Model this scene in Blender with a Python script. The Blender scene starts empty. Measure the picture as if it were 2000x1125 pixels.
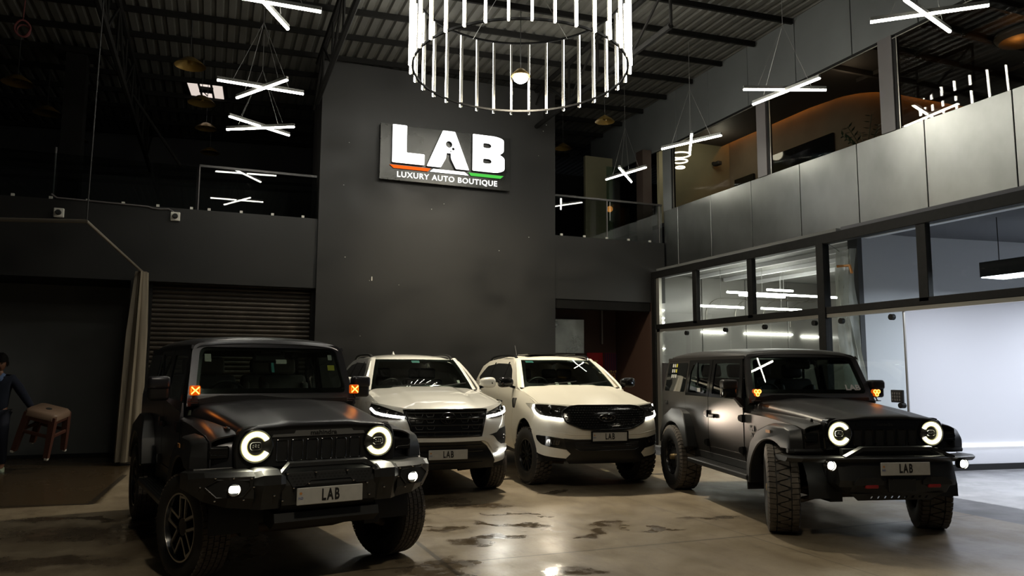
import bpy, bmesh, math, random
from mathutils import Vector, Matrix

PI = math.pi
R = math.radians
SC = bpy.context.scene
COL = SC.collection
random.seed(7)

# ---------------------------------------------------------------- camera, world, exposure
cam_data = bpy.data.cameras.new('camera')
cam = bpy.data.objects.new('camera', cam_data)
COL.objects.link(cam)
cam_data.sensor_width = 36.0
cam_data.lens = 36.0 * 1479.08 / 2000.0
cam_data.clip_start = 0.05
cam_data.clip_end = 200
cam.matrix_world = (Matrix.Translation((0, 0, 1.602)) @ Matrix.Rotation(-R(21.47), 4, 'Z')
                    @ Matrix.Rotation(R(90 + 6.2848), 4, 'X') @ Matrix.Rotation(R(0.2554), 4, 'Z'))
SC.camera = cam

world = bpy.data.worlds.new('world')
SC.world = world
world.use_nodes = True
world.node_tree.nodes['Background'].inputs[0].default_value = (0.75, 0.85, 1.0, 1)
world.node_tree.nodes['Background'].inputs[1].default_value = 0.018

SC.view_settings.view_transform = 'Standard'
SC.view_settings.look = 'None'
SC.view_settings.gamma = 1.0
SC.view_settings.exposure = 0.0
SC.view_settings.use_curve_mapping = False


def lamp(name, kind, loc, power, color=(1, 1, 1), size=0.1, parent=None, aim=None, spot=None, blend=0.5, size_y=None):
    d = bpy.data.lights.new(name, kind)
    d.energy = power
    d.color = color
    if kind == 'AREA':
        d.size = size
        if size_y:
            d.shape = 'RECTANGLE'
            d.size_y = size_y
    else:
        d.shadow_soft_size = size
    if kind == 'SPOT':
        d.spot_size = spot
        d.spot_blend = blend
    o = bpy.data.objects.new(name, d)
    COL.objects.link(o)
    if parent:
        o.parent = parent
    o.location = loc
    if aim is not None:
        o.rotation_euler = Vector(aim).to_track_quat('-Z', 'Y').to_euler()
    return o


WARM = (1.0, 0.89, 0.68)
# the lit high-bay pendant over the hall, and the ceiling box of the bright room on the right side
lamp('pendant_light', 'SPOT', (4.72, 11.64, 6.55), 2500, WARM, 0.16, aim=(0.0, 0.0, -1), spot=R(150), blend=1.0)
lamp('front_pendant_light', 'SPOT', (0.9, 1.2, 6.95), 1000, WARM, 0.16, aim=(0.0, 0.0, -1), spot=R(150), blend=1.0)
lamp('showroom_light', 'AREA', (10.85, 6.6, 3.01), 88, (0.82, 0.88, 1.0), 0.46, aim=(0, 0, -1), size_y=2.5)
lamp('showroom_fill_far', 'AREA', (13.6, 6.4, 3.01), 120, (0.82, 0.88, 1.0), 0.46, aim=(0, 0, -1), size_y=2.5)  # added unseen fill that evens out the white wall
lamp('wash_room_fill', 'AREA', (11.4, 12.6, 3.75), 70, (1.0, 0.97, 0.9), 2.4, aim=(0, 0, -1), size_y=2.6)  # added area fill without a fixture, on top of the hung tubes



# ---------------------------------------------------------------- materials
MATS = {}


def mat(name, color, rough=0.5, metal=0.0, coat=0.0, noise=0.0, nscale=8.0, bump=0.0, spec=0.5, emit=None, estr=0.0,
        stretch=(1, 1, 1), rnoise=0.0, coat_rough=0.05, sheen=0.0):
    m = bpy.data.materials.new(name)
    m.use_nodes = True
    nt = m.node_tree
    p = nt.nodes['Principled BSDF']
    p.inputs['Base Color'].default_value = (*color, 1)
    p.inputs['Roughness'].default_value = rough
    p.inputs['Metallic'].default_value = metal
    p.inputs['Specular IOR Level'].default_value = spec
    p.inputs['Coat Weight'].default_value = coat
    p.inputs['Coat Roughness'].default_value = coat_rough
    if emit:
        p.inputs['Emission Color'].default_value = (*emit, 1)
        p.inputs['Emission Strength'].default_value = estr
    if noise or bump or rnoise:
        tc = nt.nodes.new('ShaderNodeTexCoord')
        mp = nt.nodes.new('ShaderNodeMapping')
        mp.inputs['Scale'].default_value = stretch
        nt.links.new(tc.outputs['Object'], mp.inputs[0])
        n = nt.nodes.new('ShaderNodeTexNoise')
        n.inputs['Scale'].default_value = nscale
        n.inputs['Detail'].default_value = 6
        nt.links.new(mp.outputs[0], n.inputs['Vector'])
        if noise:
            r = nt.nodes.new('ShaderNodeMapRange')
            r.inputs[1].default_value = 0.3
            r.inputs[2].default_value = 0.7
            r.inputs[3].default_value = 1 - noise
            r.inputs[4].default_value = 1 + noise
            nt.links.new(n.outputs['Fac'], r.inputs[0])
            mx = nt.nodes.new('ShaderNodeVectorMath')
            mx.operation = 'SCALE'
            mx.inputs[0].default_value = color
            nt.links.new(r.outputs[0], mx.inputs['Scale'])
            nt.links.new(mx.outputs[0], p.inputs['Base Color'])
        if rnoise:
            r2 = nt.nodes.new('ShaderNodeMapRange')
            r2.inputs[1].default_value = 0.3
            r2.inputs[2].default_value = 0.7
            r2.inputs[3].default_value = max(0.02, rough - rnoise)
            r2.inputs[4].default_value = rough + rnoise
            nt.links.new(n.outputs['Fac'], r2.inputs[0])
            nt.links.new(r2.outputs[0], p.inputs['Roughness'])
        if bump:
            b = nt.nodes.new('ShaderNodeBump')
            b.inputs['Strength'].default_value = bump
            b.inputs['Distance'].default_value = 0.01
            nt.links.new(n.outputs['Fac'], b.inputs['Height'])
            nt.links.new(b.outputs[0], p.inputs['Normal'])
    MATS[name] = m
    return m


def emit_mat(name, color, strength):
    m = bpy.data.materials.new(name)
    m.use_nodes = True
    nt = m.node_tree
    nt.nodes.remove(nt.nodes['Principled BSDF'])
    e = nt.nodes.new('ShaderNodeEmission')
    e.inputs[0].default_value = (*color, 1)
    e.inputs[1].default_value = strength
    nt.links.new(e.outputs[0], nt.nodes['Material Output'].inputs[0])
    return m


def glass_mat(name, tint=(0.9, 0.95, 0.93), rough=0.0, ior=1.45, extra=0.0, gmax=0.9):
    m = bpy.data.materials.new(name)
    m.use_nodes = True
    nt = m.node_tree
    nt.nodes.remove(nt.nodes['Principled BSDF'])
    t = nt.nodes.new('ShaderNodeBsdfTransparent')
    t.inputs[0].default_value = (*tint, 1)
    g = nt.nodes.new('ShaderNodeBsdfGlossy')
    g.inputs['Roughness'].default_value = rough
    lw = nt.nodes.new('ShaderNodeLayerWeight')
    lw.inputs[0].default_value = 0.5
    pw = nt.nodes.new('ShaderNodeMath')
    pw.operation = 'POWER'
    pw.inputs[1].default_value = 4.0
    nt.links.new(lw.outputs['Facing'], pw.inputs[0])
    f0 = ((ior - 1) / (ior + 1)) ** 2 + extra
    a = nt.nodes.new('ShaderNodeMapRange')
    a.inputs[3].default_value = f0
    a.inputs[4].default_value = gmax
    nt.links.new(pw.outputs[0], a.inputs[0])
    mx = nt.nodes.new('ShaderNodeMixShader')
    nt.links.new(a.outputs[0], mx.inputs[0])
    nt.links.new(t.outputs[0], mx.inputs[1])
    nt.links.new(g.outputs[0], mx.inputs[2])
    nt.links.new(mx.outputs[0], nt.nodes['Material Output'].inputs[0])
    return m


M = {}
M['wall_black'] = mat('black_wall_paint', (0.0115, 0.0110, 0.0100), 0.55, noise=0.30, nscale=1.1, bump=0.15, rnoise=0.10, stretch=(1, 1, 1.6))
M['wall_left'] = mat('black_wall_paint_shaded', (0.0085, 0.0081, 0.0074), 0.55, noise=0.30, nscale=1.1, bump=0.15, rnoise=0.10, stretch=(1, 1, 1.6))  # same black paint, darkened in colour for the dimmer left side
M['ring_black'] = mat('matte_black_ring', (0.004, 0.004, 0.004), 0.8, spec=0.15)
M['wall_dark'] = mat('dark_wall_paint', (0.016, 0.016, 0.016), 0.6, noise=0.3, nscale=1.3, bump=0.1)
M['bay_panel'] = mat('charcoal_bay_panel', (0.13, 0.133, 0.128), 0.6, noise=0.15, nscale=0.9)
M['mezz'] = mat('mezzanine_black', (0.010, 0.010, 0.011), 0.7)
M['steel_dark'] = mat('dark_structural_steel', (0.006, 0.0056, 0.005), 0.85, noise=0.2, spec=0.15)
M['roof'] = mat('corrugated_roof_sheet', (0.085, 0.083, 0.073), 0.55, metal=0.1, noise=0.15, nscale=2.0)
M['clad'] = mat('brushed_metal_cladding', (0.265, 0.27, 0.26), 0.34, metal=1.0, noise=0.12, nscale=1.4, rnoise=0.03, stretch=(1, 1.5, 1))
M['clad_dark'] = mat('grey_cladding_upper', (0.16, 0.17, 0.17), 0.5, metal=0.4, noise=0.08, nscale=1.2)
M['joint'] = mat('black_joint', (0.008, 0.008, 0.008), 0.8)
M['frame_black'] = mat('black_steel_frame', (0.006, 0.0056, 0.005), 0.6, noise=0.4, nscale=12, spec=0.25)
M['frame_grey'] = mat('grey_painted_post', (0.13, 0.12, 0.12), 0.5)
M['alu'] = mat('aluminium_track', (0.45, 0.43, 0.38), 0.35, metal=0.8)
M['glass'] = glass_mat('clear_glass', (0.93, 0.96, 0.95))
M['glass_green'] = glass_mat('green_edged_glass', (0.55, 0.68, 0.58), extra=0.04)
M['glass_rail'] = glass_mat('smoked_rail_glass', (0.62, 0.66, 0.66), extra=0.02)
M['glass_low'] = glass_mat('low_reflection_glass', (0.86, 0.86, 0.84), ior=1.04, gmax=0.02)
M['glass_up'] = glass_mat('upper_window_glass', (0.80, 0.80, 0.78), extra=0.02)
M['brown'] = mat('brown_store_paint', (0.050, 0.023, 0.013), 0.7)
M['shutter'] = mat('rolling_shutter_steel', (0.055, 0.045, 0.035), 0.45, metal=0.5, noise=0.25, nscale=3)
M['steel_box'] = mat('stainless_sheet', (0.32, 0.32, 0.29), 0.35, metal=0.9, noise=0.2, nscale=3, rnoise=0.12)
M['white_wall'] = mat('white_room_paint', (0.72, 0.72, 0.75), 0.6)
M['grey_wall'] = mat('grey_gloss_panel', (0.20, 0.195, 0.18), 0.22, noise=0.06, nscale=1.0)
M['dark_plain'] = mat('matte_black', (0.012, 0.012, 0.012), 0.7)
M['white_plastic'] = mat('white_plastic', (0.62, 0.60, 0.54), 0.45)
M['tube_on'] = emit_mat('lit_led_tube', (1.0, 0.965, 0.83), 34.0)
M['ring_on'] = emit_mat('lit_chandelier_tube', (1.0, 0.97, 0.86), 26.0)
M['room_tube'] = emit_mat('lit_room_tube', (1.0, 0.97, 0.87), 26.0)
M['lamp_on'] = emit_mat('lit_pendant_globe', (1.0, 0.95, 0.85), 40.0)
M['cool_on'] = emit_mat('cool_white_diffuser', (0.90, 0.95, 1.0), 9.0)
M['sign_on'] = emit_mat('lit_sign_letter', (1.0, 0.99, 0.95), 3.2)
M['sign_red'] = emit_mat('lit_orange_bar', (1.0, 0.12, 0.01), 1.3)
M['sign_green'] = emit_mat('lit_green_bar', (0.10, 0.72, 0.09), 0.9)
M['sign_text'] = emit_mat('lit_sign_text', (1.0, 1.0, 0.95), 1.3)
M['gold'] = mat('bronze_dome', (0.22, 0.14, 0.035), 0.35, metal=0.7)
M['cable'] = mat('black_cable', (0.02, 0.02, 0.02), 0.6)
M['wire'] = mat('steel_wire', (0.25, 0.25, 0.24), 0.4, metal=0.6)


# ---------------------------------------------------------------- mesh helpers
def tag(o, label=None, cat=None, group=None, kind=None):
    if label:
        o['label'] = label
    if cat:
        o['category'] = cat
    if group:
        o['group'] = group
    if kind:
        o['kind'] = kind
    return o


def empty(name, loc=(0, 0, 0), rz=0.0, parent=None):
    o = bpy.data.objects.new(name, None)
    COL.objects.link(o)
    o.location = loc
    o.rotation_euler = (0, 0, rz)
    o.empty_display_size = 0.1
    if parent:
        o.parent = parent
    return o


def build(name, bm, m, parent=None, smooth=32, loc=None, rot=None, mods=None):
    me = bpy.data.meshes.new(name)
    bm.to_mesh(me)
    bm.free()
    me.materials.append(m)
    if smooth:
        me.polygons.foreach_set('use_smooth', [True] * len(me.polygons))
        me.set_sharp_from_angle(angle=R(smooth))
    o = bpy.data.objects.new(name, me)
    COL.objects.link(o)
    if parent:
        o.parent = parent
    if loc is not None:
        o.location = loc
    if rot is not None:
        o.rotation_euler = rot
    return o


def bm_box(bm, c, s, bev=0.0, rot=None, seg=1):
    r = bmesh.ops.create_cube(bm, size=1.0)
    vs = r['verts']
    bmesh.ops.scale(bm, vec=s, verts=vs)
    if bev:
        es = list({e for v in vs for e in v.link_edges})
        rb = bmesh.ops.bevel(bm, geom=es, offset=bev, segments=seg, affect='EDGES', profile=0.5)
        vs = list({v for f in rb['faces'] for v in f.verts} | {v for v in vs if v.is_valid})
    if rot is not None:
        bmesh.ops.rotate(bm, verts=vs, cent=(0, 0, 0), matrix=rot)
    bmesh.ops.translate(bm, vec=c, verts=vs)
    return vs


def box(name, c, s, m, parent=None, bev=0.0, rot=None, seg=1):
    bm = bmesh.new()
    bm_box(bm, c, s, bev, rot, seg)
    return build(name, bm, m, parent)


def span(bm, a, b, bev=0.0):
    c = [(a[i] + b[i]) / 2 for i in range(3)]
    s = [abs(b[i] - a[i]) for i in range(3)]
    return bm_box(bm, c, s, bev)


def span_box(name, a, b, m, parent=None, bev=0.0):
    bm = bmesh.new()
    span(bm, a, b, bev)
    return build(name, bm, m, parent)


def bm_loft(bm, secs, closed=True, caps=True):
    rows = [[bm.verts.new(p) for p in s] for s in secs]
    n = len(rows[0])
    for i in range(len(rows) - 1):
        a, b = rows[i], rows[i + 1]
        for j in range(n if closed else n - 1):
            k = (j + 1) % n
            try:
                bm.faces.new((a[j], a[k], b[k], b[j]))
            except ValueError:
                pass
    if caps and closed:
        bm.faces.new(list(reversed(rows[0])))
        bm.faces.new(rows[-1])
    return rows


def fix_normals(bm):
    bmesh.ops.recalc_face_normals(bm, faces=bm.faces[:])


def loft(name, secs, m, parent=None, closed=True, caps=True, smooth=32):
    bm = bmesh.new()
    bm_loft(bm, secs, closed, caps)
    fix_normals(bm)
    return build(name, bm, m, parent, smooth)


def bm_tube(bm, path, r, n=8, closed=False, caps=True):
    path = [Vector(p) for p in path]
    N = len(path)
    secs = []
    prev = None
    for i, p in enumerate(path):
        if closed:
            d = (path[(i + 1) % N] - path[i - 1]).normalized()
        elif i == 0:
            d = (path[1] - path[0]).normalized()
        elif i == N - 1:
            d = (path[-1] - path[-2]).normalized()
        else:
            d = ((path[i + 1] - p).normalized() + (p - path[i - 1]).normalized()).normalized()
        if prev is None:
            up = Vector((0, 0, 1)) if abs(d.z) < 0.9 else Vector((1, 0, 0))
            a = d.cross(up).normalized()
        else:
            a = (prev - d * prev.dot(d)).normalized()
        prev = a
        b = d.cross(a)
        rr = r[i] if isinstance(r, (list, tuple)) else r
        secs.append([p + (a * math.cos(t) + b * math.sin(t)) * rr for t in [2 * PI * k / n for k in range(n)]])
    if closed:
        secs.append(secs[0])
        rows = [[bm.verts.new(q) for q in s] for s in secs[:-1]]
        # align the closing seam
        last, first = rows[-1], rows[0]
        best = min(range(n), key=lambda o: sum((last[j].co - first[(j + o) % n].co).length for j in range(n)))
        for i in range(N):
            a = rows[i]
            b = rows[(i + 1) % N]
            off = best if i == N - 1 else 0
            for j in range(n):
                k = (j + 1) % n
                bm.faces.new((a[j], a[k], b[(k + off) % n], b[(j + off) % n]))
    else:
        bm_loft(bm, secs, True, caps)


def tube(name, path, r, m, parent=None, n=8, closed=False):
    bm = bmesh.new()
    bm_tube(bm, path, r, n, closed)
    fix_normals(bm)
    return build(name, bm, m, parent, 40)


def bm_lathe(bm, prof, axis='z', n=32, cx=(0, 0, 0), a0=0.0, a1=2 * PI):
    full = abs(a1 - a0 - 2 * PI) < 1e-6
    cnt = n if full else n + 1
    rows = []
    for i in range(cnt):
        t = a0 + (a1 - a0) * i / n
        c, s = math.cos(t), math.sin(t)
        row = []
        for r, h in prof:
            if axis == 'z':
                p = (r * c, r * s, h)
            elif axis == 'y':
                p = (r * c, h, r * s)
            else:
                p = (h, r * c, r * s)
            row.append(bm.verts.new((p[0] + cx[0], p[1] + cx[1], p[2] + cx[2])))
        rows.append(row)
    for i in range(n if full else n):
        a = rows[i]
        b = rows[(i + 1) % cnt]
        for j in range(len(prof) - 1):
            try:
                bm.faces.new((a[j], a[j + 1], b[j + 1], b[j]))
            except ValueError:
                pass
    bmesh.ops.remove_doubles(bm, verts=bm.verts[:], dist=1e-5)


def lathe(name, prof, m, parent=None, axis='z', n=32, loc=None, cx=(0, 0, 0), smooth=40):
    bm = bmesh.new()
    bm_lathe(bm, prof, axis, n, cx)
    fix_normals(bm)
    return build(name, bm, m, parent, smooth, loc)


def bm_prism(bm, pts, fn0, fn1):
    """polygon pts (a, b) at two depths given by fn0 and fn1"""
    a = [bm.verts.new(fn0(*p)) for p in pts]
    b = [bm.verts.new(fn1(*p)) for p in pts]
    bm.faces.new(a)
    bm.faces.new(list(reversed(b)))
    n = len(pts)
    for i in range(n):
        k = (i + 1) % n
        bm.faces.new((a[k], a[i], b[i], b[k]))
    return a + b


def prism(name, pts, fn0, fn1, m, parent=None, bev=0.0, smooth=32, seg=1):
    bm = bmesh.new()
    bm_prism(bm, pts, fn0, fn1)
    fix_normals(bm)
    if bev:
        bmesh.ops.bevel(bm, geom=bm.edges[:], offset=bev, segments=seg, affect='EDGES', profile=0.5)
    return build(name, bm, m, parent, smooth)


def bm_sheet(bm0, outline, fn, holes=(), step=0.08, stepb=None, thick=0.008, out=(1, 0, 0)):
    """a flat outline (a, b) cut into a grid, bent by fn(a, b) and given a thickness away from `out`"""
    bm = bmesh.new()
    vs = [bm.verts.new((a, b, 0)) for a, b in outline]
    if holes:
        loops = [vs] + [[bm.verts.new((a, b, 0)) for a, b in h] for h in holes]
        es = []
        for lp in loops:
            for i in range(len(lp)):
                es.append(bm.edges.new((lp[i], lp[(i + 1) % len(lp)])))
        bmesh.ops.triangle_fill(bm, use_beauty=True, use_dissolve=False, edges=es, normal=(0, 0, 1))
    else:
        bm.faces.new(vs)
    A = [p[0] for p in outline]
    B = [p[1] for p in outline]
    stepb = stepb or step
    for lo, hi, st, ax in ((min(A), max(A), step, 0), (min(B), max(B), stepb, 1)):
        k = max(1, int(round((hi - lo) / st)))
        for i in range(1, k):
            co = [0, 0, 0]
            co[ax] = lo + (hi - lo) * i / k
            no = [0, 0, 0]
            no[ax] = 1
            bmesh.ops.bisect_plane(bm, geom=bm.verts[:] + bm.edges[:] + bm.faces[:], plane_co=co, plane_no=no, dist=1e-6)
    for v in bm.verts:
        v.co = Vector(fn(v.co.x, v.co.y))
    bmesh.ops.remove_doubles(bm, verts=bm.verts[:], dist=2e-5)
    bmesh.ops.recalc_face_normals(bm, faces=bm.faces[:])
    bm.normal_update()
    o = Vector(out)
    tot = sum((f.normal.dot(o) * f.calc_area() for f in bm.faces), 0.0)
    if tot < 0:
        bmesh.ops.reverse_faces(bm, faces=bm.faces[:])
    bm.normal_update()
    if thick:
        faces = bm.faces[:]
        norm = {v: v.normal.copy() for v in bm.verts}
        twin = {v: None for v in bm.verts}
        bedges = [e for e in bm.edges if len(e.link_faces) == 1]
        for v in list(twin):
            twin[v] = bm.verts.new(v.co - norm[v] * thick)
        for f in faces:
            try:
                bm.faces.new([twin[v] for v in reversed(f.verts)])
            except ValueError:
                pass
        for e in bedges:
            f = e.link_faces[0]
            for l in f.loops:
                if l.edge == e:
                    a, b = l.vert, l.link_loop_next.vert
                    break
            try:
                bm.faces.new((b, a, twin[a], twin[b]))
            except ValueError:
                pass
    # append to bm0
    mp = {v: bm0.verts.new(v.co) for v in bm.verts}
    for f in bm.faces:
        try:
            bm0.faces.new([mp[v] for v in f.verts])
        except ValueError:
            pass
    bm.free()


def sheet(name, outline, fn, m, parent=None, holes=(), step=0.08, stepb=None, thick=0.008, out=(1, 0, 0), smooth=35):
    bm = bmesh.new()
    bm_sheet(bm, outline, fn, holes, step, stepb, thick, out)
    return build(name, bm, m, parent, smooth)


def rounded(pts, rad, seg=5):
    """round the corners of a closed polygon; rad a number or one per corner"""
    out = []
    n = len(pts)
    for i in range(n):
        p0, p, p1 = Vector(pts[i - 1]), Vector(pts[i]), Vector(pts[(i + 1) % n])
        r = rad[i] if isinstance(rad, (list, tuple)) else rad
        if r <= 0:
            out.append((p.x, p.y))
            continue
        d0, d1 = (p0 - p), (p1 - p)
        l = min(r, d0.length * 0.48, d1.length * 0.48)
        a, b = p + d0.normalized() * l, p + d1.normalized() * l
        for k in range(seg + 1):
            t = k / seg
            q = a * (1 - t) ** 2 + p * 2 * t * (1 - t) + b * t ** 2
            out.append((q.x, q.y))
    return out


def interp(x, tab):
    if x <= tab[0][0]:
        return tab[0][1]
    for (x0, y0), (x1, y1) in zip(tab, tab[1:]):
        if x <= x1:
            t = (x - x0) / (x1 - x0)
            return y0 + (y1 - y0) * t
    return tab[-1][1]


def smooth_tab(tab, n=6):
    """Catmull-Rom resampling of a table of points"""
    P = [Vector(p) for p in tab]
    out = []
    for i in range(len(P) - 1):
        p0 = P[i - 1] if i else P[0] * 2 - P[1]
        p1, p2 = P[i], P[i + 1]
        p3 = P[i + 2] if i + 2 < len(P) else P[-1] * 2 - P[-2]
        for k in range(n):
            t = k / n
            out.append(tuple(0.5 * ((2 * p1) + (p2 - p0) * t + (2 * p0 - 5 * p1 + 4 * p2 - p3) * t * t + (3 * p1 - p0 - 3 * p2 + p3) * t ** 3)))
    out.append(tuple(P[-1]))
    return out


def text_bm(s, size=1.0, depth=0.0, bold=0.0, sx=1.0, space=1.0, align='CENTER'):
    c = bpy.data.curves.new('lettering', 'FONT')
    c.body = s
    c.size = size
    c.extrude = depth
    c.offset = bold
    c.align_x = align
    c.align_y = 'CENTER'
    c.space_character = space
    c.resolution_u = 3
    o = bpy.data.objects.new('lettering', c)
    COL.objects.link(o)
    dg = bpy.context.evaluated_depsgraph_get()
    dg.update()
    me = bpy.data.meshes.new_from_object(o.evaluated_get(dg))
    bm = bmesh.new()
    bm.from_mesh(me)
    bpy.data.meshes.remove(me)
    bpy.data.objects.remove(o)
    bpy.data.curves.remove(c)
    bmesh.ops.scale(bm, vec=(sx, 1, 1), verts=bm.verts[:])
    return bm


def text(name, s, m, parent, origin, ux, uy, size, depth=0.002, bold=0.0, sx=1.0, space=1.0):
    """text laid in the plane spanned by ux (reading direction) and uy (up) at origin"""
    bm = text_bm(s, size, depth, bold, sx, space)
    ux, uy = Vector(ux).normalized(), Vector(uy).normalized()
    un = ux.cross(uy)
    mx = Matrix(((ux.x, uy.x, un.x, origin[0]), (ux.y, uy.y, un.y, origin[1]), (ux.z, uy.z, un.z, origin[2]), (0, 0, 0, 1)))
    bmesh.ops.transform(bm, matrix=mx, verts=bm.verts[:])
    return build(name, bm, m, parent, 0)


def copy_tree(o, parent=None):
    c = o.copy()
    COL.objects.link(c)
    if parent:
        c.parent = parent
    for ch in list(o.children):
        copy_tree(ch, c)
    return c
# ---------------------------------------------------------------- the hall
V = 14.8      # back wall plane (y)
U = 9.63      # upper right wall plane (x)
G = 9.25      # ground-level glass front (x)


def struct(o):
    o['kind'] = 'structure'
    return o


def wall(name, a, b, m, bev=0.0):
    return struct(span_box(name, a, b, m, None, bev))


# floor: worn concrete with damp stains, joints, tyre marks
def concrete():
    m = bpy.data.materials.new('worn_concrete')
    m.use_nodes = True
    nt = m.node_tree
    N, L = nt.nodes, nt.links
    p = N['Principled BSDF']
    tc = N.new('ShaderNodeTexCoord')
    P = tc.outputs['Object']

    def noise(scale, detail=8, rough=0.6, stretch=None, dist=0.0):
        n = N.new('ShaderNodeTexNoise')
        n.inputs['Scale'].default_value = scale
        n.inputs['Detail'].default_value = detail
        n.inputs['Roughness'].default_value = rough
        n.inputs['Distortion'].default_value = dist
        if stretch:
            mp = N.new('ShaderNodeMapping')
            mp.inputs['Scale'].default_value = stretch
            mp.inputs['Rotation'].default_value = (0, 0, R(20))
            L.new(P, mp.inputs[0])
            L.new(mp.outputs[0], n.inputs['Vector'])
        else:
            L.new(P, n.inputs['Vector'])
        return n.outputs['Fac']

    def rng(x, a, b, c, d, smooth=True):
        r = N.new('ShaderNodeMapRange')
        r.interpolation_type = 'SMOOTHSTEP' if smooth else 'LINEAR'
        for i, v in enumerate((a, b, c, d)):
            r.inputs[i + 1].default_value = v
        L.new(x, r.inputs[0])
        return r.outputs[0]

    def op(o, a, b):
        n = N.new('ShaderNodeMath')
        n.operation = o
        for i, v in enumerate((a, b)):
            if isinstance(v, (int, float)):
                n.inputs[i].default_value = v
            else:
                L.new(v, n.inputs[i])
        return n.outputs[0]

    def mix(f, a, b):
        n = N.new('ShaderNodeMix')
        n.data_type = 'RGBA'
        if isinstance(f, (int, float)):
            n.inputs[0].default_value = f
        else:
            L.new(f, n.inputs[0])
        for i, v in ((6, a), (7, b)):
            if isinstance(v, tuple):
                n.inputs[i].default_value = (*v, 1)
            else:
                L.new(v, n.inputs[i])
        return n.outputs[2]

    def blob(x, y, rx, ry, rot=0.0, edge=0.55):
        """1 inside an uneven patch at (x, y)"""
        mp = N.new('ShaderNodeMapping')
        mp.vector_type = 'TEXTURE'
        mp.inputs['Location'].default_value = (x, y, 0)
        mp.inputs['Rotation'].default_value = (0, 0, R(rot))
        mp.inputs['Scale'].default_value = (rx, ry, 1)
        L.new(warp, mp.inputs[0])
        ln = N.new('ShaderNodeVectorMath')
        ln.operation = 'LENGTH'
        L.new(mp.outputs[0], ln.inputs[0])
        return rng(ln.outputs['Value'], 1.0 - edge, 1.05, 1.0, 0.0)

    # warped coordinates make the stains ragged
    wn = N.new('ShaderNodeTexNoise')
    wn.inputs['Scale'].default_value = 2.6
    wn.inputs['Detail'].default_value = 6
    L.new(P, wn.inputs['Vector'])
    sub = N.new('ShaderNodeVectorMath')
    sub.operation = 'SUBTRACT'
    sub.inputs[1].default_value = (0.5, 0.5, 0.5)
    L.new(wn.outputs['Color'], sub.inputs[0])
    scl = N.new('ShaderNodeVectorMath')
    scl.operation = 'MULTIPLY'
    scl.inputs[1].default_value = (0.9, 0.9, 0.0)
    L.new(sub.outputs[0], scl.inputs[0])
    add = N.new('ShaderNodeVectorMath')
    L.new(P, add.inputs[0])
    L.new(scl.outputs[0], add.inputs[1])
    warp = add.outputs[0]

    base = mix(rng(noise(0.55, 4), 0.35, 0.65, 0, 1), (0.195, 0.154, 0.100), (0.270, 0.216, 0.146))
    base = mix(rng(noise(3.0, 10, 0.7, (1.0, 0.45, 1)), 0.42, 0.72, 0, 0.6), base, (0.175, 0.132, 0.088))
    base = mix(rng(noise(38, 4), 0.45, 0.7, 0, 0.28), base, (0.12, 0.09, 0.06))
    base = mix(rng(noise(1.7, 8, 0.65, (0.35, 1.5, 1)), 0.55, 0.75, 0, 0.45), base, (0.37, 0.31, 0.225))
    base = mix(rng(noise(0.8, 9, 0.68, (1.0, 0.6, 1), 0.6), 0.47, 0.70, 0, 0.75), base, (0.092, 0.067, 0.042))
    base = mix(rng(noise(6.5, 8, 0.7, (1.0, 0.3, 1)), 0.50, 0.70, 0, 0.50), base, (0.085, 0.062, 0.040))
    # damp stains (x, y, rx, ry, turn)
    wet = None
    for b in ((2.45, 9.2, 0.75, 0.42, 10), (1.9, 8.4, 0.45, 0.5, 30), (3.1, 8.75, 0.55, 0.22, -10), (3.95, 7.25, 0.34, 0.16, 20),
              (3.55, 6.85, 0.22, 0.12, 0), (3.0, 7.55, 0.6, 0.10, -35), (1.75, 6.25, 0.45, 0.4, 0), (2.6, 7.05, 0.5, 0.18, 15),
              (1.95, 5.95, 0.10, 0.5, 20), (-0.9, 8.6, 1.4, 0.5, -20), (-1.6, 7.6, 1.5, 0.32, -15), (-0.3, 6.2, 0.5, 0.25, 0),
              (-0.55, 5.6, 0.7, 0.2, 10), (0.1, 7.6, 0.6, 0.8, 0), (4.35, 9.35, 0.35, 0.12, 0), (2.75, 5.75, 0.28, 0.3, 0),
              (0.9, 5.2, 0.6, 0.3, 0), (-1.4, 5.4, 0.5, 0.15, 10), (4.4, 6.9, 0.4, 0.06, -20), (1.5, 5.4, 0.55, 0.22, 10), (-2.0, 6.5, 0.7, 0.12, -15), (-1.2, 9.5, 1.0, 0.22, -15), (3.35, 8.1, 0.5, 0.07, -25), (2.2, 7.7, 0.25, 0.16, 0), (0.25, 5.2, 0.5, 0.12, 20), (5.3, 7.2, 0.5, 0.08, -10)):
        f = blob(*b)
        wet = f if wet is None else op('MAXIMUM', wet, f)
    base = mix(op('MULTIPLY', wet, 0.74), base, (0.055, 0.038, 0.024))
    # left side of the hall: browner, sealed wash-bay floor
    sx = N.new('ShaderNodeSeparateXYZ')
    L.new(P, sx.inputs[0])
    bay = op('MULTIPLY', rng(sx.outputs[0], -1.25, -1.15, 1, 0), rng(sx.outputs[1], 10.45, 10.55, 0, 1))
    base = mix(op('MULTIPLY', bay, 0.96), base, (0.052, 0.034, 0.017))

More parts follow.
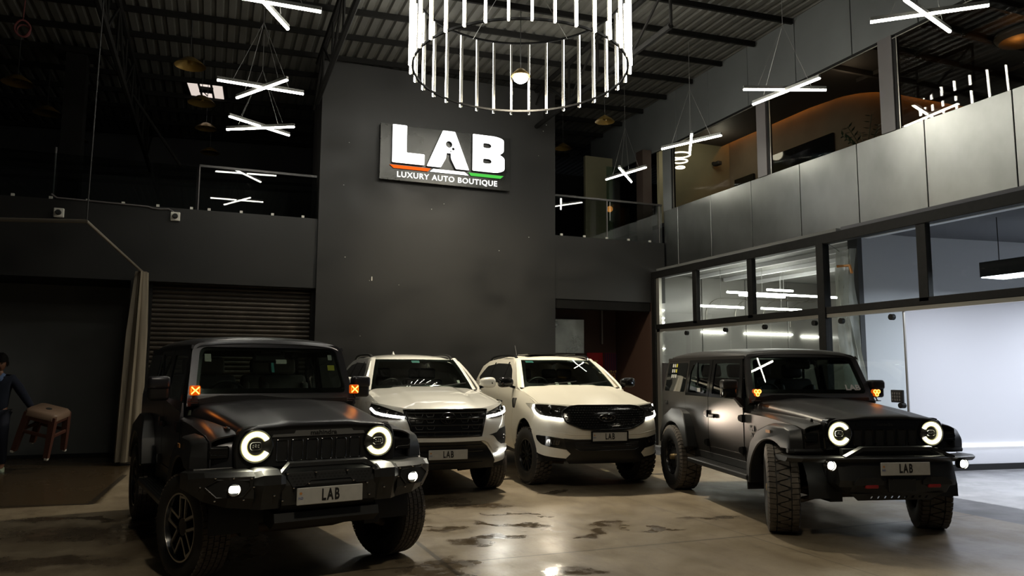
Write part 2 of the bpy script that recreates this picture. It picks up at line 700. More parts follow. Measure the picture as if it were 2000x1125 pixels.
    def line(x0, y0, x1, y1, w, c=0.85):
        """a narrow straight joint"""
        nonlocal base
        l = math.hypot(x1 - x0, y1 - y0)
        nx, ny = -(y1 - y0) / l, (x1 - x0) / l
        d = op('ABSOLUTE', op('ADD', op('ADD', op('MULTIPLY', sx.outputs[0], nx), op('MULTIPLY', sx.outputs[1], ny)), -(nx * x0 + ny * y0)), 0)
        t = op('ADD', op('ADD', op('MULTIPLY', sx.outputs[0], (x1 - x0) / l ** 2), op('MULTIPLY', sx.outputs[1], (y1 - y0) / l ** 2)),
               -((x1 - x0) * x0 + (y1 - y0) * y0) / l ** 2)
        inside = op('MULTIPLY', op('GREATER_THAN', t, 0.0), op('LESS_THAN', t, 1.0))
        base = mix(op('MULTIPLY', op('MULTIPLY', rng(d, w * 0.5, w, 1, 0), inside), c), base, (0.028, 0.022, 0.016))

    line(1.2, 6.3, 9.0, 6.3, 0.018, 0.7)
    line(1.9, 5.2, 1.75, 14.0, 0.03, 0.75)
    line(5.0, 2.0, 5.0, 14.5, 0.014, 0.45)
    line(-4.0, 10.95, -1.29, 10.5, 0.06, 0.9)
    line(-1.29, 10.47, -1.17, 13.2, 0.05, 0.9)
    # dark threshold strip in front of the glass, pale polished floor behind it
    edge = rng(sx.outputs[0], 8.12, 8.15, 0, 1)
    base = mix(edge, base, (0.07, 0.07, 0.075))
    inner = rng(sx.outputs[0], 9.02, 9.05, 0, 1)
    base = mix(inner, base, mix(rng(noise(2.0, 6), 0.4, 0.65, 0, 1), (0.27, 0.27, 0.28), (0.40, 0.40, 0.41)))
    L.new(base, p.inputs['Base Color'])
    ro = rng(noise(1.3, 7), 0.35, 0.7, 0.33, 0.55)
    ro2 = N.new('ShaderNodeMix')
    L.new(wet, ro2.inputs[0])
    L.new(ro, ro2.inputs[2])
    wr = rng(noise(5.0, 4), 0.4, 0.6, 0.08, 0.30)
    L.new(wr, ro2.inputs[3])
    ro3 = N.new('ShaderNodeMix')
    L.new(op('MAXIMUM', op('MULTIPLY', bay, 0.8), inner), ro3.inputs[0])
    L.new(ro2.outputs[0], ro3.inputs[2])
    ro3.inputs[3].default_value = 0.22
    L.new(ro3.outputs[0], p.inputs['Roughness'])
    b = N.new('ShaderNodeBump')
    b.inputs['Strength'].default_value = 0.12
    b.inputs['Distance'].default_value = 0.01
    L.new(op('MULTIPLY', op('MULTIPLY', noise(14, 8, 0.7), rng(wet, 0, 1, 1, 0.15)), rng(bay, 0, 1, 1, 0.05)), b.inputs['Height'])
    L.new(b.outputs[0], p.inputs['Normal'])
    return m


bm = bmesh.new()
vs = [bm.verts.new(p) for p in ((-10, -6, 0), (17, -6, 0), (17, 25, 0), (-10, 25, 0))]
bm.faces.new(vs)
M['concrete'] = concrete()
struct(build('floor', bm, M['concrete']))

# back wall: tower with the sign, pieces round the shutter, the wash bay and the store opening
wall('wall_back_tower', (1.78, V - 0.06, 0), (6.80, V + 1.2, 7.72), M['wall_black'])
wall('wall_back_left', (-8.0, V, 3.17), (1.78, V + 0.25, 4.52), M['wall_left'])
wall('wall_back_pier', (-1.40, V, 0), (-1.12, V + 0.5, 3.17), M['wall_dark'])
wall('wall_back_right', (6.80, V, 3.17), (9.60, V + 0.25, 4.56), M['wall_black'])
wall('wall_bay_back', (-8.0, 16.2, 0), (-1.40, 16.3, 3.4), M['bay_panel'])
wall('wall_bay_side', (-1.42, V + 0.3, 0), (-1.30, 16.3, 3.4), M['wall_dark'])
wall('ceiling_bay', (-8.0, V + 0.25, 3.17), (1.78, 16.4, 3.25), M['wall_dark'])
wall('wall_left', (-8.1, -2, 0), (-8.0, 23, 8.0), M['wall_dark'])
struct(box('baseboard_bay', (-4.7, 16.17, 0.03), (6.6, 0.05, 0.06), M['joint']))

# rolling shutter
bm = bmesh.new()
prof = []
z = 0.0
while z < 3.17:
    prof += [(0.0, z), (0.028, z + 0.018), (0.034, z + 0.045), (0.028, z + 0.066), (0.0, z + 0.078)]
    z += 0.085
a = [bm.verts.new((-1.12, V + 0.30 - d, h)) for d, h in prof]
b = [bm.verts.new((1.78, V + 0.30 - d, h)) for d, h in prof]
for i in range(len(prof) - 1):
    bm.faces.new((a[i], b[i], b[i + 1], a[i + 1]))
sh = struct(build('door_1', bm, M['shutter'], None, 20))
span_box('guide_rail', (-1.12, V + 0.18, 0), (-1.06, V + 0.34, 3.17), M['frame_black'], sh)
span_box('guide_rail', (1.72, V + 0.18, 0), (1.78, V + 0.34, 3.17), M['frame_black'], sh)
wall('wall_back_shutter', (-1.12, V + 0.36, 0), (1.78, V + 0.44, 3.2), M['wall_dark'])

# store behind the right-hand opening
wall('wall_store_back', (6.6, 16.4, 0), (9.7, 16.5, 3.3), M['brown'])
wall('wall_store_side', (9.20, V + 0.02, 0), (9.29, 16.4, 3.3), M['brown'])
wall('ceiling_store', (6.6, V + 0.25, 3.25), (9.7, 16.5, 3.3), M['wall_dark'])
wall('trim_store_shutter_box', (6.80, V + 0.02, 2.97), (9.22, V + 0.22, 3.17), M['steel_dark'])
o = span_box('steel_duct_box', (7.44, 16.18, 2.03), (8.22, 16.39, 2.84), M['steel_box'], None, 0.01)
tag(o, 'grey stainless steel box mounted high on the brown store wall', 'duct box')
o = span_box('pull_rod', (8.755, 16.30, 2.27), (8.785, 16.33, 3.25), M['alu'])
tag(o, 'thin pale rod hanging in front of the brown store wall', 'rod')

# mezzanine behind the balconies
wall('floor_mezzanine', (-8.0, V + 0.1, 4.30), (9.6, 23, 4.50), M['mezz'])
wall('wall_mezzanine_back', (-8.0, 21.0, 4.5), (16, 21.1, 7.75), M['mezz'])
o = wall('wall_mezzanine_cabinet', (-8.0, 18.6, 4.5), (1.5, 18.7, 5.9), M['mezz'])

# roof: corrugated sheets with ribs along the hall, on cross purlins
ZR = 8.05


def zroof(x):
    return ZR - 0.035 * (9.63 - x)


bm = bmesh.new()
x = -10.0
prof = []
while x < 16.0:
    prof += [(x, 0.0), (x + 0.10, 0.0), (x + 0.125, 0.045), (x + 0.175, 0.045), (x + 0.20, 0.0)]
    x += 0.20
a = [bm.verts.new((px, -6, zroof(px) + h)) for px, h in prof]
b = [bm.verts.new((px, 25, zroof(px) + h)) for px, h in prof]
for i in range(len(prof) - 1):
    bm.faces.new((a[i], a[i + 1], b[i + 1], b[i]))
struct(build('ceiling', bm, M['roof'], None, 0))
y = 3.15
n = 0
while y < 22:
    bm = bmesh.new()
    xa, xb = -9.0, 9.60
    p = []
    for yy, zz in ((0, -0.11), (0.05, -0.11), (0.05, -0.098), (0.012, -0.098), (0.012, -0.01), (0, -0.01)):
        p.append((yy, zz))
    bm_loft(bm, [[(xa, y + q[0], zroof(xa) + q[1]) for q in p], [(xb, y + q[0], zroof(xb) + q[1]) for q in p]])
    fix_normals(bm)
    n += 1
    struct(build('trim_purlin_%d' % n, bm, M['steel_dark']))
    y += 1.04


def truss(name, xx, y0, y1, zt, depth, label):
    bm = bmesh.new()
    bm_tube(bm, [(xx, y0, zt), (xx, y1, zt)], 0.05, 6)
    bm_tube(bm, [(xx, y0, zt - depth), (xx, y1, zt - depth)], 0.05, 6)
    k = 0
    yy = y0
    while yy < y1 - 0.6:
        bm_tube(bm, [(xx, yy, zt - depth), (xx, yy, zt)], 0.025, 6)
        bm_tube(bm, [(xx, yy, zt - depth if k % 2 else zt), (xx, yy + 1.2, zt if k % 2 else zt - depth)], 0.025, 6)
        yy += 1.2
        k += 1
    fix_normals(bm)
    o = build(name, bm, M['steel_dark'], None, 40)
    tag(o, label, 'truss')
    return o


truss('roof_truss', -1.65, 6.0, 20.5, zroof(-1.6) - 0.22, 0.9, 'dark steel roof truss running back over the left balcony beside the steel column')
truss('roof_truss', 1.66, 9.0, 14.6, zroof(1.6) - 0.22, 0.8, 'dark steel roof truss meeting the top of the black tower on its shutter side')
truss('roof_truss', 6.35, 9.5, 16.5, zroof(6.3) - 0.22, 0.8, 'dark steel roof truss above the hanging ring chandelier')

# steel column on the left balcony with brackets
col = struct(span_box('column_left', (-2.76, 15.5, 4.5), (-2.42, 15.85, zroof(-2.6) - 0.2), M['steel_dark']))
span_box('cap_plate', (-2.95, 15.4, 7.42), (-2.25, 15.95, 7.5), M['steel_dark'], col)
tube('brace', [(-2.2, 15.6, 7.6), (-0.75, 16.0, 5.6)], 0.03, M['steel_dark'], col)
tube('conduit', [(-2.80, 15.45, 5.6), (-2.80, 15.45, 4.52)], 0.018, M['frame_grey'], col)

# small bright roof vent with a fan
vz = zroof(-0.4) - 0.03
vq = [(-0.78, 16.90), (-0.04, 16.90), (0.01, 17.80), (-0.69, 17.90)]
w = struct(prism('window_vent_1', [(-0.86, 16.84), (0.02, 16.84), (0.07, 17.86), (-0.77, 17.96)], lambda a, b: (a, b, vz), lambda a, b: (a, b, vz + 0.05), M['frame_black']))


def vp(s_, t_):
    a = Vector(vq[0]).lerp(Vector(vq[1]), s_)
    b = Vector(vq[3]).lerp(Vector(vq[2]), s_)
    p = a.lerp(b, t_)
    return (p.x, p.y)


for k in range(3):
    s0, s1 = 0.02 + k * 0.34, 0.29 + k * 0.34
    prism('pane', [vp(s0, 0.02), vp(s1, 0.02), vp(s1, 0.98), vp(s0, 0.98)], lambda a, b: (a, b, vz - 0.012), lambda a, b: (a, b, vz - 0.002), emit_mat('sky_pane_%d' % k, (1.0, 0.86, 0.77), 0.95 if k == 1 else 0.75), w)
tube('fan_grid', [vp(0.4, 0.3) + (vz - 0.05,), vp(0.6, 0.3) + (vz - 0.05,), vp(0.5, 0.6) + (vz - 0.06,), vp(0.4, 0.3) + (vz - 0.05,)], 0.015, M['frame_black'], w)
c = vp(0.52, 0.2)
span_box('fan_motor', (c[0] - 0.14, c[1] - 0.10, vz - 0.10), (c[0] + 0.14, c[1] + 0.10, vz - 0.03), M['frame_black'], w)

# balcony glass
M['rail_dark'] = mat('dark_rail', (0.035, 0.034, 0.034), 0.4)


def rail_glass(name, xa, xb, z0, z1, label, top=True, posts=()):
    root = empty(name, ((xa + xb) / 2, V + 0.06, z0))
    tag(root, label, 'balustrade')
    span_box('glass_panel', (xa - root.location.x, -0.006, 0.0), (xb - root.location.x, 0.006, z1 - z0), M['glass_rail'], root)
    if top:
        span_box('top_rail', (xa - root.location.x, -0.025, z1 - z0), (xb - root.location.x, 0.025, z1 - z0 + 0.04), M['rail_dark'], root)
    for p in posts:
        span_box('post', (p - 0.009 - root.location.x, -0.03, 0), (p + 0.009 - root.location.x, -0.01, z1 - z0), M['frame_grey'], root)
    xx = xa + 0.2
    while xx < xb - 0.05:
        span_box('clamp', (xx - 0.025 - root.location.x, -0.03, 0.0), (xx + 0.025 - root.location.x, 0.02, 0.05), M['white_plastic'], root)
        xx += 0.56
    return root


rail_glass('glass_balustrade', -0.38, 1.74, 4.52, 5.34, 'smoked glass balcony rail with top bar over the rolling shutter, beside the black tower', True, (-0.37,))
rail_glass('glass_balustrade', -4.6, -0.42, 4.52, 5.34, 'smoked glass balcony rail in front of the steel column, without top bar', False)
rail_glass('glass_balustrade', 6.80, 9.58, 4.56, 5.44, 'smoked glass balcony rail with top bar above the brown store opening', True, (8.13, 9.5))

# upper right wall: cladding bands, windows and the lit room behind
JL = [14.28, 13.06, 11.77, 10.45, 9.15, 7.88, 6.55, 5.2, 3.9, 2.6]


def cladding(name, z0, z1, m, y_ends):
    bm = bmesh.new()
    e = [y_ends[0]] + [j for j in JL if y_ends[1] < j < y_ends[0]] + [y_ends[1]]
    for a, b in zip(e, e[1:]):
        span(bm, (U, b + 0.008, z0), (U + 0.04, a - 0.008, z1), 0.004)
    o = struct(build(name, bm, m, None, 30))
    return o


cladding('wall_right_lower_cladding', 3.86, 5.32, M['clad'], (14.86, 2.0))
cladding('wall_right_upper_cladding', 6.84, 8.10, M['clad_dark'], (18.5, 2.0))
wall('wall_right_core', (U + 0.045, 2.0, 3.95), (U + 0.12, 14.86, 5.30), M['joint'])
wall('wall_right_core_upper', (U + 0.045, 2.0, 6.86), (U + 0.12, 18.5, 8.1), M['joint'])
wall('wall_right_end', (U, 14.52, 5.32), (U + 0.12, 14.86, 6.84), M['clad_dark'])
k = 0
for a, b in ((14.5, 11.55), (11.25, 8.62), (8.36, 5.3), (5.1, 2.0)):
    k += 1
    w = struct(empty('window_%d' % k, (U + 0.03, (a + b) / 2, 5.32)))
    l = (a - b) / 2
    span_box('pane', (-0.005, -l, 0), (0.005, l, 1.52), M['glass_low'] if k < 3 else M['glass_up'], w)
    span_box('top_frame', (-0.03, -l, 1.48), (0.03, l, 1.52), M['frame_black'], w)
    span_box('side_frame', (-0.03, l - 0.06, 0), (0.03, l, 1.50), M['frame_black'], w)
    span_box('sealing_strip', (-0.035, l - 0.085, 0), (-0.025, l - 0.07, 1.48), M['alu'], w)
    span_box('sealing_strip', (-0.035, -l, 1.455), (-0.025, l, 1.47), M['alu'], w)
for k, yy in enumerate((11.40, 8.49, 5.2)):
    wall('column_right_%d' % (k + 1), (U - 0.02, yy - 0.13, 5.32), (U + 0.10, yy + 0.13, 6.84), M['frame_grey'])

M['up_ceiling'] = mat('dark_slatted_ceiling', (0.035, 0.028, 0.024), 0.7)
M['taupe'] = mat('taupe_plaster', (0.16, 0.125, 0.085), 0.8, noise=0.12, nscale=2)
M['olive'] = mat('olive_plaster', (0.20, 0.18, 0.11), 0.75, noise=0.12, nscale=1.5)
M['amber_led'] = emit_mat('amber_cove_light', (1.0, 0.33, 0.05), 15.0)
M['warm_ring'] = emit_mat('warm_ring_reflection', (1.0, 0.93, 0.72), 4.0)
wall('floor_upper_room', (U + 0.12, 2.0, 5.0), (15.5, 18.5, 5.1), M['dark_plain'])
wall('wall_upper_room_back', (15.4, 2.0, 5.0), (15.5, 18.5, 7.6), M['dark_plain'])
wall('wall_upper_room_end', (U + 0.12, 15.2, 5.0), (15.5, 15.3, 7.6), M['olive'])
# curved partition, its top washed by a hidden amber strip
path = [(11.80, 15.2), (11.80, 12.2)]
for i in range(9):
    t = i / 8 * PI / 2
    path.append((12.6 - 0.8 * math.cos(t), 11.9 - 0.8 * math.sin(t)))
path.append((15.3, 11.1))
bm = bmesh.new()
prev = None
zt = 7.60
secs = []
for i, (px_, py_) in enumerate(path):
    secs.append([(px_, py_, 5.1), (px_, py_, zt), (px_ + 0.12, py_ + 0.12, zt), (px_ + 0.12, py_ + 0.12, 5.1)])
bm_loft(bm, secs)
fix_normals(bm)
struct(build('wall_upper_partition', bm, M['taupe'], None, 40))
tube('trim_cove_strip', [(p[0] - 0.07 if i < 2 else p[0] - 0.045, p[1] - (0 if i < 2 else 0.06), 7.40) for i, p in enumerate(path)], 0.016, M['amber_led'])['kind'] = 'structure'
# ceiling of the upper room: it stops short of the partition and hides the amber strip from below
edge = [(p[0] - 0.22 if i < 2 else p[0] - 0.14, p[1] - (0 if i < 2 else 0.19)) for i, p in enumerate(path)]
poly = [(U + 0.13, 15.2)] + edge + [(15.4, 2.0), (U + 0.13, 2.0)]
bm = bmesh.new()
bm_prism(bm, poly, lambda a, b: (a, b, 7.20), lambda a, b: (a, b, 7.26))
fix_normals(bm)
for i in range(9):
    span(bm, (U + 0.2, 3 + i * 0.9, 7.10), (15.3, 3.06 + i * 0.9, 7.2))
for i in range(5):
    span(bm, (U + 0.5 + i * 1.1, 2, 7.13), (U + 0.56 + i * 1.1, 10.6, 7.2))
struct(build('ceiling_upper_room', bm, M['up_ceiling'], None, 30))
wall('ceiling_upper_slab', (U + 0.12, 2.0, 7.60), (15.5, 18.5, 7.65), M['dark_plain'])
w = struct(span_box('window_5', (11.74, 11.75, 5.1), (11.79, 13.75, 6.55), mat('dark_glass_wall', (0.006, 0.006, 0.006), 0.05)))
w = struct(span_box('door_2', (11.74, 14.25, 5.1), (11.79, 14.95, 6.30), MATS['dark_glass_wall']))
wall('wall_upper_corner', (12.6, 6.9, 5.1), (12.8, 7.9, 7.2), M['taupe'])
o = lathe('cove_dome', [(0.0, 0.0), (0.35, 0.02), (0.42, 0.10), (0.40, 0.16)], M['taupe'], None, 'z', 24, (12.2, 8.05, 7.03))
tag(o, 'rounded amber-lit ceiling bowl beyond the upper window', 'ceiling bowl')
lamp('upper_amber', 'POINT', (12.0, 8.0, 6.95), 3.0, (1.0, 0.4, 0.08), 0.1)
lamp('upper_taupe_fill', 'POINT', (10.6, 10.2, 6.8), 5, (1.0, 0.80, 0.55), 0.15)  # added warm fill without a fixture, brightens the taupe partition
lamp('upper_olive', 'POINT', (10.9, 14.4, 6.9), 8, (1.0, 0.92, 0.7), 0.15)
for i, r in enumerate((0.24, 0.17, 0.10)):  # glowing rings built to imitate a tiered lamp's reflection
    o = tube('ring_reflection', [(10.02 + r * math.cos(t), 14.72 + r * math.sin(t), 6.68 - i * 0.15) for t in [2 * PI * q / 24 for q in range(24)]], 0.018, M['warm_ring'], None, 8, True)
    tag(o, ('largest, topmost', 'middle', 'smallest, lowest')[i] + ' glowing ring imitating a tiered lamp reflected in the far upper window', 'ring reflection', 'rings imitating a reflected lamp')
    tube('hanging_wire', [(10.02 + r, 14.72, 6.68 - i * 0.15), (10.02 + r * 0.3, 14.72, 7.2)], 0.004, M['wire'], o, 5)
o = empty('security_camera', (11.3, 15.15, 6.70))
tag(o, 'small dark camera on the wall of the upper room', 'camera')
span_box('bracket', (-0.03, -0.03, 0), (0.03, 0.05, 0.06), M['dark_plain'], o)
span_box('camera_body', (-0.06, -0.24, -0.06), (0.06, -0.03, 0.03), M['dark_plain'], o, 0.012)

# leafy plant on the upper sill
pl = empty('potted_plant', (10.6, 9.85, 5.1))
tag(pl, 'dark leafy plant standing behind the upper window sill', 'plant')
lathe('pot', [(0, 0), (0.13, 0.0), (0.17, 0.30), (0.15, 0.30), (0.13, 0.26), (0, 0.26)], M['dark_plain'], pl, 'z', 20)
M['leaf'] = mat('dark_leaf', (0.025, 0.045, 0.022), 0.5)
bm = bmesh.new()
rnd = random.Random(4)
for s in range(9):
    az = s * 2.4
    lean = 0.25 + 0.35 * rnd.random()
    tip = Vector((math.cos(az) * lean, math.sin(az) * lean, 0.55 + 0.3 * rnd.random()))
    st = [Vector((0, 0, 0.26)) + tip * t - Vector((0, 0, 0.12)) * t * t for t in (0, 0.3, 0.6, 1)]
    bm_tube(bm, st, 0.006, 5)
    for t in (0.35, 0.5, 0.65, 0.8, 0.95):
        for sd in (-1, 1):
            p = Vector((0, 0, 0.26)) + tip * t - Vector((0, 0, 0.12)) * t * t
            side = Vector((-math.sin(az), math.cos(az), 0.4)) * sd
            d = (side + tip * 0.6).normalized()
            w_ = Vector((d.y, -d.x, 0)).normalized() * 0.022
            q = [p, p + d * 0.06 + w_, p + d * 0.13, p + d * 0.06 - w_]
            bm.faces.new([bm.verts.new(x_) for x_ in q])
build('foliage', bm, M['leaf'], pl, 40)

# mezzanine glass door at the far right
dr = struct(empty('door_3', (8.76, 16.0, 4.5)))
span_box('pane', (0, -0.006, 0), (0.62, 0.006, 2.1), M['glass_green'], dr)
tube('handle', [(0.06, -0.05, 0.75), (0.06, -0.05, 1.25)], 0.014, M['alu'], dr)
wall('wall_mezzanine_olive', (8.8, 17.2, 4.5), (9.6, 17.3, 7.2), M['olive'])
wall('column_mezzanine', (9.36, 15.3, 4.5), (9.6, 15.6, 6.9), mat('dark_brown_column', (0.03, 0.018, 0.013), 0.7))

# ---------------------------------------------------------------- ground-level glass front on the right
# posts and beams of the steel frame
FR = [('trim_frame_top', (G - 0.04, 2.0, 3.70), (G + 0.10, 14.78, 3.86)), ('trim_frame_transom', (G - 0.03, 2.0, 2.55), (G + 0.07, 14.78, 2.66)),
      ('trim_frame_post_1', (G - 0.04, 14.62, 0), (G + 0.06, 14.78, 3.72)), ('trim_frame_post_2', (G - 0.03, 13.06, 2.6), (G + 0.07, 13.20, 3.72)),
      ('trim_frame_post_3', (G - 0.03, 11.32, 2.6), (G + 0.07, 11.46, 3.72)), ('trim_frame_post_4', (G - 0.05, 9.53, 0), (G + 0.09, 9.69, 3.72)),
      ('trim_frame_post_5', (G - 0.03, 7.62, 2.6), (G + 0.07, 7.78, 3.72)), ('trim_frame_post_6', (G - 0.03, 5.4, 2.6), (G + 0.07, 5.56, 3.72))]
for nme, a, b in FR:
    struct(span_box(nme, a, b, M['frame_black'], None, 0.006))
struct(span_box('trim_door_track', (G - 0.02, 2.0, 2.49), (G + 0.06, 14.62, 2.548), M['alu']))
struct(span_box('trim_frame_inner_post', (G - 0.02, 14.48, 0), (G + 0.05, 14.60, 3.7), M['alu']))
k = 5
for a, b in ((14.62, 13.20), (13.06, 11.46), (11.32, 9.69), (9.53, 7.78), (7.62, 5.56)):
    k += 1
    struct(span_box('window_%d' % k, (G + 0.012, b, 2.66), (G + 0.022, a, 3.70), M['glass']))
k = 3
for a, b in ((14.6, 13.35), (13.33, 12.05), (12.03, 10.92), (10.90, 9.70), (9.52, 8.10)):
    k += 1
    d = struct(span_box('door_%d' % k, (G + 0.012, b, 0.02), (G + 0.024, a, 2.50), M['glass'] if k < 8 else M['glass']))
    lathe('patch_fitting', [(0, -0.03), (0.045, -0.03), (0.045, 0.03), (0, 0.03)], M['frame_black'], d, 'x', 16, None, (G, (b + 0.12) if k != 8 else 9.24, 2.42))
    if k == 8:
        lathe('patch_fitting', [(0, -0.03), (0.045, -0.03), (0.045, 0.03), (0, 0.03)], M['frame_black'], d, 'x', 16, None, (G, 8.28, 2.42))
        lathe('lock_knob', [(0, -0.05), (0.04, -0.05), (0.04, 0.03), (0, 0.03)], M['frame_black'], d, 'x', 16, None, (G, 8.17, 1.14))
        span_box('edge_seal', (G + 0.005, 8.08, 0.02), (G + 0.03, 8.10, 2.5), M['alu'], d)
kp = span_box('keypad', (G - 0.035, 8.14, 1.18), (G + 0.01, 8.34, 1.36), M['dark_plain'], None, 0.006)
tag(kp, 'small dark keypad box fixed to the glass door near its knob', 'keypad')
bm = bmesh.new()
for i in range(3):
    for j in range(4):
        span(bm, (G - 0.042, 8.17 + j * 0.04, 1.205 + i * 0.045), (G - 0.034, 8.195 + j * 0.04, 1.235 + i * 0.045))
build('keys', bm, M['frame_grey'], kp)

# rooms behind the glass
M['partition_face'] = M['white_wall']
pA, pB = Vector((9.92, 9.42, 0)), Vector((16.5, 8.56, 0))
dv = (pB - pA).normalized()
nv = Vector((-dv.y, dv.x, 0))
bm = bmesh.new()
vsb = []
pts = [pA, pB, pB + nv * 0.14, pA + nv * 0.14]
bm_prism(bm, [(p.x, p.y) for p in pts], lambda a, b: (a, b, 0), lambda a, b: (a, b, 4.2))
fix_normals(bm)
struct(build('wall_showroom', bm, M['white_wall']))
struct(box('baseboard_showroom', tuple((pA + pB) / 2 - nv * 0.012 + Vector((0, 0, 0.05))), ((pB - pA).length, 0.02, 0.10), M['joint'], None, 0,
           Matrix.Rotation(math.atan2(dv.y, dv.x), 3, 'Z')))
struct(box('wall_partition_end', (9.86, 9.50, 2.1), (0.10, 0.20, 4.2), mat('dark_reveal', (0.045, 0.045, 0.047), 0.6)))
o = box('led_skirting_strip', tuple((pA + pB) / 2 - nv * 0.025 + Vector((0, 0, 0.40))), (6.0, 0.03, 0.03), emit_mat('skirting_glow', (0.92, 0.96, 1.0), 3.0), None, 0, Matrix.Rotation(math.atan2(dv.y, dv.x), 3, 'Z'))
tag(o, 'long glowing white strip low on the white showroom wall', 'light strip')
wall('wall_showroom_right', (16.4, 2.0, 0), (16.5, 8.6, 4.2), M['white_wall'])
wall('ceiling_showroom', (G + 0.12, 2.0, 3.90), (16.5, 9.3, 3.95), mat('grey_showroom_ceiling', (0.10, 0.10, 0.11), 0.7))
wall('trim_showroom_ceiling_beam', (G + 0.5, 2.0, 3.78), (G + 0.62, 9.2, 3.90), M['white_wall'])
wall('ceiling_wash_room', (G + 0.12, 9.4, 3.90), (16.5, 16.5, 3.95), mat('grey_wash_ceiling', (0.14, 0.14, 0.13), 0.6))
bm = bmesh.new()
for i in range(5):
    span(bm, (9.7 + i * 1.3, 15.35, 0), (10.98 + i * 1.3, 15.45, 3.9), 0.01)
struct(build('wall_wash_room_back', bm, M['grey_wall']))
wall('wall_wash_room_right', (14.6, 9.4, 0), (14.7, 15.4, 3.9), M['grey_wall'])
wall('wall_wash_room_left', (9.30, 15.0, 0), (9.7, 15.44, 3.9), M['grey_wall'])

# hanging black box light in the showroom
bl = empty('box_light', (10.85, 6.6, 3.03))
tag(bl, 'black rectangular box light hanging in the bright showroom', 'hanging light')
bm = bmesh.new()
span(bm, (-0.25, -1.28, 0), (0.25, 1.28, 0.22), 0.004)
build('housing', bm, M['dark_plain'], bl)
span_box('diffuser', (-0.235, -1.265, -0.012), (0.235, 1.265, -0.001), M['cool_on'], bl)
tube('suspension_cable', [(-0.2, 1.0, 0.22), (-0.2, 1.0, 0.86)], 0.006, M['cable'], bl)
tube('suspension_cable', [(0.2, -1.0, 0.22), (0.2, -1.0, 0.86)], 0.006, M['cable'], bl)

b2_ = copy_tree(bl)  # fixture added for the unseen fill lamp
b2_.location = (13.6, 6.4, 3.03)
b2_['label'] = 'added black box light, unseen deeper in the showroom, brightening its white wall'

# led tubes of the wash room: hung under the ceiling, wall strips and imitated reflections
TU = [((9.56, 10.75), 13.5, 3.01), ((11.23, 12.34), 13.5, 3.01), ((10.39, 13.48), 13.58, 3.345), ((10.49, 11.71), 13.3, 3.26), ((11.57, 12.3), 13.7, 3.46)]
places = ['lowest of the hung tubes, towards the back wall', 'second of the low hung tubes', 'longest of the hung tubes', 'just below the longest tube', 'shortest and highest hung']
for i, ((xa, xb), yy, zz) in enumerate(TU):
    o = tube('led_tube', [(xa, yy, zz), (xb, yy, zz)], 0.024, M['room_tube'], None, 8)
    tag(o, 'white tube in the glass wash room, ' + places[i], 'light tube', 'tubes hung in the wash room')
    tube('hanging_wire', [((xa + xb) / 2, yy, zz), ((xa + xb) / 2, yy, 3.9)], 0.004, M['wire'], o, 5)
WS = [((10.96, 11.65), 2.57, 'imitated tube reflection by the glass door post'), ((12.22, 13.7), 2.56, 'imitated tube reflection, middle and longest'), ((14.0, 14.55), 2.52, 'imitated tube reflection beside the plastic sheet'),  # back-wall strips glow in place of tube reflections in the gloss panels
      ((9.36, 9.69), 1.72, 'lowest light strip, above the orange lettered board')]
for (xa, xb), zz, t in WS:
    yy = 15.31 if xa > 9.7 else 14.96
    o = span_box('light_and_reflection_strip', (xa, yy, zz - 0.02), (xb, yy + 0.035, zz + 0.02), M['room_tube'])
    tag(o, 'white strip on the grey wash room wall, ' + t, 'light strip', 'wall strips of the wash room')
for i, zz in enumerate((3.02, 2.84, 2.74, 2.70, 2.14)):
    o = span_box('light_and_reflection_strip', (9.38 + (0.06 if i in (1, 2) else 0), 14.96, zz - 0.012), (9.68, 14.99, zz + 0.012), M['room_tube'])
    tag(o, 'short light strip behind the corner pane, ' + ('topmost of five', 'second from top of five', 'third from top of five', 'fourth from top of five', 'lowest of five')[i], 'light strip', 'short strips behind the corner pane')
# arched tubes imitating curved reflected lines on the grey wall
for i in range(4):
    x0 = 11.1 + i * 0.85
    pth = [(x0, 15.33, 2.75)] + [(x0 + 0.55 - 0.55 * math.cos(t), 15.33, 3.0 + 0.42 * math.sin(t)) for t in [PI / 2 * q / 8 for q in range(9)]] + [(14.5, 15.33, 3.42 + 0.06 * i)]
    struct(tube('trim_arch_reflection_%d' % (i + 1), pth, 0.008, M['alu'], None, 6))

for i, xb in enumerate((9.9, 10.7, 11.6, 12.6)):
    struct(span_box('trim_ceiling_beam_%d' % (i + 1), (xb, 9.6, 3.82), (xb + 0.07, 15.3, 3.90), M['white_wall']))
# folded clear plastic sheet hanging behind the glass
M['plastic'] = mat('cloudy_plastic', (0.78, 0.78, 0.72), 0.25, noise=0.1, nscale=5)
M['plastic'].node_tree.nodes['Principled BSDF'].inputs['Alpha'].default_value = 0.42
ps = empty('hanging_plastic_sheet', (9.62, 9.66, 0.4))
tag(ps, 'crumpled clear plastic sheet hanging behind the glass front', 'plastic sheet')
rnd = random.Random(2)
bm = bmesh.new()
rows = []
for j in range(26):
    z_ = 3.22 - j * 0.128
    row = []
    for i in range(22):
        s_ = i / 21
        row.append(bm.verts.new((0.05 * math.sin(s_ * 26 + 0.4 * j * 0.3) + 0.03 * math.sin(j * 0.7 + i), -0.48 * s_ * (0.75 + 0.25 * j / 25) + 0.06 * math.sin(j * 0.25), z_)))
    rows.append(row)
for j in range(25):
    for i in range(21):
        bm.faces.new((rows[j][i], rows[j][i + 1], rows[j + 1][i + 1], rows[j + 1][i]))
build('sheet', bm, M['plastic'], ps, 60)
tube('hook', [(-0.03, -0.1, 3.2), (-0.30, -0.05, 3.36)], 0.008, M['wire'], ps)
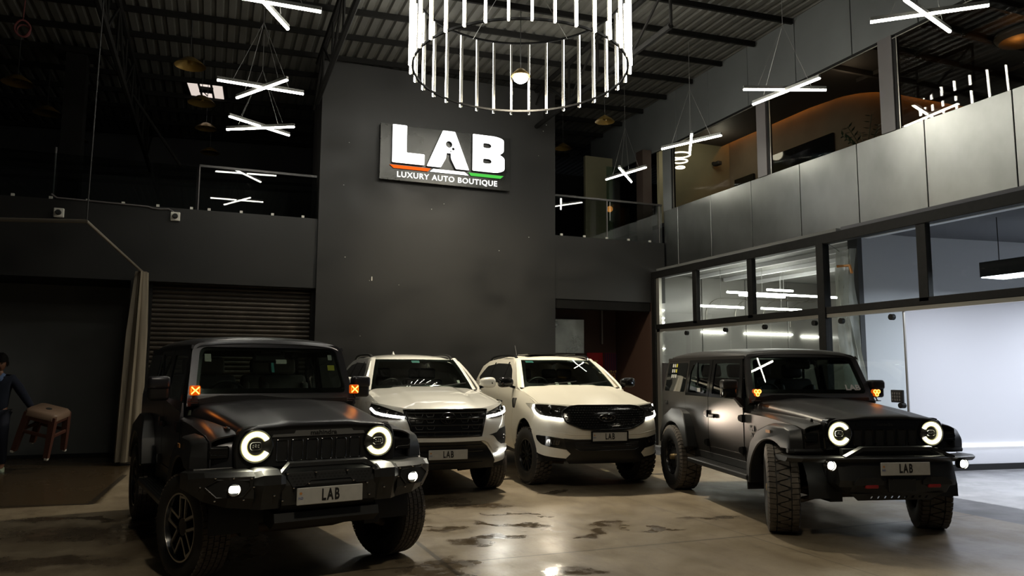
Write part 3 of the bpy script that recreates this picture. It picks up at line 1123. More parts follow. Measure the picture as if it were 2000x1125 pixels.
tube('tape', [(-0.09, -0.10, 2.95), (-0.09, -0.36, 2.93), (-0.09, -0.40, 2.80)], 0.022, mat('orange_tape', (0.75, 0.28, 0.06), 0.5), ps)

# lettered board leaning behind the corner glass
bd = empty('lettered_board', (9.46, 14.30, 0.0), R(-78))
tag(bd, 'grey board with large orange letters standing behind the corner glass', 'board')
bd.rotation_euler = (0, 0, R(-12))
M['board_grey'] = mat('board_grey', (0.16, 0.16, 0.18), 0.6)
M['board_orange'] = mat('board_orange', (0.62, 0.13, 0.04), 0.55)
M['board_black'] = mat('board_black_speckle', (0.02, 0.014, 0.012), 0.6)
box('panel', (0.04, 0, 1.0), (0.26, 0.03, 1.62), M['board_grey'], bd)
bm = bmesh.new()
span(bm, (-0.26, -0.02, 0.16), (-0.09, 0.02, 1.80))
build('dark_edge', bm, M['board_black'], bd)
for i, ch in enumerate('XVM'):
    b2 = text_bm(ch, 0.36, 0.003, 0.012, 0.9)
    bmesh.ops.rotate(b2, verts=b2.verts[:], cent=(0, 0, 0), matrix=Matrix.Rotation(R(-90), 3, 'Z'))
    bmesh.ops.transform(b2, matrix=Matrix(((1, 0, 0, 0.0), (0, 0, -1, -0.02), (0, 1, 0, 1.58 - i * 0.30), (0, 0, 0, 1))), verts=b2.verts[:])
    build('letter', b2, M['board_orange'], bd, 0)
# ---------------------------------------------------------------- sign on the tower
sg = empty('shop_sign', (2.92, V - 0.17, 5.39))
tag(sg, 'lit LAB LUXURY AUTO BOUTIQUE sign board on the black tower', 'sign')
SW, SH = 2.78, 1.145
M['sign_plate'] = mat('sign_steel_plate', (0.055, 0.055, 0.052), 0.30, metal=0.75, noise=0.25, nscale=1.5, rnoise=0.1)
M['letter_side'] = mat('letter_side_black', (0.02, 0.02, 0.02), 0.5)
span_box('plate', (0, 0, 0), (SW, 0.06, SH), M['sign_plate'], sg, 0.004)


def sp(s, t):
    return (s * SW, (1 - t) * SH)


def letter(name, outline, holes=(), m=None, depth=0.075, parent=sg):
    m = m or M['sign_on']
    bm = bmesh.new()
    bm_sheet(bm, [sp(*p) for p in outline], lambda a, b: (a, -depth, b), [[sp(*p) for p in h] for h in holes], 9, None, 0.006, (0, -1, 0))
    o = build(name, bm, m, parent, 0)
    bm = bmesh.new()
    for lp in [outline] + list(holes):
        pts = [sp(*p) for p in lp]
        a = [bm.verts.new((x, -depth + 0.007, z)) for x, z in pts]
        b = [bm.verts.new((x, 0.0, z)) for x, z in pts]
        for i in range(len(pts)):
            k = (i + 1) % len(pts)
            bm.faces.new((a[i], a[k], b[k], b[i]))
    build('return', bm, M['letter_side'], o, 0)
    return o


def circ(s, t, r, n=16):
    return [(s + r / SW * math.cos(2 * PI * i / n), t + r / SH * math.sin(2 * PI * i / n)) for i in range(n)]


letter('letter', rounded([(.083, .02), (.187, .02), (.187, .505), (.320, .505), (.320, .70), (.083, .70)], 0.012, 3))
letter('letter', rounded([(.457, .025), (.550, .025), (.662, .705), (.560, .705), (.522, .53), (.519, .43), (.488, .43), (.482, .53), (.444, .705), (.338, .705)],
                         [.012, .012, .012, .012, .02, 0, 0, .02, .012, .012], 3), [circ(.505, .268, .070), circ(.538, .345, .030, 12), circ(.519, .392, .016, 10)])
B_out = rounded([(.689, .02), (.875, .02), (.937, .06), (.937, .30), (.905, .355), (.943, .41), (.943, .65), (.885, .70), (.689, .70)],
                [.012, .05, .07, .05, 0, .05, .07, .05, .012], 5)
letter('letter', B_out, [rounded([(.772, .165), (.825, .165), (.840, .21), (.825, .255), (.772, .255)], .02, 3), rounded([(.772, .455), (.828, .455), (.843, .50), (.828, .545), (.772, .545)], .02, 3)])
letter('accent_bar', [(.070, .735), (.372, .735), (.352, .79), (.098, .79)], (), M['sign_red'], 0.03)
letter('accent_bar', [(.392, .735), (.632, .735), (.662, .79), (.368, .79)], (), M['sign_on'], 0.03)
letter('accent_bar', [(.664, .735), (.943, .735), (.918, .79), (.682, .79)], (), M['sign_green'], 0.03)
x0, z0 = sp(.508, .895)
text('lettering', 'LUXURY AUTO BOUTIQUE', M['sign_text'], sg, (x0, -0.012, z0), (1, 0, 0), (0, 0, 1), 0.158, 0.008, 0.0028, 1.02, 1.12)

# ---------------------------------------------------------------- X-shaped pendant lamps
M['bar_housing'] = mat('grey_bar_housing', (0.16, 0.16, 0.15), 0.45, metal=0.5)


def x_lamp(x, y, z, a1, a2, label, L=1.30, off2=(0, 0)):
    root = empty('pendant_lamp', (x, y, z))
    tag(root, label, 'pendant lamp', 'X-shaped pendant lamps')
    zt = zroof(x) - z
    for i, a in enumerate((a1, a2)):
        ca, sa = math.cos(R(a)), math.sin(R(a))
        rot = Matrix.Rotation(R(a), 3, 'Z')
        zz = -0.035 * i
        bm = bmesh.new()
        bm_box(bm, (off2[0] * i, off2[1] * i, zz + 0.028), (L, 0.042, 0.05), 0.004, rot)
        h = build('light_bar', bm, M['bar_housing'], root, 30)
        # rounded opal diffuser under the housing
        sec = [(0.021, 0.004), (0.019, -0.012), (0.010, -0.022), (-0.010, -0.022), (-0.019, -0.012), (-0.021, 0.004)]
        secs = []
        for t in (-L / 2 + 0.005, L / 2 - 0.005):
            secs.append([Vector((t * ca - w * sa + off2[0] * i, t * sa + w * ca + off2[1] * i, zz + q)) for w, q in sec])
        loft('diffuser', secs, M['tube_on'], h)
    bm = bmesh.new()
    for a in (a1, a2):
        for s in (-0.42, 0.42):
            bm_tube(bm, [(s * math.cos(R(a)), s * math.sin(R(a)), 0.05), (0, 0, 1.05)], 0.004, 5)
    bm_tube(bm, [(0, 0, 1.05), (0, 0, zt)], 0.005, 5)
    build('suspension_wire', bm, M['wire'], root, 0)
    return root


x_lamp(0.41, 9.15, 6.0, 0, 62, 'crossed tube lamp nearest the roof truss, cut off by the top picture edge')
x_lamp(0.52, 12.05, 6.0, 5, -58, 'upper of two crossed tube lamps hung together before the dark balcony')
x_lamp(0.62, 14.06, 6.0, 34, -29, 'lower of two crossed tube lamps hung together before the dark balcony')
x_lamp(8.38, 14.43, 6.0, -77, 48, 'smallest crossed tube lamp, hanging by the balcony over the store opening')
x_lamp(8.37, 11.93, 6.0, -65, 57, 'crossed tube lamp with one upright-looking short bar, second from the store balcony')
x_lamp(8.13, 9.07, 6.0, -21, -82, 'crossed tube lamp with a level bar, before the orange-lit upper window')
x_lamp(8.00, 6.40, 6.0, -42, 18, 'largest and nearest crossed tube lamp, in the upper corner by the metal cladding')

# the two rows go on towards the entrance, above the picture
x_lamp(7.24, 3.50, 6.0, -78, 12, 'crossed tube lamp nearer the entrance, above the picture over the glass-front side', 0.85)
x_lamp(0.45, 6.45, 6.0, 20, -50, 'crossed tube lamp nearer the entrance, above the picture over the faceted-bumper vehicle')
x_lamp(0.40, 3.75, 6.0, -10, 60, 'crossed tube lamp closest to the entrance, above the picture over the balcony-side row')

# ---------------------------------------------------------------- ring chandelier
ch = empty('ring_chandelier', (4.16, 10.28, 6.14))
tag(ch, 'large round chandelier of upright white light tubes between two black rings', 'chandelier')
face = math.atan2(-10.28, -4.16)
tilt = Matrix.Rotation(R(-1.9), 3, Vector((math.cos(face + PI / 2), math.sin(face + PI / 2), 0)))
RR, TH = 1.63, 1.22


def cp(t, r, z):
    return tilt @ Vector((r * math.cos(t), r * math.sin(t), z))


for zz in (0.0, TH + 0.02):
    bm = bmesh.new()
    n = 72
    secs = [[cp(2 * PI * i / n, RR + dr, zz + dz) for dr, dz in ((-0.02, -0.016), (0.005, -0.016), (0.005, 0.016), (-0.02, 0.016))] for i in range(n)]
    rows = [[bm.verts.new(p) for p in s] for s in secs]
    for i in range(n):
        for j in range(4):
            bm.faces.new((rows[i][j], rows[i][(j + 1) % 4], rows[(i + 1) % n][(j + 1) % 4], rows[(i + 1) % n][j]))
    fix_normals(bm)
    build('ring', bm, M['ring_black'], ch, 40)
angs = [face + 2 * PI * (i + 0.5) / 34 for i in range(34)]
for t in angs:
    r0 = RR + 0.03
    bm = bmesh.new()
    tang = Vector((-math.sin(t), math.cos(t), 0))
    rad = Vector((math.cos(t), math.sin(t), 0))
    lo = -0.05

    def strip(r_in, r_out, w, za, zb):
        b = bmesh.new()
        vs_ = []
        for z_ in (za, zb):
            for r_, w_ in ((r_in, -w), (r_in, w), (r_out, w), (r_out, -w)):
                vs_.append(b.verts.new(tilt @ (rad * r_ + tang * w_ + Vector((0, 0, z_)))))
        for f in ((0, 1, 2, 3), (7, 6, 5, 4), (0, 4, 5, 1), (1, 5, 6, 2), (2, 6, 7, 3), (3, 7, 4, 0)):
            b.faces.new([vs_[q] for q in f])
        return b
    top = TH + 0.05
    h = build('tube_housing', strip(r0 - 0.022, r0 - 0.002, 0.0165, lo, top), M['alu'], ch, 0)
    build('light_tube', strip(r0, r0 + 0.026, 0.0150, lo + 0.01, top - 0.01), M['ring_on'], h, 0)
bm = bmesh.new()
for i in range(6):
    t = face + 2 * PI * (i + 0.5) / 6
    bm_tube(bm, [cp(t, RR, TH), Vector((0.3 * math.cos(t), 0.3 * math.sin(t), 1.7))], 0.004, 5)
build('suspension_wire', bm, M['wire'], ch, 0)

# lit pendant seen through the ring
pd = empty('high_bay_lamp', (4.72, 11.64, 6.62))
tag(pd, 'single glowing round pendant lamp seen through the ring chandelier', 'pendant lamp')
lathe('shade', [(0.0, 0.16), (0.06, 0.155), (0.15, 0.07), (0.165, 0.03), (0.16, 0.03), (0.145, 0.065), (0.05, 0.14), (0.0, 0.145)], M['gold'], pd, 'z', 24)
lathe('globe', [(0.0, -0.09), (0.06, -0.08), (0.11, -0.045), (0.13, 0.0), (0.12, 0.03), (0.0, 0.04)], M['lamp_on'], pd, 'z', 24)
tube('cord', [(0, 0, 0.16), (0, 0, zroof(4.7) - 6.62)], 0.007, M['cable'], pd, 6)

# its twin nearer the entrance, above the picture
p2 = copy_tree(pd)
p2.location = (0.9, 1.2, 7.02)
p2['label'] = 'glowing round pendant lamp nearer the entrance, above the picture'

# unlit bronze domes over the mezzanine
DM = [((-0.58, 13.7, 6.80), 0.26, 'nearest of the balcony row, just above the bright vent'), ((-3.44, 15.3, 6.65), 0.26, 'at the outer end of the roof, upper of two'), ((-3.30, 17.1, 6.70), 0.26, 'at the outer end of the roof, lower of two'),
      ((-0.42, 15.6, 6.80), 0.26, 'second of the balcony row, below the bright vent'), ((-0.34, 16.8, 6.66), 0.22, 'third of the balcony row'), ((-0.27, 18.7, 6.66), 0.22, 'farthest of the balcony row'),
      ((-2.99, 18.59, 6.60), 0.22, 'beside the steel column'), ((7.13, 13.07, 6.60), 0.20, 'high behind the ring chandelier, beside the metal cladding'), ((7.4, 15.6, 6.78), 0.20, 'beyond the tower, over the store balcony')]
for (x, y, z), r, t in DM:
    o = empty('dome_pendant_lamp', (x, y, z))
    tag(o, 'unlit bronze dome lamp ' + t, 'dome lamp', 'unlit bronze dome lamps')
    lathe('shade', [(0.02, r * 0.62), (r * 0.35, r * 0.52), (r * 0.8, r * 0.2), (r, 0.0), (r * 0.985, 0.0), (r * 0.78, r * 0.18), (r * 0.33, r * 0.49), (0.0, r * 0.58)], M['gold'], o, 'z', 24)
    tube('cord', [(0, 0, r * 0.6), (0, 0, zroof(x) - z)], 0.006, M['cable'], o, 5)
    lathe('bulb', [(0, 0.02), (0.04, 0.04), (0.045, 0.08), (0.03, 0.13), (0, 0.14)], M['gold'], o, 'z', 12)

# ---------------------------------------------------------------- wall fittings on the left
for (x, z), t in (((-2.57, 4.28), 'outermost, under the steel column'), ((-0.74, 4.36), 'at the end of the conduit, over the shutter')):
    c = empty('security_camera', (x, V, z))
    tag(c, 'small white wall camera box, ' + t, 'camera')
    span_box('back_box', (-0.08, -0.05, -0.08), (0.08, 0.0, 0.08), M['white_plastic'], c, 0.01)
    lathe('lens', [(0.0, -0.12), (0.035, -0.12), (0.045, -0.10), (0.045, -0.05), (0, -0.05)], M['dark_plain'], c, 'y', 16)
cd = tube('conduit_pipe', [(-2.70, V - 0.02, 4.60), (-2.62, V - 0.02, 4.54), (-1.9, V - 0.02, 4.525), (-1.19, V - 0.02, 4.505), (-1.12, V - 0.02, 4.48), (-0.98, V - 0.02, 4.475), (-0.86, V - 0.02, 4.49), (-0.78, V - 0.02, 4.45), (-0.76, V - 0.02, 4.40)],
          0.014, M['frame_grey'], None, 8)
tag(cd, 'pale conduit pipe running along the wall below the balcony glass to the wall camera', 'pipe')

# wash-bay curtain track, its hanger and the gathered curtain
TRZ = 3.55
M['track'] = mat('dusty_metal_track', (0.20, 0.175, 0.14), 0.5, metal=0.4)
tr = tube('curtain_track', [(-4.6, 11.26, 3.40), (-1.52, 10.49, 3.42), (-1.19, 14.78, 3.29)], 0.024, M['track'], None, 8)
tag(tr, 'angled pale curtain track hung above the wash bay', 'curtain track')
hg = tube('hanger_cable', [(-1.52, 10.49, 3.43), (-1.52, 10.49, 3.62), (-1.50, 10.6, zroof(-1.5))], 0.009, M['cable'], None, 6)
tag(hg, 'thin cable holding up the corner of the curtain track', 'cable')
cu = empty('curtain', (-1.23, 14.52, 0.0))
tag(cu, 'dusty translucent curtain gathered beside the rolling shutter', 'curtain')
M['curtain'] = mat('dusty_curtain', (0.20, 0.168, 0.122), 0.6, noise=0.2, nscale=3, stretch=(4, 4, 0.4))
bm = bmesh.new()
rows = []
for j in range(20):
    t = j / 19
    z_ = 3.29 - 3.23 * t
    w_ = 0.09 + 0.05 * min(1, t * 3) + 0.03 * t
    cx_ = 0.02 - 0.07 * t
    row = []
    for i in range(40):
        a = 2 * PI * i / 40
        r_ = 1 + 0.20 * math.sin(7 * a + 1.5 * t) + 0.10 * math.sin(13 * a + 3)
        row.append(bm.verts.new((cx_ + w_ * r_ * math.cos(a), 0.14 * r_ * math.sin(a), z_)))
    rows.append(row)
for j in range(19):
    for i in range(40):
        bm.faces.new((rows[j][i], rows[j + 1][i], rows[j + 1][(i + 1) % 40], rows[j][(i + 1) % 40]))
build('cloth', bm, M['curtain'], cu, 50)

# pink hanging rope ring high on the left
o = empty('hanging_rope', (-3.05, 13.6, 7.0))
M['rope'] = mat('faded_red_rope', (0.16, 0.04, 0.04), 0.8)
tag(o, 'faded red coil of rope hanging from the roof by the steel column', 'rope')
tube('coil', [(0.11 * math.cos(t), 0.02 * math.sin(3 * t), 0.13 * math.sin(t)) for t in [2 * PI * q / 20 for q in range(20)]], 0.016, M['rope'], o, 6, True)
tube('coil', [(0.09 * math.cos(t) + 0.01, 0.03, 0.10 * math.sin(t) - 0.03) for t in [2 * PI * q / 20 for q in range(20)]], 0.014, M['rope'], o, 6, True)
tube('line', [(0, 0, 0.13), (0.02, 0, 0.8)], 0.008, M['rope'], o, 5)

# jerseys on the brown store wall
M['jersey_red'] = mat('red_cloth', (0.36, 0.012, 0.014), 0.8, noise=0.15)
M['jersey_maroon'] = mat('maroon_cloth', (0.13, 0.012, 0.022), 0.8)
M['jersey_navy'] = mat('navy_stripe', (0.030, 0.014, 0.05), 0.8)
M['crest_gold'] = mat('gold_print', (0.50, 0.32, 0.06), 0.6)
o = empty('red_banner', (8.36, 16.385, 1.20))
tag(o, 'plain red cloth hung on the brown store wall, partly behind the white car', 'banner')
bm = bmesh.new()
rows = [[bm.verts.new((0.44 * i / 8 + 0.02, -0.02 - 0.012 * math.sin(i * 1.4 + j * 0.3), 0.86 - 0.86 * j / 8)) for i in range(9)] for j in range(9)]
for j in range(8):
    for i in range(8):
        bm.faces.new((rows[j][i], rows[j + 1][i], rows[j + 1][i + 1], rows[j][i + 1]))
build('cloth', bm, M['jersey_red'], o, 50)
bm = bmesh.new()
bm_box(bm, (0.25, -0.045, 0.66), (0.10, 0.004, 0.03))
bm_box(bm, (0.25, -0.045, 0.62), (0.03, 0.004, 0.06))
build('emblem', bm, M['crest_gold'], o)
o = empty('striped_banner', (8.86, 16.41, 1.20))
tag(o, 'maroon and navy striped cloth with a gold crest, hung on the brown store wall', 'banner')
span_box('cloth', (0.0, -0.03, 0.0), (0.42, -0.015, 0.86), M['jersey_maroon'], o, 0.004)
bm = bmesh.new()
for i in range(7):
    span(bm, (0.02 + i * 0.058, -0.034, 0.01), (0.048 + i * 0.058, -0.0302, 0.85))
build('stripes', bm, M['jersey_navy'], o)
bm = bmesh.new()
bm_prism(bm, [(0.13, 0.36), (0.29, 0.36), (0.29, 0.24), (0.25, 0.18), (0.21, 0.155), (0.17, 0.18), (0.13, 0.24)], lambda a, b: (a, -0.036, b), lambda a, b: (a, -0.042, b))
fix_normals(bm)
build('crest', bm, M['crest_gold'], o)
bm = bmesh.new()
span(bm, (0.145, -0.046, 0.29), (0.20, -0.0425, 0.345))
span(bm, (0.22, -0.046, 0.29), (0.275, -0.0425, 0.345))
bm_lathe(bm, [(0, -0.046), (0.028, -0.046), (0.028, -0.0425), (0, -0.0425)], 'y', 14, (0.21, 0, 0.215))
build('crest_mark', bm, M['jersey_maroon'], o)
bm = bmesh.new()
for i in range(4):
    span(bm, (0.10 + i * 0.062, -0.042, 0.385), (0.135 + i * 0.062, -0.036, 0.42 + 0.02 * (i % 2)))
build('crest_lettering', bm, M['crest_gold'], o)

# small marks on the wall: chipped white spots
bm = bmesh.new()
rnd = random.Random(11)
for i in range(16):
    x_ = 1.9 + rnd.random() * 4.7
    z_ = 2.2 + rnd.random() * 4.8
    bm_box(bm, (x_, V - 0.0612, z_), (0.008 + 0.010 * rnd.random(), 0.002, 0.006 + 0.012 * rnd.random()))
bm_box(bm, (2.84, V - 0.062, 3.40), (0.02, 0.004, 0.08))
build('paint_chips', bm, M['white_plastic'], bpy.data.objects['wall_back_tower'])

# ---------------------------------------------------------------- person carrying a stool
M['skin'] = mat('brown_skin', (0.16, 0.075, 0.042), 0.55)
M['hair'] = mat('black_hair', (0.005, 0.0045, 0.004), 0.9, spec=0.1)
M['sweater'] = mat('navy_sweater', (0.004, 0.007, 0.018), 0.95, noise=0.15, nscale=60)
M['collar'] = mat('blue_shirt', (0.07, 0.12, 0.24), 0.8)
M['trousers'] = mat('dark_blue_trousers', (0.010, 0.013, 0.026), 0.85)
M['shoe'] = mat('pale_green_shoe', (0.30, 0.36, 0.27), 0.6)


def skin(name, verts, edges, radii, m, parent=None, sub=2, rootv=0):
    me = bpy.data.meshes.new(name)
    me.from_pydata(verts, edges, [])
    o = bpy.data.objects.new(name, me)
    COL.objects.link(o)
    md = o.modifiers.new('skin', 'SKIN')
    md.use_smooth_shade = True
    for i, r in enumerate(radii):
        r = r if isinstance(r, tuple) else (r, r)
        me.skin_vertices[0].data[i].radius = r
    me.skin_vertices[0].data[rootv].use_root = True
    ss = o.modifiers.new('sub', 'SUBSURF')
    ss.levels = ss.render_levels = sub
    dg = bpy.context.evaluated_depsgraph_get()
    dg.update()
    me2 = bpy.data.meshes.new_from_object(o.evaluated_get(dg))
    me2.materials.clear()
    me2.materials.append(m)
    me2.polygons.foreach_set('use_smooth', [True] * len(me2.polygons))
    bpy.data.objects.remove(o)
    o2 = bpy.data.objects.new(name, me2)
    COL.objects.link(o2)
    if parent:
        o2.parent = parent
    return o2


# local frame: x to the right of the picture, -y towards the camera, standing on z = 0
pr = empty('person', (-3.16, 14.32, 0.0))
tag(pr, 'person in navy sweater and dark trousers walking, looking down, holding a brown stool', 'person')
# bare body: head, neck, forearms and hands are skin
bv = [(0, 0, 1.02), (0.0, 0, 1.15), (0.0, 0.0, 1.36), (0.01, -0.01, 1.50), (0.02, -0.035, 1.60),
      (0.19, 0, 1.45), (0.36, -0.03, 1.20), (0.50, -0.09, 0.985), (0.545, -0.11, 0.915),
      (-0.19, 0, 1.45), (-0.28, 0.03, 1.18), (-0.30, -0.06, 0.95), (-0.30, -0.09, 0.87),
      (0.10, 0, 0.92), (0.13, -0.10, 0.52), (0.14, -0.05, 0.10), (-0.10, 0, 0.92), (-0.13, 0.08, 0.52), (-0.14, 0.24, 0.14),
      (0.15, -0.20, 0.05), (-0.15, 0.10, 0.05)]
be = [(0, 1), (1, 2), (2, 3), (3, 4), (2, 5), (5, 6), (6, 7), (7, 8), (2, 9), (9, 10), (10, 11), (11, 12), (0, 13), (13, 14), (14, 15), (0, 16), (16, 17), (17, 18), (15, 19), (18, 20)]
br = [(.10, .07), (.12, .08), (.13, .09), .055, .06, .055, .045, .032, .03, .055, .045, .032, .03, .085, .062, .042, .085, .062, .042, .035, .035]
skin('body', bv, be, br, M['skin'], pr)
# head with a face, tilted down
hd = [(0.02, -0.02, 1.60)]
bm = bmesh.new()
bmesh.ops.create_uvsphere(bm, u_segments=28, v_segments=20, radius=1.0)
for v in bm.verts:
    x_, y_, z_ = v.co
    w_ = 0.078 * (1 - 0.20 * max(0, -z_))
    d_ = 0.098 * (1 - 0.10 * max(0, -z_))
    v.co = Vector((x_ * w_, y_ * d_, z_ * 0.125))
    if y_ < 0:
        ax = abs(v.co.x)
        if -0.30 < z_ < 0.12 and ax < 0.02:
            v.co.y -= 0.022 * (1 - ax / 0.02) * (1 - abs((z_ + 0.12) / 0.24))
        if 0.0 < z_ < 0.22 and 0.015 < ax < 0.05:
            v.co.y += 0.010
        if -0.52 < z_ < -0.40 and ax < 0.03:
            v.co.y -= 0.006
        if z_ < -0.7:
            v.co.y -= 0.012
bmesh.ops.rotate(bm, verts=bm.verts[:], cent=(0, 0, 0), matrix=Matrix.Rotation(R(18), 3, 'X'))
bmesh.ops.translate(bm, vec=(0.03, -0.045, 1.70), verts=bm.verts[:])
head = build('head', bm, M['skin'], pr, 0)
head.data.polygons.foreach_set('use_smooth', [True] * len(head.data.polygons))
M['eye_dark'] = mat('dark_eye', (0.01, 0.008, 0.007), 0.3)
M['lip'] = mat('lip', (0.15, 0.055, 0.045), 0.5)
for s in (-1, 1):
    bm = bmesh.new()
    bmesh.ops.create_uvsphere(bm, u_segments=10, v_segments=6, radius=1)
    bmesh.ops.scale(bm, vec=(0.013, 0.008, 0.006), verts=bm.verts[:])
    bmesh.ops.translate(bm, vec=(0.03 + s * 0.031, -0.137, 1.688), verts=bm.verts[:])
    build('eye', bm, M['eye_dark'], head)
    box('eyebrow', (0.03 + s * 0.032, -0.134, 1.712), (0.034, 0.012, 0.007), M['hair'], head, 0.002)
    bm = bmesh.new()
    bmesh.ops.create_uvsphere(bm, u_segments=10, v_segments=8, radius=1)
    bmesh.ops.scale(bm, vec=(0.012, 0.022, 0.034), verts=bm.verts[:])
    bmesh.ops.translate(bm, vec=(0.03 + s * 0.078, -0.04, 1.69), verts=bm.verts[:])
    build('ear', bm, M['skin'], head)
box('mouth', (0.03, -0.118, 1.63), (0.045, 0.012, 0.009), M['lip'], head, 0.003)
bm = bmesh.new()
bmesh.ops.create_uvsphere(bm, u_segments=28, v_segments=18, radius=1.0)
rnd = random.Random(3)
for v in list(bm.verts):
    if v.co.z < -0.35 or (v.co.y < -0.45 and v.co.z < 0.12):
        bm.verts.remove(v)
for v in bm.verts:
    j = 1 + 0.13 * rnd.random()
    v.co = Vector((v.co.x * 0.090 * j, v.co.y * 0.112 * j, v.co.z * 0.150 * j))
bmesh.ops.rotate(bm, verts=bm.verts[:], cent=(0, 0, 0), matrix=Matrix.Rotation(R(14), 3, 'X'))
bmesh.ops.translate(bm, vec=(0.03, -0.035, 1.705), verts=bm.verts[:])
build('hair', bm, M['hair'], pr, 60)
# clothing
sv = [(0, 0, 0.88), (0.0, 0, 1.12), (0.0, 0.0, 1.36), (0.01, 0, 1.46), (0.19, 0, 1.45), (0.36, -0.03, 1.20), (0.50, -0.09, 0.99), (-0.19, 0, 1.45), (-0.28, 0.03, 1.18), (-0.30, -0.06, 0.96)]
se = [(0, 1), (1, 2), (2, 3), (2, 4), (4, 5), (5, 6), (2, 7), (7, 8), (8, 9)]
sr = [(.18, .135), (.175, .13), (.19, .13), .085, .085, .072, .052, .085, .07, .05]
skin('sweater', sv, se, sr, M['sweater'], pr)
tv = [(0, 0, 0.96), (0.10, 0, 0.88), (0.13, -0.10, 0.52), (0.14, -0.05, 0.09), (-0.10, 0, 0.88), (-0.13, 0.08, 0.52), (-0.14, 0.25, 0.13)]
te = [(0, 1), (1, 2), (2, 3), (0, 4), (4, 5), (5, 6)]
skin('trousers', tv, te, [(.165, .125), .108, .085, .070, .108, .085, .070], M['trousers'], pr)
bm = bmesh.new()
for s in (-1, 1):
    q = [bm.verts.new(p) for p in ((0.02, -0.12, 1.40), (0.02 + s * 0.05, -0.115, 1.42), (0.02 + s * 0.085, -0.03, 1.52), (0.02 + s * 0.05, -0.075, 1.545), (0.02 + s * 0.012, -0.105, 1.48))]
    bm.faces.new(q)
bmesh.ops.solidify(bm, geom=bm.faces[:], thickness=0.008)
build('collar', bm, M['collar'], pr, 40)


def shoe(x, y, rz, rx, z):
    secs = []
    for t, w, h in ((-0.10, .030, .07), (-0.07, .040, .09), (0.0, .042, .085), (0.08, .048, .06), (0.14, .042, .045), (0.175, .022, .03)):
        secs.append([(-w, -t, 0), (w, -t, 0), (w * .95, -t, h * .6), (w * .4, -t, h), (-w * .4, -t, h), (-w * .95, -t, h * .6)])
    o = loft('shoe', secs, M['shoe'], pr, smooth=50)
    o.location = (x, y, z)
    o.rotation_euler = (rx, 0, rz)


shoe(0.15, -0.10, R(8), 0, 0.0)
shoe(-0.14, 0.22, 0, R(-35), 0.05)


def hand(px_, py_, pz_, side):
    hb = empty('hand_base', (px_, py_, pz_), 0, pr)
    hv, he, hr = [(0, 0, 0.02), (0.005 * side, -0.005, -0.045)], [(0, 1)], [(.034, .016), (.040, .017)]
    for i, (ox, l) in enumerate(((-0.030, .055), (-0.010, .064), (0.010, .060), (0.029, .048))):
        k = len(hv)
        hv += [(ox, -0.008, -0.062), (ox, -0.026, -0.062 - l * 0.55), (ox, -0.008 + 0.012, -0.062 - l * 0.95)]
        he += [(1, k), (k, k + 1), (k + 1, k + 2)]
        hr += [.010, .009, .0075]
    k = len(hv)
    hv += [(-0.040 * side, -0.02, -0.015), (-0.052 * side, -0.045, -0.045), (-0.040 * side, -0.055, -0.075)]
    he += [(0, k), (k, k + 1), (k + 1, k + 2)]
    hr += [.013, .011, .009]
    o = skin('hand', hv, he, hr, M['skin'], pr, 1)
    o.location = (px_, py_, pz_)
    bpy.data.objects.remove(hb)


hand(0.57, -0.125, 0.90, 1)
hand(-0.30, -0.09, 0.85, -1)

# brown plastic stool, held tilted by its edge
st = empty('plastic_stool', (-2.44, 14.08, 0.66))
tag(st, 'brown moulded plastic stool held tilted off the floor by the walking person', 'stool')
M['stool'] = mat('brown_plastic', (0.085, 0.035, 0.025), 0.4)
M['stool_top'] = mat('dusty_brown_plastic', (0.17, 0.11, 0.075), 0.55)
st.rotation_euler = (R(10), R(14), R(-16))
st.scale = (1.28, 1.28, 1.45)
Z0 = -0.26
bm = bmesh.new()
bm_loft(bm, [[(sx_ * w_, sy_ * w_, z_) for sx_, sy_ in ((-1, -0.8), (-0.8, -1), (0.8, -1), (1, -0.8), (1, 0.8), (0.8, 1), (-0.8, 1), (-1, 0.8))] for w_, z_ in ((0.195, 0.16), (0.19, 0.215), (0.175, 0.23))])
fix_normals(bm)
build('seat', bm, M['stool_top'], st, 40)
bm = bmesh.new()
bm_lathe(bm, [(0, 0.2305), (0.035, 0.2305), (0.035, 0.234), (0, 0.234)], 'z', 12)
build('grip_hole', bm, M['dark_plain'], st)
for sx_ in (-1, 1):
    for sy_ in (-1, 1):
        sec = []
        for z_, c_, w_ in ((0.20, 0.150, 0.075), (-0.02, 0.175, 0.065), (Z0 + 0.02, 0.195, 0.055)):
            sec.append([(sx_ * (c_ + w_ / 2 * a), sy_ * (c_ + w_ / 2 * b), z_) for a, b in ((-1, -1), (1, -1), (1, 1), (-1, 1))])
        l = loft('leg', sec, M['stool'], st)
        span_box('foot_cap', (sx_ * 0.205 - 0.02, sy_ * 0.205 - 0.02, Z0), (sx_ * 0.205 + 0.02, sy_ * 0.205 + 0.02, Z0 + 0.025), M['white_plastic'], l, 0.004)
for z_, h_ in ((0.12, 0.06), (-0.03, 0.035)):
    for s in (-1, 1):
        c_ = 0.172 if z_ > 0 else 0.186
        span_box('side_rail', (-c_, s * c_ - 0.012, z_), (c_, s * c_ + 0.012, z_ + h_), M['stool'], st, 0.004)
        span_box('side_rail', (s * c_ - 0.012, -c_, z_), (s * c_ + 0.012, c_, z_ + h_), M['stool'], st, 0.004)
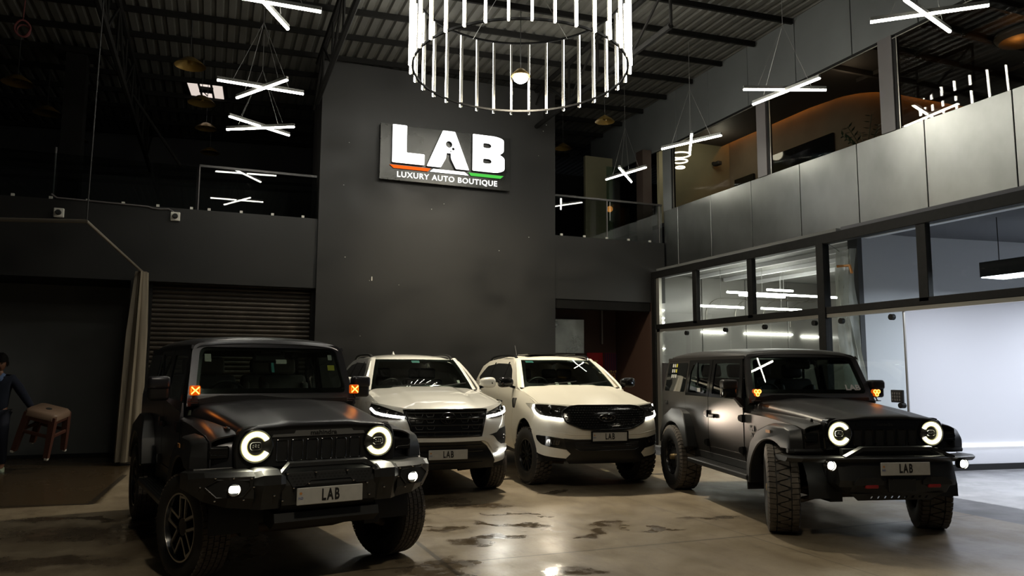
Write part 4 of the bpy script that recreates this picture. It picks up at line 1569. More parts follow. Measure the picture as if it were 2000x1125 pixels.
# ---------------------------------------------------------------- vehicles: shared pieces
M['rubber'] = mat('tyre_rubber', (0.018, 0.017, 0.016), 0.62, noise=0.2, nscale=20)
M['rubber_tread'] = mat('dusty_tread', (0.080, 0.066, 0.052), 0.75, noise=0.25, nscale=25)
M['rim_black'] = mat('gloss_black_rim', (0.010, 0.010, 0.010), 0.25)
M['rim_face'] = mat('machined_rim_face', (0.55, 0.52, 0.47), 0.28, metal=0.9)
M['gold_cap'] = mat('gold_hub_cap', (0.55, 0.40, 0.20), 0.35, metal=0.9)
M['paint_satin'] = mat('satin_black_paint', (0.050, 0.050, 0.056), 0.30, metal=0.65, noise=0.05, nscale=2)
M['paint_matte'] = mat('matte_black_wrap', (0.030, 0.027, 0.025), 0.36, metal=0.40, noise=0.05, nscale=2)
M['cladding_plastic'] = mat('black_flare_plastic', (0.013, 0.013, 0.013), 0.42, noise=0.1, nscale=30)
M['bumper_steel'] = mat('powder_coated_steel', (0.017, 0.017, 0.0165), 0.40, noise=0.15, nscale=60, bump=0.05)
M['gloss_black'] = mat('gloss_black_trim', (0.008, 0.008, 0.008), 0.12)
M['mesh_dark'] = mat('dark_grille_mesh', (0.030, 0.030, 0.030), 0.35, metal=0.6)
M['bumper_black'] = mat('black_bumper_plastic', (0.0055, 0.0055, 0.0055), 0.35, spec=0.35)
M['chrome_dark'] = mat('dark_chrome', (0.12, 0.12, 0.12), 0.18, metal=1.0)
M['chrome'] = mat('chrome', (0.6, 0.6, 0.58), 0.12, metal=1.0)
M['white_gloss'] = mat('pearl_white_paint', (0.76, 0.745, 0.69), 0.35, coat=1.0, coat_rough=0.03)
M['white_satin'] = mat('satin_white_wrap', (0.74, 0.70, 0.60), 0.33, coat=0.25, coat_rough=0.22)
M['screen_glass'] = glass_mat('windscreen_glass', (0.60, 0.68, 0.62), 0.0, 1.5, 0.03)
M['side_glass'] = glass_mat('side_window_glass', (0.45, 0.50, 0.48), 0.0, 1.5, 0.03)
M['tint_glass'] = mat('dark_tinted_glass', (0.006, 0.007, 0.007), 0.03, spec=0.6)
M['lens'] = glass_mat('lamp_lens', (0.85, 0.87, 0.85), 0.02, 1.45, 0.03)
M['lens_dark'] = mat('smoked_lens', (0.012, 0.011, 0.010), 0.08)
M['reflector'] = mat('lamp_reflector', (0.28, 0.27, 0.26), 0.12, metal=1.0)
M['halo_edge_glow'] = emit_mat('headlamp_edge_glow', (0.95, 0.86, 0.30), 0.9)
M['halo_on'] = emit_mat('lit_headlamp_ring', (1.0, 0.97, 0.72), 14.0)
M['drl_on'] = emit_mat('lit_running_lamp', (1.0, 0.96, 0.84), 12.0)
M['drl_cool'] = emit_mat('lit_running_lamp_white', (1.0, 0.99, 0.93), 12.0)
M['fog_on'] = emit_mat('lit_fog_lamp', (1.0, 0.98, 0.80), 14.0)
M['amber_on'] = emit_mat('lit_amber_pod', (1.0, 0.15, 0.008), 2.4)
M['amber_core'] = emit_mat('lit_amber_core', (1.0, 0.42, 0.07), 4.5)
M['amber_lens'] = mat('amber_lens', (0.30, 0.06, 0.006), 0.2, emit=(1.0, 0.12, 0.0), estr=0.5)
M['plate'] = mat('plate_grey_white', (0.44, 0.43, 0.40), 0.5, noise=0.06, nscale=20)
M['plate_text'] = mat('plate_black_text', (0.008, 0.008, 0.008), 0.5)
M['plate_blue'] = mat('plate_blue_text', (0.10, 0.13, 0.30), 0.5)
M['badge_orange'] = mat('plate_orange_mark', (0.5, 0.22, 0.06), 0.5)
M['seat_beige'] = mat('beige_leather', (0.42, 0.39, 0.33), 0.55)
M['seat_dark'] = mat('charcoal_seat', (0.035, 0.034, 0.032), 0.6)
M['interior'] = mat('black_interior', (0.010, 0.010, 0.010), 0.6)
M['red_hook'] = mat('red_recovery_hook', (0.32, 0.02, 0.022), 0.45)
M['sticker_white'] = mat('white_sticker', (0.50, 0.50, 0.48), 0.5)
M['sticker_yellow'] = mat('yellow_sticker', (0.55, 0.50, 0.06), 0.5)
M['sticker_teal'] = mat('teal_sticker', (0.02, 0.22, 0.22), 0.5)
M['sticker_red'] = mat('red_sticker', (0.45, 0.05, 0.04), 0.5)
M['arm_rust'] = mat('dusty_axle', (0.085, 0.060, 0.042), 0.7, noise=0.3, nscale=10)


def wheel(name, Ro, W, rr, style, tread, parent, loc, steer, left):
    """tyre with tread blocks; rim and hub are sub-parts. The outer face looks along -y before turning."""
    h = W / 2
    rc = Ro - (0.018 if tread == 'zigzag' else 0.012)
    prof = [(rr, -h * 0.80), (rr + 0.015, -h * 0.92), (rr + (rc - rr) * 0.45, -h * 1.0), (rr + (rc - rr) * 0.78, -h * 0.97), (rc - 0.012, -h * 0.88), (rc, -h * 0.80),
            (rc, 0), (rc, h * 0.80), (rc - 0.012, h * 0.88), (rr + (rc - rr) * 0.78, h * 0.97), (rr + (rc - rr) * 0.45, h), (rr + 0.015, h * 0.92), (rr, h * 0.80)]
    bm = bmesh.new()
    bm_lathe(bm, prof, 'y', 64)
    fix_normals(bm)
    t = build('tyre', bm, M['rubber'], parent, 50, loc)
    t.rotation_euler = (0, 0, steer + (PI if left else 0))
    bm = bmesh.new()

    def block(n, i, pts, r1=Ro, r0=rc - 0.004):
        a = [bm.verts.new((r1 * math.cos(2 * PI * (i + s) / n), y, r1 * math.sin(2 * PI * (i + s) / n))) for s, y in pts]
        b = [bm.verts.new((r0 * math.cos(2 * PI * (i + s) / n), y, r0 * math.sin(2 * PI * (i + s) / n))) for s, y in pts]
        bm.faces.new(a)
        k = len(pts)
        for j in range(k):
            q = (j + 1) % k
            bm.faces.new((a[q], a[j], b[j], b[q]))
    e = h * 0.88
    if tread == 'zigzag':
        n = 26
        c = h * 0.40
        for i in range(n):
            block(n, i, [(0.12, -c), (0.88, -c), (0.58, c * 0.6), (0.42, c * 0.6)])
            block(n, i, [(0.62, c), (0.92, -c * 0.6), (1.08, -c * 0.6), (1.38, c)])
            for s in (-1, 1):
                o_ = 0.0 if s < 0 else 0.5
                block(n, i, [(o_ + 0.04, s * (c + 0.014)), (o_ + 0.46, s * (c + 0.008)), (o_ + 0.50, s * e), (o_ + 0.10, s * e)])
                block(n, i, [(o_ + 0.53, s * (c + 0.008)), (o_ + 0.97, s * (c + 0.014)), (o_ + 1.02, s * e * 0.96), (o_ + 0.58, s * e)])
                ra, rb = rc - 0.004, rc - 0.045
                for q0, q1 in ((0.10, 0.48), (0.60, 0.98)):
                    vs_ = [(Ro - 0.004, q0, e), (Ro - 0.004, q1, e), (Ro - 0.05, q1, h * 0.985), (Ro - 0.05, q0, h * 0.985)]
                    bm.faces.new([bm.verts.new((r_ * math.cos(2 * PI * (i + o_ + s_) / n), s * y_, r_ * math.sin(2 * PI * (i + o_ + s_) / n))) for r_, s_, y_ in vs_])
    elif tread == 'chunky':
        n = 34
        for i in range(n):
            for y0, y1, o_ in ((-0.88, -0.50, 0), (-0.44, -0.05, 0.4), (0.05, 0.44, 0.1), (0.50, 0.88, 0.6)):
                block(n, i, [(o_ + 0.05, y0 * h), (o_ + 0.70, y0 * h + 0.004), (o_ + 0.86, y1 * h), (o_ + 0.22, y1 * h)])
    else:
        n = 56
        for i in range(n):
            for y0, y1, o_ in ((-0.86, -0.56, 0), (-0.52, -0.20, 0.3), (-0.16, 0.16, 0.6), (0.20, 0.52, 0.2), (0.56, 0.86, 0.5)):
                ym = (y0 + y1) / 2
                block(n, i, [(o_ + 0.04, y0 * h), (o_ + 0.5, y0 * h + 0.005), (o_ + 0.92, y0 * h), (o_ + 1.0, ym * h), (o_ + 0.92, y1 * h), (o_ + 0.5, y1 * h - 0.005), (o_ + 0.04, y1 * h), (o_ + 0.12, ym * h)])
    fix_normals(bm)
    build('tread', bm, M['rubber_tread'], t, 40)
    # rim
    f = -h * 0.78
    bm = bmesh.new()
    bm_lathe(bm, [(rr + 0.004, -h * 0.84), (rr - 0.012, -h * 0.84), (rr - 0.022, f + 0.02), (rr - 0.035, h * 0.1), (0.10, h * 0.12), (0.0, h * 0.12)], 'y', 48)
    fix_normals(bm)
    build('rim', bm, M['rim_black'], t, 40)
    if style == 'split':
        bm = bmesh.new()
        bk = bmesh.new()
        for i in range(5):
            a0 = 2 * PI * i / 5 + 0.3
            pts = []
            rad_ = Vector((math.cos(a0), 0, math.sin(a0)))
            tan_ = Vector((-math.sin(a0), 0, math.cos(a0)))
            for s in (-1, 1):
                p0 = rad_ * 0.066 + tan_ * s * 0.040
                p1 = rad_ * (rr - 0.018) + tan_ * s * 0.046
                sd = tan_ * 0.0095
                q = [p0 - sd, p1 - sd, p1 + sd, p0 + sd]
                bm_prism(bm, [(v.x, v.z) for v in q], lambda a, b: (a, f + 0.010, b), lambda a, b: (a, f + 0.022, b))
                sd2 = sd * 1.7
                q = [p0 - sd2, p1 - sd2, p1 + sd2, p0 + sd2]
                bm_prism(bk, [(v.x, v.z) for v in q], lambda a, b: (a, f + 0.020, b), lambda a, b: (a, f + 0.055, b))
                pts.append(p1)
            d = (pts[1] - pts[0]).normalized()
            sd = Vector((-d.z, 0, d.x)) * 0.008
            m0 = pts[0] * 0.93
            m1 = pts[1] * 0.93
            bm_prism(bm, [(v.x, v.z) for v in (m0 - sd, m1 - sd, m1 + sd, m0 + sd)], lambda a, b: (a, f + 0.012, b), lambda a, b: (a, f + 0.022, b))
        fix_normals(bm)
        fix_normals(bk)
        build('spoke_face', bm, M['rim_face'], t, 30)
        bm_lathe(bk, [(0.0, f + 0.016), (0.066, f + 0.02), (0.075, f + 0.07), (0.0, f + 0.07)], 'y', 24)
        build('spoke', bk, M['rim_black'], t, 30)
        lathe('rim_lip', [(rr + 0.002, -h * 0.85), (rr - 0.010, -h * 0.85), (rr - 0.012, -h * 0.80), (rr + 0.002, -h * 0.80)], M['rim_face'], t, 'y', 48)
    elif style == 'holes':
        bm = bmesh.new()
        circle = lambda r_, n_, cx_=0, cz_=0: [(cx_ + r_ * math.cos(2 * PI * q / n_), cz_ + r_ * math.sin(2 * PI * q / n_)) for q in range(n_)]
        hs = [circle(0.028, 12, (rr - 0.070) * math.cos(2 * PI * q / 14), (rr - 0.070) * math.sin(2 * PI * q / 14)) for q in range(14)]
        bm_sheet(bm, circle(rr - 0.012, 48), lambda a, b: (a, f + 0.015 + 0.03 * (1 - min(1, math.hypot(a, b) / (rr - 0.02))), b), hs, 9, None, 0.012, (0, -1, 0))
        for q in range(20):
            a = 2 * PI * q / 20
            bm_box(bm, ((rr - 0.022) * math.cos(a), f + 0.008, (rr - 0.022) * math.sin(a)), (0.014, 0.012, 0.014))
        build('wheel_disc', bm, M['cladding_plastic'], t, 30)
        lathe('hub_cap', [(0, f - 0.03), (0.036, f - 0.026), (0.042, f + 0.04), (0, f + 0.04)], M['gold_cap'], t, 'y', 20)
    else:
        bm = bmesh.new()
        for i in range(6):
            a0 = 2 * PI * i / 6
            for s in (-1, 1):
                pts = [(0.05, a0 + s * 0.05), (rr - 0.012, a0 + s * 0.16), (rr - 0.012, a0 + s * 0.30), (0.06, a0 + s * 0.50)]
                bm_prism(bm, [(r_ * math.cos(a), r_ * math.sin(a)) for r_, a in pts], lambda a, b: (a, f + 0.012, b), lambda a, b: (a, f + 0.05, b))
        bm_lathe(bm, [(0.0, f), (0.07, f + 0.01), (0.08, f + 0.06), (0.0, f + 0.06)], 'y', 24)
        fix_normals(bm)
        build('spoke', bm, M['rim_black'], t, 30)
        lathe('hub_cap', [(0, f - 0.012), (0.03, f - 0.01), (0.034, f + 0.03), (0, f + 0.03)], M['chrome_dark'], t, 'y', 20)
    return t


def plate(parent, x, y, z, tiltz=0.0, frame=False):
    p = box('number_plate', (x, y, z), (0.012, 0.50, 0.12), M['plate'], parent, 0.004)
    text('plate_text', 'LAB', M['plate_text'], p, (x + 0.0075, y, z), (0, 1, 0), (0, 0, 1), 0.112, 0.0012, 0.0036, 0.60, 1.30)
    text('plate_country_mark', 'IND', M['plate_blue'], p, (x + 0.0075, y - 0.222, z - 0.012), (0, 1, 0), (0, 0, 1), 0.024, 0.0006, 0.0003, 0.9)
    lathe('plate_emblem', [(0, x + 0.0062), (0.010, x + 0.0072), (0.010, x + 0.005)], M['badge_orange'], p, 'x', 14, None, (0, y - 0.222, z + 0.022))
    if frame:
        bm = bmesh.new()
        for a, b in (((-0.27, -0.075), (0.27, -0.060)), ((-0.27, 0.060), (0.27, 0.075)), ((-0.27, -0.075), (-0.25, 0.075)), ((0.25, -0.075), (0.27, 0.075))):
            span(bm, (x - 0.012, y + a[0], z + a[1]), (x + 0.010, y + b[0], z + b[1]))
        build('plate_frame', bm, M['gloss_black'], p)
    return p


def seat(parent, x, y, z, m, w=0.50):
    """front seat with backrest and headrest; x is the cushion's rear edge"""
    bm = bmesh.new()
    bm_box(bm, (x + 0.25, y, z), (0.52, w, 0.16), 0.05, None, 3)
    s = build('seat', bm, m, parent, 50)
    rot = Matrix.Rotation(R(-14), 3, 'Y')
    bm = bmesh.new()
    bm_box(bm, (0, 0, 0.30), (0.13, w, 0.60), 0.055, None, 3)
    for sd in (-1, 1):
        bm_box(bm, (0.04, sd * (w / 2 - 0.04), 0.28), (0.14, 0.09, 0.46), 0.035, None, 3)
    b = build('backrest', bm, m, s, 50, (x, y, z + 0.02), (0, R(-14), 0))
    bm = bmesh.new()
    bm_box(bm, (0.0, 0, 0.70), (0.10, 0.28, 0.18), 0.045, None, 3)
    bm_tube(bm, [(0, -0.06, 0.58), (0, -0.06, 0.66)], 0.006, 6)
    bm_tube(bm, [(0, 0.06, 0.58), (0, 0.06, 0.66)], 0.006, 6)
    build('headrest', bm, m, s, 50, (x, y, z + 0.02), (0, R(-14), 0))
    return s


def cabin(car, x0, zf, m, driver_y=-0.36, rows=2, dash_x=None, wheel_z=None):
    """seats, dashboard and steering wheel behind the windscreen"""
    for r in range(rows):
        for y in (-0.37, 0.37):
            seat(car, x0 - r * 0.85, y, zf, m)
    dx = dash_x
    bm = bmesh.new()
    secs = []
    for y in (-0.68, -0.5, -0.15, 0.15, 0.5, 0.68):
        hz = wheel_z + (0.03 if -0.55 < y < -0.1 else 0.0)
        secs.append([(dx + 0.22, y, hz + 0.02), (dx, y, hz + 0.04), (dx - 0.10, y, hz), (dx - 0.12, y, hz - 0.25), (dx + 0.22, y, hz - 0.35)])
    bm_loft(bm, secs)
    fix_normals(bm)
    build('dashboard', bm, M['interior'], car, 40)
    bm = bmesh.new()
    c = Vector((dx - 0.26, driver_y, wheel_z + 0.0))
    ring = []
    for q in range(24):
        a = 2 * PI * q / 24
        ring.append(c + Vector((0.07 * math.sin(a), 0.185 * math.cos(a), 0.17 * math.sin(a))))
    bm_tube(bm, ring, 0.015, 6, True)
    bm_tube(bm, [ring[0], ring[12]], 0.018, 6)
    bm_tube(bm, [c, ring[18]], 0.016, 6)
    bm_tube(bm, [c, (dx, driver_y, wheel_z - 0.08)], 0.03, 6)
    build('steering_wheel', bm, M['interior'], car, 40)


def headlight_spot(car, x, y, z, power, color, aim=(1, 0, -0.06), ang=70, size=0.06):
    lamp('headlamp_beam', 'SPOT', (x, y, z), power, color, size, car, aim, R(ang), 0.8)


# ---------------------------------------------------------------- boxy black off-road vehicles
def boxy(root, paint, lift, steer, Ro, W, rr, style, tread, steel):
    """steel = 'facet' (winged bumper with mesh panel) or 'tube' (flat bar bumper with hooks)"""
    L = lift
    body = []

    def ys(x, z):
        y = 0.80
        if z < 0.80:
            y -= 0.05 * ((0.80 - z) / 0.30) ** 2
        if z > 1.28:
            y -= (z - 1.28) * 0.175
        return y

    def S(sy, off=0.0):
        return lambda a, b: (a, sy * (ys(a, b) + off), b + L)

    def arc(cx, r, a0, a1, n=14, cz=0.44, sx=1.0):
        return [(cx + sx * r * math.cos(R(a0 + (a1 - a0) * i / n)), cz + r * math.sin(R(a0 + (a1 - a0) * i / n))) for i in range(n + 1)]

    for sy in (-1, 1):
        out = (0, sy, 0)
        # front fender: side, shelf and lamp face
        bm = bmesh.new()
        ol = [(-0.855, 0.56), (-0.855, 1.15), (-0.3, 1.13), (0.30, 1.085), (0.47, 1.055), (0.47, 0.87)] + arc(0, 0.50, 60, 166, 14, 0.44) + [(-0.50, 0.50), (-0.50, 0.56)]
        bm_sheet(bm, ol, S(sy), (), 0.12, None, 0.012, out)
        top = lambda a, b: (a, sy * b, (interp(a, [(-0.86, 1.15), (-0.3, 1.13), (0.30, 1.085), (0.47, 1.055)]) + (0.80 - b) * 0.16 - 0.02 * max(0, (b - 0.72) / 0.08) ** 2 + 0.02) + L)
        bm_sheet(bm, [(-0.855, 0.50), (0.465, 0.50), (0.465, 0.802), (-0.855, 0.802)], top, (), 0.12, 0.03, 0.012, (0, 0, 1))
        bm_sheet(bm, rounded([(0.50, 0.86), (0.80, 0.86), (0.80, 1.07), (0.66, 1.095), (0.50, 1.10)], [0, .02, .04, .02, 0], 4),
                 lambda a, b: (0.468 - 0.05 * ((a - 0.5) / 0.3) ** 2 - 0.10 * max(0, (b - 0.98) / 0.12) ** 2, sy * a, b + L), (), 0.05, None, 0.012, (1, 0, 0))
        build('fender', bm, paint, root, 38)
        # running-lamp block on the fender face
        lp = box('fender_lamp', (0.462, sy * 0.735, 0.975 + L), (0.03, 0.15, 0.095), M['gloss_black'], root, 0.012)
        lp.rotation_euler = (0, 0, 0)
        bm = bmesh.new()
        bm_tube(bm, [(0.479, sy * 0.675, 0.945 + L), (0.479, sy * 0.69, 0.958 + L), (0.479, sy * 0.79, 0.962 + L), (0.479, sy * 0.80, 0.99 + L)], 0.004, 6)
        bm_tube(bm, [(0.479, sy * 0.675, 1.005 + L), (0.479, sy * 0.795, 1.01 + L)], 0.003, 6)
        build('lamp_guide', bm, M['chrome_dark'], lp, 40)
        # flares
        fo = [(-0.55, 0.42), (-0.53, 0.66), (-0.44, 0.86), (-0.28, 1.00), (-0.08, 1.085), (0.28, 1.085), (0.43, 1.055), (0.485, 0.95), (0.49, 0.855), (0.40, 0.855)]
        fi = arc(0.0, 0.475, 60, 166, 12, 0.44)[0:] + [(-0.475, 0.42)]
        f = prism('flare', fo + fi, lambda a, b: (min(a, 0.455), sy * (0.80 if b > 0.6 else 0.74), b + L), lambda a, b: (a - 0.30 * max(0, a - 0.22), sy * (0.935 - 0.03 * max(0, (b - 0.98) / 0.1)), b - 0.02 * max(0, (b - 0.95) / 0.13) + L), M['cladding_plastic'], root, 0.012)
        bm = bmesh.new()
        span(bm, (-0.06, sy * 0.932, 0.985 + L), (0.03, sy * 0.938, 1.015 + L))
        build('side_marker', bm, M['badge_orange'], f)
        bm = bmesh.new()
        bm_loft(bm, [[(x_, sy * y_, z_ + L) for x_, z_ in ((0.36, 0.825), (xf_ - 0.01, 0.825), (xf_, 0.845), (xf_ - 0.012, 0.868), (0.36, 0.868))] for y_, xf_ in ((0.56, 0.485), (0.80, 0.48), (0.90, 0.45), (0.938, 0.40))])
        fix_normals(bm)
        build('lower_trim', bm, M['cladding_plastic'], f, 25)
        ro_ = [(-2.29, 0.62), (-2.35, 0.88), (-2.50, 1.05), (-2.68, 1.105), (-2.98, 1.105), (-3.20, 0.98), (-3.34, 0.76), (-3.36, 0.60)]
        ri = list(reversed(arc(-2.85, 0.475, 20, 160, 12, 0.44)))
        prism('flare', list(reversed(ro_)) + list(reversed(ri)), lambda a, b: (a, sy * 0.76, b + L), lambda a, b: (a, sy * (0.935 - 0.05 * max(0, (b - 1.0) / 0.1)), b + L), M['cladding_plastic'], root, 0.012)
        # doors and quarter panel
        d = sheet('door', rounded([(-0.865, 0.58), (-0.865, 1.16), (-0.90, 1.29), (-1.86, 1.29), (-1.86, 0.58)], [.03, 0, .01, .01, .04]), S(sy, 0.004), paint, root, (), 0.12, None, 0.03, out)
        sheet('door_crease', [(-0.90, 0.655), (-1.83, 0.655), (-1.83, 0.675), (-0.90, 0.675)], S(sy, 0.012), paint, d, (), 0.3, None, 0.012, out)
        sheet('window_trim', rounded([(-0.90, 1.285), (-1.02, 1.77), (-1.86, 1.77), (-1.86, 1.285)], .02), S(sy, 0.002), M['gloss_black'], d, [rounded([(-1.00, 1.33), (-1.07, 1.715), (-1.78, 1.715), (-1.78, 1.33)], .03)], 0.2, None, 0.02, out)
        sheet('window_glass', [(-0.98, 1.32), (-1.05, 1.725), (-1.79, 1.725), (-1.79, 1.32)], S(sy, -0.008), M['side_glass'], d, (), 0.4, None, 0, out)
        hb = box('door_handle', (-1.72, sy * 0.822, 1.06 + L), (0.17, 0.03, 0.05), M['gloss_black'], d, 0.01)
        for z_ in (1.08, 0.72):
            bm = bmesh.new()
            bm_prism(bm, [(-0.84, z_ - 0.045), (-0.84, z_ + 0.045), (-0.93, z_ + 0.03), (-0.95, z_), (-0.93, z_ - 0.03)], lambda a, b: (a, sy * 0.80, b + L), lambda a, b: (a, sy * 0.832, b + L))
            fix_normals(bm)
            build('hinge', bm, M['gloss_black'], d)
        ol = [(-1.875, 0.58), (-1.875, 1.29), (-2.66, 1.29), (-2.66, 1.0)] + arc(-2.85, 0.52, 70, 164, 8, 0.44)[::-1][::-1][::-1][::-1]
        ol = [(-1.875, 0.58), (-1.875, 1.29), (-2.66, 1.29)] + [(-2.85 + 0.55 * math.cos(R(a)), 0.44 + 0.55 * math.sin(R(a))) for a in (70, 60, 50, 40, 30, 20)] + [(-2.32, 0.58)]
        d = sheet('door', ol, S(sy, 0.004), paint, root, (), 0.12, None, 0.03, out)
        sheet('window_trim', rounded([(-1.875, 1.285), (-1.875, 1.77), (-2.66, 1.77), (-2.66, 1.285)], .02), S(sy, 0.002), M['gloss_black'], d, [rounded([(-1.95, 1.33), (-1.95, 1.715), (-2.50, 1.715), (-2.58, 1.60), (-2.58, 1.33)], .03)], 0.2, None, 0.02, out)
        sheet('window_glass', [(-1.94, 1.32), (-1.94, 1.725), (-2.60, 1.725), (-2.60, 1.32)], S(sy, -0.008), M['side_glass'], d, (), 0.4, None, 0, out)
        box('quarter_bar', (-2.30, sy * 0.755, 1.52 + L), (0.03, 0.02, 0.42), M['gloss_black'], d)
        for z_ in (1.08, 0.72):
            bm = bmesh.new()
            bm_prism(bm, [(-1.86, z_ - 0.045), (-1.86, z_ + 0.045), (-1.94, z_ + 0.03), (-1.96, z_), (-1.94, z_ - 0.03)], lambda a, b: (a, sy * 0.80, b + L), lambda a, b: (a, sy * 0.832, b + L))
            fix_normals(bm)
            build('hinge', bm, M['gloss_black'], d)
        ol = [(-2.675, 1.03), (-2.675, 1.79), (-3.50, 1.79), (-3.56, 1.60), (-3.58, 1.29), (-3.58, 0.62), (-3.40, 0.62)] + [(-2.85 + 0.53 * math.cos(R(a)), 0.44 + 0.55 * math.sin(R(a))) for a in (165, 150, 135, 120, 105, 90, 75)]
        q = sheet('quarter_panel', ol, S(sy), paint, root, (), 0.12, None, 0.02, out)
        sheet('quarter_glass', rounded([(-2.72, 1.33), (-2.72, 1.73), (-3.46, 1.73), (-3.50, 1.33)], .03), S(sy, 0.004), M['tint_glass'], q, (), 0.2, None, 0.006, out)
        # roof side rail above the windows
        sheet('roof_side', [(-0.98, 1.765), (-1.00, 1.80), (-3.52, 1.80), (-3.52, 1.765)], S(sy, 0.004), paint, root, (), 0.2, None, 0.02, out)
        # pillar behind the windscreen frame
        # sill, step board, mud flap
        span_box('sill', (-2.33, sy * 0.70, 0.50 + L), (-0.50, sy * 0.785, 0.60 + L), M['cladding_plastic'], root, 0.01)
        bm = bmesh.new()
        span(bm, (-2.24, sy * 0.74, 0.44 + L), (-0.50, sy * 0.955, 0.50 + L), 0.012)
        for k_ in range(5):
            span(bm, (-2.18, sy * (0.80 + 0.028 * k_), 0.50 + L), (-0.56, sy * (0.815 + 0.028 * k_), 0.506 + L))
        build('step_board', bm, M['cladding_plastic'], root)
        bm = bmesh.new()
        bm_loft(bm, [[(-0.55, sy * 0.70, 0.62 + L), (-0.55, sy * 0.93, 0.62 + L), (-0.53, sy * 0.93, 0.62 + L), (-0.53, sy * 0.70, 0.62 + L)], [(-0.56, sy * 0.70, 0.34 + L), (-0.56, sy * 0.92, 0.34 + L), (-0.54, sy * 0.92, 0.34 + L), (-0.54, sy * 0.70, 0.34 + L)]])
        fix_normals(bm)
        build('mud_flap', bm, M['cladding_plastic'], root)
        # mirror on an arm; the one on the car's left is folded in
        my, mx_ = (1.00, 0.0) if sy < 0 else (0.875, -0.10)
        bm = bmesh.new()
        bm_box(bm, (-0.80 + mx_, sy * my, 1.415 + L), (0.12, 0.17, 0.20), 0.03, None, 3)
        mr = build('door_mirror', bm, M['gloss_black'] if steel == 'tube' else M['cladding_plastic'], root, 40)
        bm = bmesh.new()
        bm_box(bm, (-0.79 + mx_, sy * my, 1.465 + L), (0.135, 0.178, 0.11), 0.03, None, 3)
        build('mirror_cap', bm, paint, mr, 40)
        bm = bmesh.new()
        bm_loft(bm, [[(-0.84, sy * 0.80, 1.20 + L), (-0.94, sy * 0.80, 1.20 + L), (-0.98, sy * 0.79, 1.30 + L), (-0.86, sy * 0.79, 1.30 + L)], [(-0.78 + mx_, sy * (my - 0.06), 1.32 + L), (-0.84 + mx_, sy * (my - 0.06), 1.32 + L), (-0.84 + mx_, sy * (my - 0.05), 1.345 + L), (-0.78 + mx_, sy * (my - 0.05), 1.345 + L)]])
        fix_normals(bm)
        build('mirror_arm', bm, M['cladding_plastic'], mr, 40)
        # wheels
        wheel('wheel', Ro, W, rr, style, tread, root, (0, sy * (0.93 - W / 2 + 0.005 + (0.035 if style == 'holes' else 0)), Ro), steer, sy > 0)
        wheel('wheel', Ro, W, rr, style, tread, root, (-2.85, sy * (0.93 - W / 2 + 0.005 + (0.035 if style == 'holes' else 0)), Ro), 0, sy > 0)
        # wheel-well liners
        for cx_ in (0, -2.85):
            bm = bmesh.new()
            rows = []
            for i_ in range(15):
                a = R(-5 + 190 * i_ / 14)
                rows.append([bm.verts.new((cx_ + 0.49 * math.cos(a), sy * y_, 0.44 + L + 0.49 * math.sin(a))) for y_ in (0.50, 0.79)])
            for i_ in range(14):
                bm.faces.new((rows[i_][0], rows[i_][1], rows[i_ + 1][1], rows[i_ + 1][0]))
            build('wheel_well', bm, M['interior'], root, 60)

    # hood
    st = []
    half = [(0.0, 0.016), (0.30, 0.016), (0.42, 0.014), (0.50, 0.002), (0.62, -0.004), (0.80, -0.012), (0.90, -0.025), (0.96, -0.055), (0.99, -0.10), (1.0, -0.20)]
    xs = [(0.556, 1.150, 0.605), (0.556, 1.160, 0.61), (0.545, 1.170, 0.615), (0.51, 1.180, 0.62), (0.40, 1.192, 0.63), (0.15, 1.222, 0.655), (-0.15, 1.250, 0.685), (-0.45, 1.276, 0.715), (-0.73, 1.298, 0.745)]
    for x, z, w in xs:
        k_ = min(1.0, max(0.0, (z - 1.12) / 0.06))
        left = [(x - (0.10 * max(0, fy - 0.62) ** 2 if x > 0.3 else 0), -fy * w, z + L + dz * (k_ if dz > -0.06 else 1)) for fy, dz in reversed(half)]
        right = [(x - (0.10 * max(0, fy - 0.62) ** 2 if x > 0.3 else 0), fy * w, z + L + dz * (k_ if dz > -0.06 else 1)) for fy, dz in half[1:]]
        st.append(left + right)
    bm = bmesh.new()
    bm_loft(bm, st, False)
    bmesh.ops.recalc_face_normals(bm, faces=bm.faces[:])
    if sum(f.normal.z for f in bm.faces) < 0:
        bmesh.ops.reverse_faces(bm, faces=bm.faces[:])
    hd_ = build('hood', bm, paint, root, 50)
    sd = hd_.modifiers.new('sub', 'SUBSURF')
    sd.levels = sd.render_levels = 2
    for sy in (-1, 1):
        bm = bmesh.new()
        bm_box(bm, (0.30, sy * 0.648, 1.115 + L), (0.10, 0.03, 0.07), 0.01)
        bm_box(bm, (0.33, sy * 0.655, 1.075 + L), (0.05, 0.04, 0.05), 0.008)
        build('hood_latch', bm, M['cladding_plastic'], hd_)
    # cowl and wipers
    cw = sheet('cowl', [(-0.72, -0.74), (-0.72, 0.74), (-0.86, 0.72), (-0.86, -0.72)], lambda a, b: (a, b, 1.285 + L + 0.012 * (-a - 0.72) / 0.14), M['cladding_plastic'], root, (), 0.2, None, 0.02, (0, 0, 1))
    for y0, y1 in ((-0.38, 0.02), (0.20, 0.60)):
        bm = bmesh.new()
        bm_tube(bm, [(-0.745, y0, 1.305 + L), (-0.79, y0 + 0.03, 1.335 + L), (-0.815, y0 + 0.26, 1.375 + L)], [0.014, 0.011, 0.007], 6)
        bm_tube(bm, [(-0.80, y0 - 0.02, 1.335 + L), (-0.83, y0 + 0.50, 1.405 + L)], 0.007, 6)
        fix_normals(bm)
        build('wiper', bm, M['cladding_plastic'], root, 40)

    # windscreen frame and glass
    wx = lambda z: -0.76 - (z - 1.30) * 0.50
    Wf = lambda a, b: (wx(b) + 0.03 * (1 - (a / 0.75) ** 2), a, b + L)
